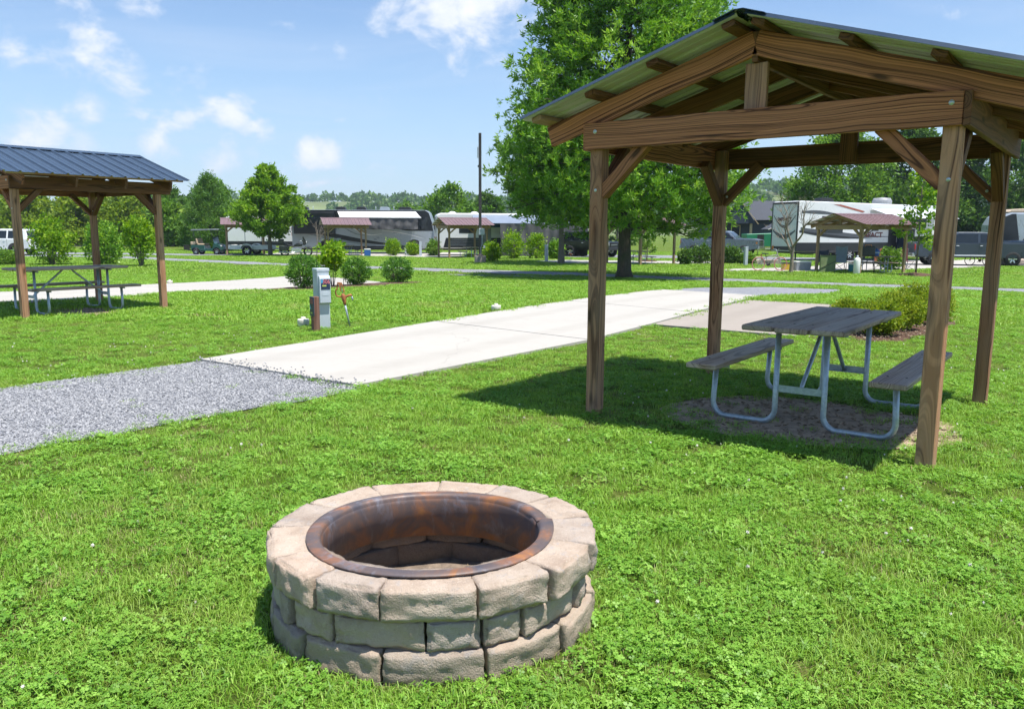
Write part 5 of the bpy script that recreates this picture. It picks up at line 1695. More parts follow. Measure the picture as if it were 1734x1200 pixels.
def wheel(parent, c, r_, wd, side=-1, seg=22):
    """wheel with its face towards side*y"""
    w_ = thing_part('wheel', parent)
    w_.location = c
    tr = MB().lathe([(r_ * 0.62, -wd / 2), (r_ * 0.93, -wd / 2), (r_, -wd * 0.36), (r_, wd * 0.36), (r_ * 0.93, wd / 2), (r_ * 0.62, wd / 2)], seg, axis='Y')
    tr.build('tyre', M['rubber'], w_)
    s = -side
    rim = MB().lathe([(0.0, s * -wd * 0.30), (r_ * 0.16, s * -wd * 0.34), (r_ * 0.17, s * -wd * 0.15), (r_ * 0.52, s * -wd * 0.10), (r_ * 0.56, s * -wd * 0.42), (r_ * 0.64, s * -wd * 0.46)], seg, axis='Y')
    for k in range(6):
        a = k * PI / 3
        rim.bar((r_ * 0.12 * math.cos(a), side * wd * 0.22, r_ * 0.12 * math.sin(a)), (r_ * 0.56 * math.cos(a), side * wd * 0.26, r_ * 0.56 * math.sin(a)), r_ * 0.16, 0.03, up=(0, 1, 0))
    rim.build('rim', M['chrome'], w_)
    return w_

def thing_part(name, parent):
    o = bpy.data.objects.new(name, None)
    o.empty_display_size = 0.1
    COL.objects.link(o); o.parent = parent
    return o

def arc(cx, cz, r_, a0, a1, n=9):
    return [(cx + r_ * math.cos(R(a0 + (a1 - a0) * i / n)), cz + r_ * math.sin(R(a0 + (a1 - a0) * i / n))) for i in range(n + 1)]

def tapered_prism(outline, w_, zb, k, bevel=0.03):
    """side outline extruded across the width, leaning inwards above height zb"""
    mb = MB().prism(outline, -w_, w_)
    mb.v = [(x, math.copysign(abs(y) - max(0, z - zb) * k, y), z) for x, y, z in mb.v]
    return mb

def side_panel(outline, w_, zb, k, off, side, t=0.006):
    """thin panel lying on the body side; side -1 is the right flank (-y)"""
    V = []
    for (x, z) in outline:
        y = w_ - max(0, z - zb) * k + off
        V.append((x, side * y, z))
    for (x, z) in outline:
        y = w_ - max(0, z - zb) * k + off - t
        V.append((x, side * y, z))
    n = len(outline)
    F = [tuple(range(n)), tuple(reversed(range(n, 2 * n)))] + [(i, i + n, (i + 1) % n + n, (i + 1) % n) for i in range(n)]
    return MB().add(V, F)

def car(name, label, cat, loc, rz, spec, paint, group=None):
    """x forward"""
    t = thing(name, label, cat, loc, rz, group)
    w_ = spec['w'] / 2; r_ = spec['r']; zb = spec['belt']; k = spec.get('k', 0.22)
    ax = spec['axles']; zg = spec['ground']
    # lower body with wheel arches cut out of its outline
    out = [(spec['x0'], zg + 0.12)]
    for a in sorted(ax):
        out += arc(a, r_, r_ * 1.18, 180, 0) if False else [(p[0], max(p[1], zg)) for p in reversed(arc(a, r_, r_ * 1.2, -12, 192, 12))]
    out += [(spec['x1'], zg + 0.10)] + spec['top']
    cl = []
    for p in out:
        if not cl or (abs(p[0] - cl[-1][0]) + abs(p[1] - cl[-1][1])) > 1e-4:
            cl.append(p)
    b = tapered_prism(cl, w_, zb, k)
    b.build('body', paint, t, 0.025, 2)
    c = tapered_prism(spec['cabin'], w_ - 0.03, zb, k)
    c.build('cabin', paint, t, 0.04, 2)
    MB().box(((spec['x0'] + spec['x1']) / 2, 0, zg + 0.16), (spec['x1'] - spec['x0'] - 0.5, 2 * w_ - 0.35, 0.34)).build('chassis', M['dark'], t)
    for side in (-1, 1):
        for wn in spec['windows']:
            side_panel(wn, w_ - 0.03, zb, k, 0.004, side).build('window', M[spec.get('glass', 'glass')], t)
        for a in ax:
            wheel(t, (a, side * (w_ - 0.11), r_), r_, 0.26, side)
        for (x, z) in spec.get('handles', []):
            MB().box((x, side * (w_ + 0.012), z), (0.15, 0.03, 0.03)).build('door_handle', M['ped'], t, 0.008, 1)
        for x in spec.get('seams', []):
            MB().box((x, side * (w_ + 0.0005), (zg + 0.25 + zb) / 2 + 0.05), (0.012, 0.006, zb - zg - 0.15)).build('door_seam', M['dark'], t)
        hx, hz = spec['head']
        MB().box((hx, side * (w_ - 0.16), hz), (0.10, 0.30, 0.26)).build('headlight', M['headlens'], t, 0.02, 1)
        MB().box((hx - 0.06, side * (w_ - 0.015), hz), (0.14, 0.035, 0.16)).build('marker_light', M['amber'], t, 0.01, 1)
        tx, tzz = spec['tail']
        MB().box((tx, side * (w_ - 0.07), tzz), (0.08, 0.14, 0.36)).build('taillight', M['redlens'], t, 0.02, 1)
        mx, mz = spec['mirror']
        MB().box((mx, side * (w_ + 0.10), mz), (0.10, 0.20, 0.20)).build('mirror', M['dark'], t, 0.03, 1)
        if spec.get('sill'):
            MB().bar((spec['sill'][0], side * (w_ + 0.03), zg + 0.12), (spec['sill'][1], side * (w_ + 0.03), zg + 0.12), 0.14, 0.06).build('running_board', M['ped'], t, 0.01, 1)
    for wn in spec['screens']:
        (x0, z0), (x1, z1) = wn
        y0 = w_ - 0.03 - max(0, z0 - zb) * k - 0.06; y1 = w_ - 0.03 - max(0, z1 - zb) * k - 0.08
        n_ = Vector((z1 - z0, 0, -(x1 - x0))).normalized()
        if n_.z < 0: n_ = -n_
        o = n_ * 0.006
        MB().add([Vector((x0, -y0, z0)) + o, Vector((x0, y0, z0)) + o, Vector((x1, y1, z1)) + o, Vector((x1, -y1, z1)) + o], [(0, 1, 2, 3)]).build('windscreen', M[spec.get('glass', 'glass')], t, fix=False)
    for (x, z, h, m) in spec['bumpers']:
        MB().box((x, 0, z), (0.16, 2 * w_ - 0.04, h)).build('bumper', M[m], t, 0.03, 2)
    if spec.get('grille'):
        x, z, wd, h = spec['grille']
        gr = MB().box((x, 0, z), (0.05, wd, h)).build('grille', M['dark'], t, 0.01, 1)
        MB().box((x + 0.02, 0, z), (0.04, wd * 0.98, 0.05)).build('grille_bar', M['chrome'], gr)
    return t

def pickup_spec():
    return dict(w=2.03, r=0.42, belt=1.28, ground=0.48, x0=-3.2, x1=3.15, axles=(-2.05, 2.0), k=0.24,
                top=[(3.15, 1.12), (3.08, 1.26), (2.6, 1.34), (1.45, 1.38), (1.40, 1.28), (-1.35, 1.28), (-1.38, 1.36), (-3.18, 1.36), (-3.2, 1.30)],
                cabin=[(1.46, 1.25), (0.72, 1.90), (0.45, 1.955), (-0.90, 1.955), (-1.18, 1.86), (-1.36, 1.25)],
                windows=[[(1.16, 1.34), (0.68, 1.80), (0.26, 1.84), (0.26, 1.34)], [(0.14, 1.34), (0.14, 1.84), (-0.86, 1.84), (-1.06, 1.75), (-1.12, 1.34)]],
                screens=[((1.44, 1.30), (0.76, 1.87)), ((-1.34, 1.35), (-1.19, 1.83))],
                handles=[(0.32, 1.16), (-0.92, 1.16)], seams=[0.20, -1.12, 1.24], head=(3.08, 1.02), tail=(-3.17, 1.08), mirror=(1.12, 1.40),
                bumpers=[(3.17, 0.62, 0.26, 'chrome'), (-3.22, 0.62, 0.22, 'chrome')], grille=(3.15, 1.02, 1.15, 0.42), sill=(-1.3, 1.35))
car('pickup_truck', 'slate grey crew cab pickup parked at the right behind the near pavilion\'s posts', 'pickup', (27.0, 47.6, Z5), R(-14), pickup_spec(), M['car_grey'], 'parked pickups')
sp = pickup_spec(); sp['sill'] = None
car('pickup_truck', 'silver blue pickup facing right behind the big oak\'s branches', 'pickup', (17.2, 66.2, Z5), R(-30), sp, simple('silver_blue_paint', (0.20, 0.235, 0.285), 0.28, 0.4, 0.05, 2, 0, 0.6), 'parked pickups')
car('pickup_truck', 'dark blue pickup cut by the right edge beside the silver motorhome', 'pickup', (38.6, 58.2, Z5), R(168), pickup_spec(), M['car_blue'], 'parked pickups')
suv = dict(w=2.0, r=0.40, belt=1.14, ground=0.42, x0=-2.65, x1=2.6, axles=(-1.55, 1.5), k=0.26,
           top=[(2.6, 0.95), (2.45, 1.12), (1.3, 1.20), (1.25, 1.14), (-2.6, 1.14), (-2.66, 1.0)],
           cabin=[(1.35, 1.12), (0.55, 1.80), (0.2, 1.88), (-2.0, 1.88), (-2.35, 1.80), (-2.62, 1.12)],
           windows=[[(1.0, 1.22), (0.5, 1.70), (0.10, 1.75), (0.10, 1.22)], [(0.0, 1.22), (0.0, 1.75), (-1.0, 1.75), (-1.0, 1.22)], [(-1.12, 1.22), (-1.12, 1.75), (-1.75, 1.74), (-2.0, 1.30), (-1.9, 1.22)]],
           screens=[((1.33, 1.16), (0.60, 1.78)), ((-2.61, 1.2), (-2.38, 1.76))],
           handles=[(0.2, 1.02), (-0.85, 1.02)], seams=[0.05, -1.06], head=(2.5, 0.9), tail=(-2.60, 1.05), mirror=(0.95, 1.25),
           bumpers=[(2.62, 0.55, 0.30, 'car_white'), (-2.66, 0.60, 0.30, 'car_white')], grille=(2.6, 0.85, 1.0, 0.3))
car('sport_utility_car', 'white sport utility car cut by the left edge behind the bright bush', 'car', (-37.1, 58.6, Z5), PI - 0.05, suv, M['car_white'])
jeep = dict(w=1.85, r=0.42, belt=1.15, ground=0.52, x0=-1.95, x1=1.95, axles=(-1.3, 1.3), k=0.08,
            top=[(1.95, 1.05), (1.9, 1.15), (0.75, 1.18), (-1.93, 1.16)],
            cabin=[(0.78, 1.12), (0.55, 1.80), (0.45, 1.86), (-1.85, 1.84), (-1.92, 1.12)],
            windows=[[(0.56, 1.24), (0.42, 1.74), (-0.35, 1.74), (-0.35, 1.24)], [(-0.5, 1.24), (-0.5, 1.74), (-1.75, 1.72), (-1.80, 1.24)]],
            screens=[((0.76, 1.2), (0.57, 1.76)), ((-1.91, 1.25), (-1.87, 1.74))], handles=[(-0.2, 1.05)], seams=[0.62, -0.42], head=(1.9, 0.95), tail=(-1.93, 1.0), mirror=(0.6, 1.3),
            bumpers=[(2.0, 0.62, 0.2, 'dark'), (-2.0, 0.62, 0.2, 'dark')], grille=(1.95, 0.9, 0.9, 0.34))
car('off_road_car', 'black boxy off road car seen through the branches behind the near pavilion\'s left post', 'car', (5.9, 60.4, Z5), R(-38), jeep, M['car_black'])

# ---- campers
def shell(outline, hw, bev=0.08):
    return MB().prism(outline, -hw, hw)

def decal(parent, pts, hw, side, mat, off=0.006, name='stripe', t=0.004):
    V = [(x, side * (hw + off), z) for x, z in pts] + [(x, side * (hw + off - t), z) for x, z in pts]
    n = len(pts)
    F = [tuple(range(n)), tuple(reversed(range(n, 2 * n)))] + [(i, i + n, (i + 1) % n + n, (i + 1) % n) for i in range(n)]
    return MB().add(V, F).build(name, mat, parent)

def swoosh(x0, z0, x1, z1, sag, w0, w1, n=12):
    """a tapering curved stripe outline"""
    up = []; dn = []
    for i in range(n + 1):
        u = i / n
        x = x0 + (x1 - x0) * u; z = z0 + (z1 - z0) * u - sag * math.sin(PI * u)
        h = (w0 + (w1 - w0) * u) * (0.25 + 0.75 * math.sin(PI * min(0.95, max(0.08, u))))
        up.append((x, z + h / 2)); dn.append((x, z - h / 2))
    return up + list(reversed(dn))

def roof_unit(parent, x, z, m='dark', s=1.0, name='roof_unit'):
    MB().prism([(-0.45 * s, 0), (0.45 * s, 0), (0.40 * s, 0.22), (0.25 * s, 0.30), (-0.36 * s, 0.30), (-0.43 * s, 0.18)], -0.32, 0.32).build(name, M[m], parent, 0.03, 2).location = (x, 0, z)

# big coach: nose towards +x
t = thing('motor_coach', 'long silver and black motor coach with white awning and swooping stripes', 'motor coach', (-12.3, 67.4, Z5), R(1.5))
hw = 1.27
body = [(-5.75, 0.42), (5.35, 0.40), (5.72, 0.55), (5.85, 1.30), (5.72, 2.6), (5.45, 3.35), (5.2, 3.52), (-5.6, 3.52), (-5.78, 3.35)]
shell(body, hw).build('body', M['rvgrey'], t, 0.07, 2)
MB().prism([(-5.6, 0.30), (5.3, 0.30), (5.3, 0.46), (-5.6, 0.46)], -1.1, 1.1).build('underframe', M['dark'], t)
for sd in (-1, 1):
    decal(t, [(-5.70, 3.46), (5.20, 3.46), (5.42, 3.30), (5.66, 2.55), (5.76, 1.85), (3.9, 1.85), (2.0, 1.95), (-0.5, 1.98), (-2.2, 2.20), (-5.70, 2.55)], hw, sd, M['rvblack'], 0.006, 'upper_panel')
    decal(t, [(-5.68, 3.50), (5.15, 3.50), (5.15, 3.40), (-5.68, 3.40)], hw, sd, M['rvblack'], 0.012, 'roof_trim')
    decal(t, swoosh(-5.4, 2.2, 3.6, 0.62, 0.25, 0.55, 0.15), hw, sd, M['rvblack'], 0.010)
    decal(t, swoosh(-5.0, 1.75, 1.2, 0.60, 0.10, 0.30, 0.10), hw, sd, M['rvmid'], 0.014)
    decal(t, swoosh(-1.6, 2.15, 1.0, 1.62, 0.35, 0.16, 0.05), hw, sd, M['rvmid'], 0.016)
    decal(t, swoosh(-1.0, 2.2, 1.6, 1.62, 0.35, 0.12, 0.05), hw, sd, M['rvwhite'], 0.018)
    decal(t, swoosh(1.6, 2.05, 5.2, 1.35, -0.12, 0.22, 0.06), hw, sd, M['rvgrey'], 0.016)
    decal(t, swoosh(1.6, 1.88, 5.0, 1.22, -0.10, 0.08, 0.04), hw, sd, M['rvwhite'], 0.018)
    decal(t, swoosh(-5.5, 2.62, -2.4, 2.15, 0.1, 0.16, 0.05), hw, sd, M['rvwhite'], 0.018)
    decal(t, [(-3.6, 0.46), (3.9, 0.46), (3.3, 0.60), (-3.3, 0.62)], hw, sd, M['rvblack'], 0.012, 'skirt_stripe')
    for (x0, x1, z0, z1) in ((-5.1, -3.9, 2.7, 3.2), (-3.2, -1.6, 2.55, 3.15), (4.0, 5.3, 2.0, 2.95)):
        decal(t, [(x0, z0), (x1, z0), (x1, z1), (x0, z1)], hw, sd, M['glass'], 0.022, 'window')
    for x in (-2.9, 4.2):
        decal(t, arc(x, 0.50, 0.66, 0, 180, 12), hw, sd, M['dark'], 0.020, 'wheel_arch')
        wheel(t, (x, sd * (hw - 0.02), 0.50), 0.50, 0.30, sd)
    MB().box((5.9, sd * 1.42, 2.2), (0.12, 0.16, 0.5)).build('mirror', M['rvblack'], t, 0.03, 1)
    for z in (1.55, 1.95):
        MB().box((-5.78, sd * 1.12, z), (0.05, 0.14, 0.30)).build('taillight', M['amber'] if z < 1.7 else M['redlens'], t, 0.01, 1)
MB().prism([(-5.6, -0.1), (-2.1, -0.1), (-2.1, 0.0), (-5.6, 0.0)], -1.62, -1.28).build('awning_case', M['rvblack'], t).location = (0, 0, 3.42)
slide = MB().box((-3.85, -1.50, 2.45), (3.3, 0.44, 1.75)).build('slide_out', M['rvblack'], t, 0.04, 1)
MB().box((-3.85, -1.732, 2.7), (2.3, 0.02, 0.6)).build('slide_window', M['glass'], slide)
# awning and its hanging screen
V = [(-2.0, -1.30, 3.40), (4.35, -1.30, 3.40), (4.9, -3.0, 2.92), (-1.5, -3.0, 2.92)]
MB().add(V + [(x, y, z - 0.015) for x, y, z in V], [(0, 1, 2, 3), (7, 6, 5, 4), (0, 4, 5, 1), (1, 5, 6, 2), (2, 6, 7, 3), (3, 7, 4, 0)]).build('awning', M['awn_white'], t)
MB().cyl((-1.55, -3.02, 2.89), (4.95, -3.02, 2.89), 0.05, seg=10).build('awning_roller', M['rvwhite'], t)
for x, x2 in ((-2.0, -1.5), (4.35, 4.9)):
    MB().bar((x, -1.30, 2.6), (x2, -2.98, 2.86), 0.05, 0.05).build('awning_arm', M['rvblack'], t)
def drape(x0, x1, y, z0, z1, amp, n=46, ph=0.0):
    V = []; F = []
    rows = 7
    for r_ in range(rows):
        u = r_ / (rows - 1)
        for i in range(n + 1):
            x = x0 + (x1 - x0) * i / n
            yy = y + amp * (0.3 + u) * (math.sin(i * 1.1 + ph + u * 1.5) * 0.6 + noise.noise((i * 0.35, u * 2.2, ph)) * 1.2)
            V.append((x + 0.15 * u * noise.noise((i * 0.2, ph, 2)), yy, z1 + (z0 - z1) * u + (0.08 * noise.noise((i * 0.3, 5, ph)) if r_ == rows - 1 else 0)))
    for r_ in range(rows - 1):
        for i in range(n):
            a = r_ * (n + 1) + i
            F.append((a, a + 1, a + n + 2, a + n + 1))
    return MB().add(V, F, 0, True)
drape(-0.6, 4.7, -3.02, 1.98, 2.84, 0.07).build('awning_screen', M['screen'], t, fix=False)
for x, m in ((-5.0, 'dark'), (-1.9, 'dark'), (-0.2, 'dark'), (1.7, 'silver'), (3.4, 'dark')):
    roof_unit(t, x, 3.50, m, 0.9 if x < 3 else 1.2)
for x in (-4.3, 0.9, 2.4):
    MB().cyl((x, 0.3, 3.5), (x, 0.3, 3.85), 0.03, 0.02, 8).build('antenna', M['ped'], t)

# travel trailer with shade screen
t = thing('travel_trailer', 'white travel trailer with dark stripes behind the pavilion beside the lamp pole', 'travel trailer', (-0.1, 63.2, Z5), R(9))
hw = 1.22
shell([(-5.9, 0.55), (5.9, 0.55), (5.9, 3.05), (5.6, 3.2), (-5.6, 3.2), (-5.9, 3.05)], hw).build('body', M['rvwhite'], t, 0.10, 2)
MB().box((0, 0, 0.5), (11.4, 1.9, 0.16)).build('chassis', M['dark'], t)
for sd in (-1, 1):
    decal(t, [(-5.2, 2.15), (5.6, 2.15), (5.6, 2.45), (-5.2, 2.45)], hw, sd, simple('trailer_blue', (0.03, 0.10, 0.26), 0.3), 0.006)
    decal(t, [(-5.4, 0.62), (5.6, 0.62), (5.6, 1.35), (-5.2, 1.35)], hw, sd, M['rvblack'], 0.006, 'lower_panel')
    for i in range(4):
        decal(t, [(-5.1 + 0.1 * i, 0.78 + i * 0.14), (0.5, 0.78 + i * 0.14), (0.5, 0.81 + i * 0.14), (-5.1 + 0.1 * i, 0.81 + i * 0.14)], hw, sd, M['rvmid'], 0.010)
    for (x0, x1, z0, z1) in ((-4.2, -3.0, 1.7, 2.35), (1.5, 2.6, 1.6, 2.4), (3.6, 4.6, 1.7, 2.35)):
        decal(t, [(x0, z0), (x1, z0), (x1, z1), (x0, z1)], hw, sd, M['glass'], 0.012, 'window')
    for x in (0.4, 1.35):
        wheel(t, (x, sd * (hw - 0.12), 0.36), 0.36, 0.24, sd, 16)
    MB().box((-5.92, sd * 0.95, 1.35), (0.04, 0.16, 0.16)).build('taillight', M['redlens'], t, 0.01, 1)
decal(t, [(-2.4, 0.7), (-1.75, 0.7), (-1.75, 2.6), (-2.4, 2.6)], hw, -1, M['rvmid'], 0.014, 'door')
V = [(-3.2, -1.25, 3.05), (5.5, -1.25, 3.05), (5.5, -2.9, 2.45), (-3.2, -2.9, 2.45)]
aw = MB().add(V + [(x, y, z - 0.015) for x, y, z in V], [(0, 1, 2, 3), (7, 6, 5, 4), (0, 4, 5, 1), (1, 5, 6, 2), (2, 6, 7, 3), (3, 7, 4, 0)]).build('awning', simple('slate_awning', (0.19, 0.23, 0.30), 0.5, 0, 0.08, 2), t)
drape(-1.3, 5.4, -2.92, 0.03, 2.42, 0.16, 60, 1.7).build('shade_screen', M['screen'], t, fix=False)
roof_unit(t, 1.4, 3.18, 'white', 0.9)
for x in (-4.6, -2.9):
    MB().lathe([(0.30, 0.0), (0.28, 0.08), (0.16, 0.14), (0.0, 0.16)], 14, (x, 0, 3.19)).build('roof_vent', M['white'], t)
MB().box((-6.25, 0, 0.55), (0.7, 0.5, 0.25)).build('battery_box', simple('yellow_case', (0.60, 0.30, 0.02), 0.5), t, 0.03, 1)

M['swoosh'] = simple('charcoal_swoosh', (0.075, 0.082, 0.095), 0.35, 0, 0.1, 1.5)
# white camper with the dark swooshes (toy hauler), nose away to the right
t = thing('white_camper', 'tall white toy hauler camper with dark swooshes and IMPACT lettering', 'camper', (23.9, 56.2, Z5), R(21))
hw = 1.25
shell([(-6.2, 0.62), (3.2, 0.62), (3.2, 1.55), (6.3, 1.75), (6.5, 2.6), (6.1, 3.75), (-6.1, 3.92), (-6.2, 3.8)], hw).build('body', M['rvwhite'], t, 0.06, 2)
MB().box((-1.6, 0, 0.58), (8.6, 2.0, 0.18)).build('chassis', M['dark'], t)
for sd in (-1, 1):
    decal(t, [(-6.15, 0.64), (3.18, 0.64), (3.18, 1.22), (-6.15, 1.22)], hw, sd, M['rvblack'], 0.006, 'lower_panel')
    MB().box((-6.17, sd * (hw - 0.02), 2.25), (0.10, 0.10, 3.2)).build('corner_trim', M['rvblack'], t, 0.02, 1)
    decal(t, swoosh(-5.9, 2.1, 1.6, 1.62, 0.15, 0.55, 0.10), hw, sd, M['swoosh'], 0.010)
    decal(t, swoosh(-6.0, 1.95, 0.2, 1.50, 0.12, 0.30, 0.05), hw, sd, M['rvblack'], 0.013)
    decal(t, swoosh(-5.9, 3.2, -2.2, 2.95, -0.10, 0.35, 0.05), hw, sd, M['swoosh'], 0.010)
    decal(t, [(-3.3, 3.72), (-2.7, 3.72), (-0.6, 3.30), (-0.8, 3.22)], hw, sd, simple('dull_red_stripe', (0.36, 0.10, 0.06), 0.4), 0.010)
    for (x0, x1, z0, z1) in ((-4.2, -2.4, 1.85, 2.95), (0.1, 0.7, 2.0, 2.6), (4.0, 5.0, 2.2, 3.0)):
        decal(t, [(x0, z0), (x1, z0), (x1, z1), (x0, z1)], hw, sd, M['glass'], 0.016, 'window')
    for x in (-1.6, -0.6):
        wheel(t, (x, sd * (hw - 0.12), 0.40), 0.40, 0.25, sd, 16)
    MB().box((-6.23, sd * 1.0, 0.86), (0.05, 0.16, 0.24)).build('taillight', M['amber'], t, 0.01, 1)
decal(t, [(1.6, 0.75), (2.35, 0.75), (2.35, 2.75), (1.6, 2.75)], hw, -1, M['rvblack'], 0.016, 'door')
MB().box((2.42, -1.60, 1.75), (0.06, 0.72, 1.95)).build('open_door', M['car_blue'], t, 0.02, 1)
decal(t, [(3.0, 1.45), (4.0, 1.45), (4.0, 2.15), (3.0, 2.15)], hw, -1, M['dark'], 0.016, 'vent_grille')
lettering('IMPACT', 0.46, simple('maroon_letter', (0.14, 0.035, 0.03), 0.4), t, (0.15, -hw - 0.012, 1.72), (PI / 2, 0, 0), 0.018, 1.15)
lettering('IMPACT', 0.34, _S['maroon_letter'], t, (-6.215, 0.0, 2.72), (PI / 2, 0, -PI / 2), 0.012, 1.15)
# rear ramp door graphics
def rear_decal(pts, mat, name='stripe', off=0.0):
    V = [(-6.210 - off, y, z) for y, z in pts] + [(-6.206 - off, y, z) for y, z in pts]
    n = len(pts)
    MB().add(V, [tuple(range(n)), tuple(reversed(range(n, 2 * n)))] + [(i, i + n, (i + 1) % n + n, (i + 1) % n) for i in range(n)]).build(name, mat, t)
rear_decal([(-y, z) for y, z in swoosh(-1.1, 2.0, 1.1, 2.0, 0.42, 0.30, 0.30)], M['swoosh'])
rear_decal([(-y, z) for y, z in swoosh(-1.1, 3.0, 1.1, 3.0, 0.75, 0.20, 0.20)], M['swoosh'])
rear_decal([(-1.15, 0.70), (1.15, 0.70), (1.15, 0.95), (-1.15, 0.95)], M['rvblack'], 'tail_panel')
rear_decal([(-1.15, 3.72), (1.15, 3.72), (1.15, 3.86), (-1.15, 3.86)], M['rvblack'], 'top_trim')
roof_unit(t, -3.0, 3.88, 'dark', 1.3)
MB().lathe([(0.62, 0.0), (0.66, 0.2), (0.55, 0.42), (0.0, 0.48)], 20, (2.1, 0, 3.84)).build('roof_unit', simple('grey_shroud', (0.30, 0.31, 0.33), 0.5), t)
V = [(-0.1, -1.28, 3.50), (5.9, -1.28, 3.45), (5.7, -3.3, 2.85), (0.1, -3.3, 2.85)]
MB().add(V + [(x, y, z - 0.02) for x, y, z in V], [(0, 1, 2, 3), (7, 6, 5, 4), (0, 4, 5, 1), (1, 5, 6, 2), (2, 6, 7, 3), (3, 7, 4, 0)]).build('awning', simple('pale_grey_awning', (0.55, 0.57, 0.60), 0.6), t)
for x, x2 in ((-0.1, 0.1), (5.9, 5.7)):
    MB().bar((x, -1.30, 1.9), (x2, -3.0 if x > -2 else -2.58, 2.90), 0.05, 0.05).build('awning_arm', M['dark'], t)
for x in (-5.9, 2.9):
    MB().cyl((x, -0.9, 0), (x, -0.9, 0.65), 0.05, seg=8).build('jack', M['dark'], t)

# camper half hidden behind the maple
t = thing('utility_camper', 'white boxy camper behind the maple and the white utility trailer', 'camper', (-21.8, 71.0, Z5), R(3))
shell([(-3.0, 0.5), (3.0, 0.5), (3.0, 2.9), (2.7, 3.05), (-2.7, 3.05), (-3.0, 2.9)], 1.2).build('body', M['rvwhite'], t, 0.08, 2)
for sd in (-1, 1):
    decal(t, [(-2.9, 0.55), (2.9, 0.55), (2.9, 0.9), (-2.9, 0.9)], 1.2, sd, M['rvblack'], 0.006, 'lower_panel')
    for x in (-1.4, 0.0, 1.2):
        decal(t, [(x, 0.9), (x + 0.06, 0.9), (x + 0.06, 2.5), (x, 2.5)], 1.2, sd, M['rvmid'], 0.008)
    decal(t, [(-2.4, 2.1), (-1.6, 2.1), (-1.6, 2.6), (-2.4, 2.6)], 1.2, sd, M['glass'], 0.010, 'window')
    wheel(t, (0.3, sd * 1.1, 0.36), 0.36, 0.24, sd, 16)
    MB().box((-2.95, sd * 1.18, 1.3), (0.12, 0.08, 0.12)).build('marker_light', M['redlens'], t, 0.01, 1)

# silver motorhome behind the blue pickup at right edge
t = thing('silver_motorhome', 'silver trailer with black curved nose and tan roof rack at the right edge', 'motorhome', (41.8, 63.5, Z5), R(175))
shell([(-4.0, 0.6), (4.0, 0.6), (4.3, 1.2), (4.25, 2.5), (3.9, 3.15), (3.2, 3.45), (-4.0, 3.45)], 1.25).build('body', M['silver'], t, 0.12, 2)
for sd in (-1, 1):
    decal(t, [(2.5, 1.3), (4.2, 1.3), (4.18, 2.5), (3.85, 3.08), (3.2, 3.35), (2.9, 3.35)], 1.25, sd, M['rvblack'], 0.006, 'nose_panel')
    decal(t, [(-3.0, 2.0), (-1.2, 2.0), (-1.2, 2.7), (-3.0, 2.7)], 1.25, sd, M['glass'], 0.008, 'window')
    for x in (-1.2, -0.2):
        wheel(t, (x, sd * 1.12, 0.4), 0.40, 0.25, sd, 16)
MB().prism([(1.3, 3.5), (3.3, 3.5), (3.0, 3.72), (1.4, 3.78)], -0.8, 0.8).build('roof_rack', simple('tan_cover', (0.55, 0.44, 0.32), 0.6), t, 0.04, 1)
roof_unit(t, -1.2, 3.43, 'white')

# ---- golf cart
t = thing('golf_cart', 'dark green golf cart with black canopy on the far grass', 'golf cart', (-23.2, 61.6, Z5), R(-4))
gp = M['cart_green']
lo = [(-1.15, 0.42)] + [p for p in reversed(arc(-0.80, 0.24, 0.31, 0, 180, 8))] + [(-0.40, 0.30), (0.40, 0.28)] + [p for p in reversed(arc(0.82, 0.24, 0.31, 0, 180, 8))] + [(1.20, 0.40), (1.16, 0.62), (0.98, 0.78), (0.62, 0.86), (0.52, 0.48), (-0.10, 0.44), (-0.16, 0.70), (-1.10, 0.72), (-1.18, 0.6)]
MB().prism(lo, -0.56, 0.56).build('body', gp, t, 0.03, 2)
tan = simple('tan_vinyl', (0.55, 0.42, 0.28), 0.6)
MB().box((-0.42, 0, 0.78), (0.52, 1.0, 0.12)).build('seat', tan, t, 0.04, 2)
MB().box((-0.72, 0, 1.02), (0.12, 0.98, 0.40), Matrix.Rotation(-0.15, 3, 'Y')).build('seat_back', tan, t, 0.04, 2)
MB().box((-1.0, 0, 0.86), (0.46, 0.9, 0.24)).build('rear_seat', tan, t, 0.04, 2)
MB().prism([(-1.15, 1.80), (0.85, 1.86), (0.88, 1.90), (0.6, 1.94), (-1.05, 1.90)], -0.58, 0.58).build('canopy', simple('grey_canopy', (0.22, 0.24, 0.27), 0.5), t, 0.02, 2)
for sd in (-1, 1):
    MB().tube([(0.62, sd * 0.50, 0.82), (0.45, sd * 0.52, 1.86)], 0.018, 8).build('canopy_post', M['dark'], t)
    MB().tube([(-0.80, sd * 0.50, 0.75), (-0.95, sd * 0.52, 1.82)], 0.018, 8).build('canopy_post', M['dark'], t)
    for x in (-0.80, 0.82):
        wheel(t, (x, sd * 0.50, 0.23), 0.23, 0.20, sd, 14)
    MB().box((1.12, sd * 0.36, 0.66), (0.10, 0.20, 0.10)).build('headlight', M['headlens'], t, 0.02, 1)
MB().tube([(0.60, 0.22, 0.84), (0.32, 0.22, 1.02)], 0.02, 8).lathe([(0.16, 0.0), (0.175, 0.015), (0.19, 0.0), (0.175, -0.015), (0.16, 0.0)], 14, (0.30, 0.22, 1.04)).build('steering_wheel', M['dark'], t)
MB().add([(0.66, -0.5, 0.86), (0.66, 0.5, 0.86), (0.52, 0.5, 1.35), (0.52, -0.5, 1.35)], [(0, 1, 2, 3)]).build('windshield', M['glass_teal'], t)
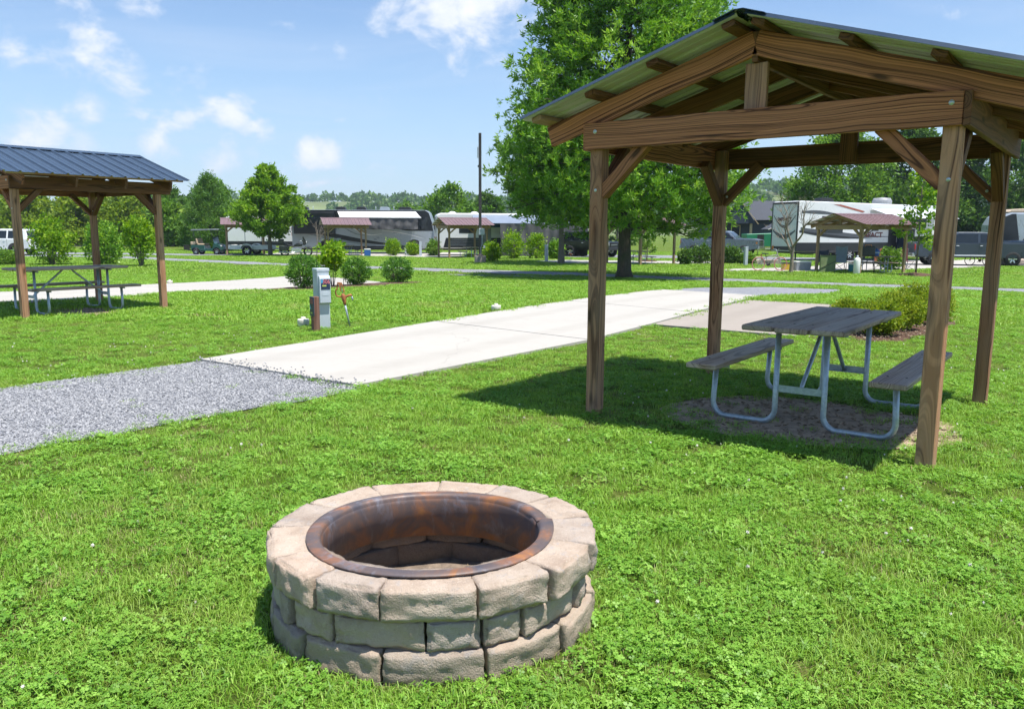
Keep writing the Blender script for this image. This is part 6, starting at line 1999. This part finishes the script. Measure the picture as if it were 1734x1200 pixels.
MB().bar((-1.2, 0, 0.35), (-1.75, 0, 0.35), 0.06, 0.06).box((-1.75, 0, 0.55), (0.05, 0.9, 0.35)).build('rear_rack', M['dark'], t)

# ---- white utility trailer
t = thing('utility_trailer', 'low white utility trailer with black fendered wheel left of the maple trunk', 'trailer', (-19.6, 60.9, Z5), R(-3))
MB().box((0, 0, 0.50), (3.0, 1.7, 0.14)).build('deck', M['white'], t, 0.02, 1)
MB().bar((1.5, 0.6, 0.5), (2.6, 0, 0.48), 0.09, 0.09).bar((1.5, -0.6, 0.5), (2.6, 0, 0.48), 0.09, 0.09).build('drawbar', M['white'], t)
MB().box((-1.55, 0, 0.62), (0.06, 1.7, 0.3)).build('tail_gate', M['white'], t, 0.01, 1)
for sd in (-1, 1):
    wheel(t, (-0.1, sd * 0.98, 0.36), 0.36, 0.24, sd, 18)
    MB().prism(arc(-0.1, 0.36, 0.50, 20, 160, 8) + list(reversed(arc(-0.1, 0.36, 0.45, 20, 160, 8))), sd * 0.84, sd * 1.14).build('fender', M['white'], t)
    MB().box((0, sd * 0.84, 0.66), (2.9, 0.05, 0.16)).build('side_rail', M['white'], t, 0.01, 1)
MB().box((-1.58, -0.7, 0.52), (0.03, 0.2, 0.1)).build('taillight', M['redlens'], t)
MB().tube([(2.5, 0, 0.0), (2.5, 0, 0.85)], 0.03, 8).build('tongue_jack', M['ped'], t)

# ---- motorcycle
t = thing('motorcycle', 'black touring motorcycle with chrome parked right of the maple trunk', 'motorcycle', (-15.75, 58.6, Z5), R(12))
for x in (-0.78, 0.85):
    w_ = thing_part('wheel', t); w_.location = (x, 0, 0.33)
    MB().lathe([(0.22, -0.07), (0.30, -0.07), (0.33, -0.03), (0.33, 0.03), (0.30, 0.07), (0.22, 0.07)], 20, axis='Y').build('tyre', M['rubber'], w_)
    rm = MB()
    for k in range(8):
        a = k * PI / 4
        rm.bar((0.04 * math.cos(a), 0, 0.04 * math.sin(a)), (0.23 * math.cos(a), 0, 0.23 * math.sin(a)), 0.03, 0.03, up=(0, 1, 0))
    rm.lathe([(0.0, -0.05), (0.05, -0.05), (0.05, 0.05), (0.0, 0.05)], 10, axis='Y').build('rim', M['chrome'], w_)
MB().prism([(-0.35, 0.30), (0.35, 0.28), (0.45, 0.55), (0.1, 0.62), (-0.35, 0.58)], -0.22, 0.22).build('engine', M['chrome'], t, 0.03, 2)
MB().prism([(-0.15, 0.68), (0.45, 0.72), (0.48, 0.86), (0.2, 0.98), (-0.15, 0.82)], -0.17, 0.17).build('fuel_tank', M['car_black'], t, 0.06, 2)
MB().prism([(-0.85, 0.78), (-0.15, 0.66), (-0.05, 0.74), (-0.4, 0.82), (-0.85, 1.0)], -0.19, 0.19).build('seat', M['dark'], t, 0.04, 2)
MB().prism([(-1.25, 0.85), (-0.85, 0.85), (-0.82, 1.25), (-1.2, 1.22)], -0.25, 0.25).build('top_box', M['car_black'], t, 0.06, 2)
for sd in (-1, 1):
    MB().prism([(-1.15, 0.42), (-0.5, 0.42), (-0.45, 0.72), (-1.15, 0.76)], sd * 0.22, sd * 0.44).build('pannier', M['car_black'], t, 0.05, 2)
    MB().tube([(0.3, sd * 0.2, 0.3), (-0.3, sd * 0.25, 0.26), (-1.2, sd * 0.27, 0.30)], [0.03, 0.045, 0.05], 8).build('exhaust', M['chrome'], t)
    MB().tube([(0.85, sd * 0.09, 0.33), (0.55, sd * 0.10, 1.05)], 0.026, 8).build('fork', M['chrome'], t)
    MB().tube([(0.52, sd * 0.06, 1.05), (0.45, sd * 0.3, 1.15), (0.28, sd * 0.42, 1.08)], 0.016, 6).build('handlebar', M['chrome'], t)
MB().prism([(0.50, 0.80), (0.75, 0.86), (0.72, 1.10), (0.56, 1.42), (0.50, 1.42), (0.50, 1.0)], -0.26, 0.26).build('fairing', M['car_black'], t, 0.05, 2)
MB().lathe([(0.0, 0.04), (0.09, 0.03), (0.10, 0.0)], 14, (0.74, 0, 1.0), axis='X').build('headlight', M['headlens'], t)
MB().prism(arc(0.85, 0.33, 0.40, 40, 150, 8) + list(reversed(arc(0.85, 0.33, 0.37, 40, 150, 8))), -0.08, 0.08).build('front_fender', M['car_black'], t)
MB().prism(arc(-0.78, 0.33, 0.42, 60, 190, 8) + list(reversed(arc(-0.78, 0.33, 0.38, 60, 190, 8))), -0.10, 0.10).build('rear_fender', M['car_black'], t)

# ---- bicycles
def bicycle(label, loc, rz, frame, tyre, s=1.0):
    t = thing('bicycle', label, 'bicycle', loc, rz, 'bicycles')
    t.scale = (s, s, s)
    r_ = 0.31
    for x in (-0.5, 0.52):
        w_ = thing_part('wheel', t); w_.location = (x, 0, r_)
        MB().lathe([(r_ - 0.045, 0), (r_ - 0.02, -0.025), (r_, 0), (r_ - 0.02, 0.025), (r_ - 0.045, 0)], 26, axis='Y').build('tyre', tyre, w_)
        sp_ = MB()
        for k in range(10):
            a = k * PI / 5
            sp_.bar((0, 0, 0), ((r_ - 0.04) * math.cos(a), 0, (r_ - 0.04) * math.sin(a)), 0.006, 0.006, up=(0, 1, 0))
        sp_.build('spokes', M['chrome'], w_)
    hd = (0.36, 0, 0.72); bb = (-0.05, 0, 0.30); st = (-0.16, 0, 0.62); ra = (-0.5, 0, r_)
    mb = MB()
    for a, b, q in ((hd, bb, 0.022), (hd, st, 0.02), (st, bb, 0.02), (ra, bb, 0.013), (ra, st, 0.012), ((0.38, 0, 0.66), (0.34, 0, 0.80), 0.022)):
        mb.tube([a, b], q, 8)
    mb.build('frame', frame, t)
    for sd in (-1, 1):
        MB().tube([(0.37, sd * 0.02, 0.68), (0.42, sd * 0.06, 0.60), (0.52, sd * 0.06, r_)], 0.015, 6).build('fork', frame, t)
        MB().tube([(0.34, 0, 0.80), (0.34, sd * 0.1, 0.94), (0.28, sd * 0.30, 0.97)], 0.012, 6).build('handlebar', M['ped'], t)
    MB().tube([st, (-0.20, 0, 0.74)], 0.014, 6).build('seat_post', M['dark'], t)
    MB().prism([(-0.36, 0.74), (-0.08, 0.74), (-0.06, 0.77), (-0.36, 0.80)], -0.06, 0.06).build('saddle', M['dark'], t, 0.02, 2)
    MB().lathe([(0.0, -0.01), (0.09, -0.01), (0.09, 0.01), (0.0, 0.01)], 14, bb, axis='Y').bar((-0.05, -0.06, 0.30), (0.08, -0.06, 0.20), 0.02, 0.02).bar((-0.05, 0.06, 0.30), (-0.18, 0.06, 0.40), 0.02, 0.02).build('crank', M['dark'], t)
bicycle('grey bicycle with pink tyres leaning on the lawn left of the bare tree', (12.75, 39.9, Z5), R(6), simple('grey_bike_frame', (0.25, 0.24, 0.24), 0.4), simple('pink_tyre', (0.48, 0.20, 0.19), 0.7), 1.12)
bicycle('small orange bicycle in front of the grey pickup', (27.6, 47.6, Z5), R(170), simple('orange_bike_frame', (0.60, 0.17, 0.06), 0.4), M['rubber'], 0.95)

# ---- stone blocks by the camper
stn = simple('rough_limestone', (0.36, 0.30, 0.25), 0.9, 0, 0.3, 5, 1.0)
def rock(label, loc, size, rz, seed):
    me = rough_block(size[0], size[1], size[2], seed, 0.05).copy()
    me.materials.clear(); me.materials.append(stn)
    for v in me.vertices:
        q = noise.noise(v.co * 2.5 + Vector((seed, 0, 0))) * 0.10
        v.co += v.co.normalized() * q
    o = obj('stone_block', me)
    o.location = loc; o.rotation_euler = (0, 0, rz)
    tag(o, label, 'stone', 'landscape stones')
rock('flat tan stone left of the near pavilion\'s right rear post', (29.0, 48.0, Z5 + 0.16), (0.9, 0.5, 0.36), 0.2, 71)
rock('flat tan stone right of the near pavilion\'s right rear post', (30.6, 48.2, Z5 + 0.16), (1.2, 0.6, 0.36), -0.1, 72)
rock('long low stone behind the bicycle with pink tyres', (14.9, 48.0, Z5 + 0.12), (2.2, 0.5, 0.3), 0.0, 73)

# ---- camp gear round the small pavilion by the camper
def camp_chair(label, loc, rz, cloth, tall=0.95):
    t = thing('camp_chair', label, 'camp chair', loc, rz, 'folding camp chairs')
    fr = MB()
    for sd in (-1, 1):
        fr.tube([(sd * 0.27, -0.25, 0), (-sd * 0.27, 0.22, 0.42)], 0.011, 6)
        fr.tube([(sd * 0.27, 0.25, 0), (sd * 0.25, -0.22, 0.44)], 0.011, 6)
        fr.tube([(sd * 0.27, 0.25, 0.02), (sd * 0.26, 0.24, tall)], 0.011, 6)
        fr.tube([(sd * 0.30, -0.25, 0.0), (sd * 0.30, -0.24, 0.62)], 0.011, 6)
    fr.build('frame', M['dark'], t)
    MB().box((0, 0.0, 0.42), (0.50, 0.46, 0.02)).build('seat', cloth, t, 0.005, 1)
    MB().add([(-0.26, 0.22, 0.44), (0.26, 0.22, 0.44), (0.28, 0.27, tall), (0.10, 0.25, tall - 0.06), (-0.10, 0.25, tall - 0.06), (-0.28, 0.27, tall),
              (-0.26, 0.24, 0.44), (0.26, 0.24, 0.44), (0.28, 0.29, tall), (0.10, 0.27, tall - 0.06), (-0.10, 0.27, tall - 0.06), (-0.28, 0.29, tall)],
             [(0, 1, 2, 3, 4, 5), (11, 10, 9, 8, 7, 6), (0, 6, 7, 1), (1, 7, 8, 2), (2, 8, 9, 3), (3, 9, 10, 4), (4, 10, 11, 5), (5, 11, 6, 0)]).build('backrest', cloth, t)
    for sd in (-1, 1):
        MB().box((sd * 0.30, 0, 0.63), (0.07, 0.5, 0.03)).build('armrest', cloth, t, 0.008, 1)
    return t
cb = simple('navy_canvas', (0.035, 0.05, 0.09), 0.8); cg = simple('pale_blue_canvas', (0.26, 0.32, 0.44), 0.8); cr = simple('rust_red_canvas', (0.28, 0.085, 0.05), 0.8); cw = simple('maroon_canvas', (0.14, 0.04, 0.045), 0.8)
camp_chair('navy camp chair left under the small camper pavilion', (15.7, 40.6, Z5), 2.6, cb, 1.05)
camp_chair('pale blue high backed camp chair under the small camper pavilion', (16.4, 40.3, Z5), 3.0, cg, 1.25)
camp_chair('rust red camp chair right of the gear laden picnic table', (19.1, 41.6, Z5), 0.4, cr, 1.1)
camp_chair('maroon camp chair outside the small camper pavilion\'s right post', (20.6, 42.0, Z5), 0.3, cw, 1.1)
t = thing('camp_stove', 'black flat top grill on thin legs in front of the small camper pavilion', 'grill', (16.7, 37.9, Z5), -0.3)
MB().box((0, 0, 1.05), (0.62, 0.45, 0.46)).build('hood', M['dark'], t, 0.04, 2)
MB().tube([(-0.15, -0.24, 1.26), (-0.12, -0.26, 1.34), (0.12, -0.26, 1.34), (0.15, -0.24, 1.26)], 0.014, 6).build('handle', M['amber'], t)
for sx in (-1, 1):
    for sy in (-1, 1):
        MB().tube([(sx * 0.26, sy * 0.18, 0.84), (sx * 0.36, sy * 0.24, 0.0)], 0.016, 6).build('leg', M['dark'], t)
MB().box((0.42, 0, 0.98), (0.22, 0.35, 0.03)).build('side_shelf', M['ped'], t)
t = thing('propane_tank', 'tall white propane bottle beside the small camper pavilion\'s front post', 'propane tank', (15.95, 37.2, Z5))
MB().lathe([(0.0, 0.0), (0.13, 0.0), (0.15, 0.05), (0.15, 0.62), (0.12, 0.74), (0.0, 0.78)], 16).build('tank', M['white'], t)
MB().cyl((0, 0, 0.76), (0, 0, 0.86), 0.05, 0.04, 10).build('valve', M['ped'], t)
t = thing('folded_shelter', 'olive green folded canvas panel standing between the small pavilion\'s left posts', 'canvas panel', (15.1, 38.5, Z5), 0.25)
MB().box((0, 0, 0.42), (0.85, 0.10, 0.84)).build('canvas', simple('olive_canvas', (0.17, 0.22, 0.10), 0.85, 0, 0.2, 4), t, 0.03, 2)
MB().bar((-0.42, -0.06, 0.2), (0.42, -0.06, 0.55), 0.03, 0.02).bar((-0.42, -0.06, 0.84), (0.42, -0.06, 0.84), 0.03, 0.03).build('strap', M['dark'], t)
def tote(name, label, loc, size, m, rz=0.0, lid='white', group=None):
    t = thing(name, label, 'cooler' if 'cooler' in name else 'storage box', loc, rz, group)
    MB().box((0, 0, size[2] * 0.42), (size[0], size[1], size[2] * 0.84), None, 0, 1.05).build('box', m, t, 0.03, 2)
    MB().box((0, 0, size[2] * 0.92), (size[0] * 1.08, size[1] * 1.08, size[2] * 0.14)).build('lid', M[lid], t, 0.02, 2)
blu = simple('blue_plastic', (0.03, 0.12, 0.40), 0.4)
tote('cooler', 'blue cooler on the ground by the middle small pavilion\'s right post', (-10.7, 59.4, Z5), (0.45, 0.35, 0.55), blu, 0.2, 'white')
tote('cooler', 'grey cooler left of the small camper pavilion', (14.55, 40.4, Z5), (0.75, 0.45, 0.48), simple('grey_plastic', (0.30, 0.33, 0.37), 0.5), 0.1, 'white')
tote('storage_box', 'yellow striped storage box left of the grey cooler', (13.85, 40.6, Z5), (0.42, 0.4, 0.40), simple('yellow_plastic', (0.55, 0.38, 0.03), 0.5), 0.1, 'dark')
tote('storage_box', 'white bin beneath the coach awning', (-8.1, 62.6, Z5), (0.5, 0.4, 0.55), M['ped'], 0.1, 'white')
tote('storage_box', 'green blue box under the gear laden picnic table', (16.7, 39.2, Z5), (0.5, 0.35, 0.42), simple('teal_plastic', (0.04, 0.25, 0.28), 0.5), 0.5, 'white')
t = thing('water_jug', 'blue water jug on the gear laden picnic table', 'jug', (17.7, 39.2, Z5 + 0.775))
MB().lathe([(0.0, 0.0), (0.13, 0.0), (0.14, 0.05), (0.14, 0.26), (0.09, 0.32), (0.04, 0.34), (0.04, 0.38), (0.0, 0.38)], 16).build('jug', blu, t)
MB().tube([(0.10, 0, 0.30), (0.17, 0, 0.28), (0.17, 0, 0.14), (0.13, 0, 0.10)], 0.014, 6).build('handle', blu, t)
t = thing('cooking_kit', 'camp kitchen with pots on the table under the middle small pavilion', 'camp kitchen', (-12.9, 59.9, Z5 + 0.775), 0.2)
MB().box((0, 0, 0.16), (0.6, 0.4, 0.32)).build('stove_box', simple('beige_enamel', (0.45, 0.36, 0.25), 0.5), t, 0.02, 1)
MB().lathe([(0.0, 0.32), (0.15, 0.32), (0.16, 0.52), (0.0, 0.54)], 14).build('pot', M['ped'], t)

# ---- house, shed, green container far right of the oak
hb = simple('navy_clapboard', (0.022, 0.035, 0.060), 0.7, 0, 0.1, 2)
rf = simple('charcoal_shingle', (0.050, 0.056, 0.070), 0.85, 0, 0.25, 6, 0.5)
trim = simple('tan_trim', (0.56, 0.42, 0.27), 0.6)
t = thing('house', 'dark house with charcoal roof and tan gable trim beyond the silver pickup', 'house', (37.5, 118, Z5), R(-4))
MB().box((0, 0, 1.9), (19, 9, 3.8)).build('wall', hb, t)
r_ = MB().prism([(-5.3, 3.5), (5.3, 3.5), (0, 6.3)], -10.2, 10.2, 'X').build('roof', rf, t)
gb = MB().prism([(-8.2, 3.0), (-3.4, 3.0), (-5.8, 6.2)], -6.3, -4.2).build('gable', hb, t)
MB().bar((-8.5, -6.35, 2.9), (-5.8, -6.35, 6.25), 0.08, 0.28, up=(0, 1, 0)).bar((-5.8, -6.35, 6.25), (-3.1, -6.35, 2.9), 0.08, 0.28, up=(0, 1, 0)).build('gable_trim', trim, gb)
for x in (-7.6, -4.0):
    MB().box((x, -5.9, 1.5), (0.30, 0.30, 3.0)).build('porch_post', trim, t)
for x in (-5.8, -1.0, 3.0, 6.0):
    f = MB().box((x, -4.55, 2.0), (1.3, 0.08, 1.6)).build('window', trim, t)
    MB().box((x, -4.60, 2.0), (1.05, 0.04, 1.35)).build('pane', M['glass'], f)
t = thing('blue_shed', 'small navy shed with white eaves beside the green container', 'shed', (36.0, 106, Z5), R(-4))
MB().box((0, 0, 1.2), (5, 4, 2.4)).build('wall', simple('blue_siding', (0.03, 0.055, 0.12), 0.6), t)
MB().prism([(-2.9, 2.2), (2.9, 2.2), (0, 3.8)], -2.3, 2.3).build('roof', rf, t)
MB().bar((-3.0, -2.35, 2.15), (0, -2.35, 3.85), 0.08, 0.22, up=(0, 1, 0)).bar((0, -2.35, 3.85), (3.0, -2.35, 2.15), 0.08, 0.22, up=(0, 1, 0)).build('eaves', M['white'], t)
t = thing('waste_container', 'bright green waste container in front of the navy shed', 'container', (30.2, 97.5, Z5), R(2))
gc = simple('green_enamel', (0.015, 0.20, 0.10), 0.45)
MB().prism([(-2.2, 0.15), (2.2, 0.15), (2.3, 1.55), (1.9, 1.75), (-2.3, 1.6)], -1.0, 1.0).build('bin', gc, t, 0.04, 1)
MB().box((-0.6, -1.03, 1.2), (0.8, 0.05, 0.7)).build('panel', M['dark'], t)
for x in (-1.5, 1.5):
    MB().box((x, 0, 0.1), (0.2, 1.8, 0.2)).build('skid', M['dark'], t)
t = thing('pipe_frame', 'white tubular frame standing by the road left of the white camper', 'frame', (19.5, 65.5, Z5), 0.2)
MB().tube([(-0.6, 0, 0), (-0.55, 0, 1.25), (0.55, 0, 1.25), (0.45, 0, 0)], 0.03, 8).build('hoop', M['white'], t)
MB().tube([(-0.6, 0.9, 0), (-0.55, 0, 1.25)], 0.03, 8).build('stay', M['white'], t)

# ================================================================ DISTANT HILLS AND WOODS
def hill_h(x, y):
    r_ = 0.0
    r_ += 30 * math.exp(-((x - 200) / 190) ** 2) * math.exp(-((y - 620) / 160) ** 2)
    r_ += 27 * math.exp(-((x + 130) / 230) ** 2) * math.exp(-((y - 760) / 170) ** 2)
    r_ += 16 * math.exp(-((x - 520) / 260) ** 2) * math.exp(-((y - 640) / 200) ** 2)
    r_ += 14 * math.exp(-((x + 560) / 260) ** 2) * math.exp(-((y - 700) / 200) ** 2)
    r_ *= 1 + 0.25 * noise.noise((x * 0.006, y * 0.006, 3.0))
    return r_ - 1.0
xs = np.linspace(-1000, 1000, 90); ys = np.linspace(230, 1300, 50)
V = [(x, y, Z5 + hill_h(x, y)) for y in ys for x in xs]
F = [(r_ * 90 + c, r_ * 90 + c + 1, (r_ + 1) * 90 + c + 1, (r_ + 1) * 90 + c) for r_ in range(49) for c in range(89)]
hm = bpy.data.meshes.new('hills'); hm.from_pydata(V, [], F)
for p in hm.polygons: p.use_smooth = True
field = simple('hay_field', (0.13, 0.165, 0.055), 0.95, 0, 0.35, 0.02)
tag(obj('hills', hm, None, field), kind='structure')
def woods():
    g = np.random.default_rng(77)
    C = []; S = []
    while len(C) < 2300:
        x = g.uniform(-420, 520); y = g.uniform(400, 800)
        d = noise.noise((x * 0.008, y * 0.008, 9.0)) + (0.5 if x > 60 else 0.2)
        if d < g.uniform(-0.2, 0.35):
            continue
        h = g.uniform(5, 9.5)
        C.append((x, y, Z5 + hill_h(x, y) + h * 0.45)); S.append(h)
    C = np.array(C); S = np.array(S)
    k = 46
    n = len(C)
    d = g.normal(0, 1, (n, k, 3)); d /= np.linalg.norm(d, axis=2, keepdims=True)
    d[:, :, 2] = np.abs(d[:, :, 2]) * 1.1 - 0.25
    P = C[:, None, :] + d * (S[:, None, None] * np.array([0.52, 0.52, 0.55])) * g.uniform(0.75, 1.05, (n, k, 1))
    P = P.reshape(-1, 3)
    O = d.reshape(-1, 3)
    V = leaf_quads(P, g.normal(0, 1, P.shape) + O * 0.3, np.repeat(S, k) * 0.34, 0.42, g)
    T = np.clip(np.repeat(g.uniform(0, 1, n), k) * 0.7 + g.uniform(0, 0.3, n * k), 0, 1)
    me = raw_mesh('distant_woods', V, 4, np.arange(len(V)), M['dkleaf'], np.repeat(T, 4))
    tag(obj('distant_woods', me), 'far wooded hillsides behind the campground', 'woods', None, 'stuff')
woods()

# ================================================================ the air
hm_, nth, bh = new_mat('thin_haze')
nth.nodes.remove(bh)
pv = nd(nth, 'ShaderNodeVolumePrincipled', {'Color': (0.72, 0.85, 1.0, 1), 'Density': 0.00026, 'Anisotropy': 0.2})
nth.links.new(pv.outputs[0], nth.nodes['Material Output'].inputs['Volume'])
hz_ = MB().box((0, 640, 32.5), (2060, 1400, 75)).build('haze', hm_)
tag(hz_, 'thin pale summer haze over the distance', 'haze', None, 'stuff')
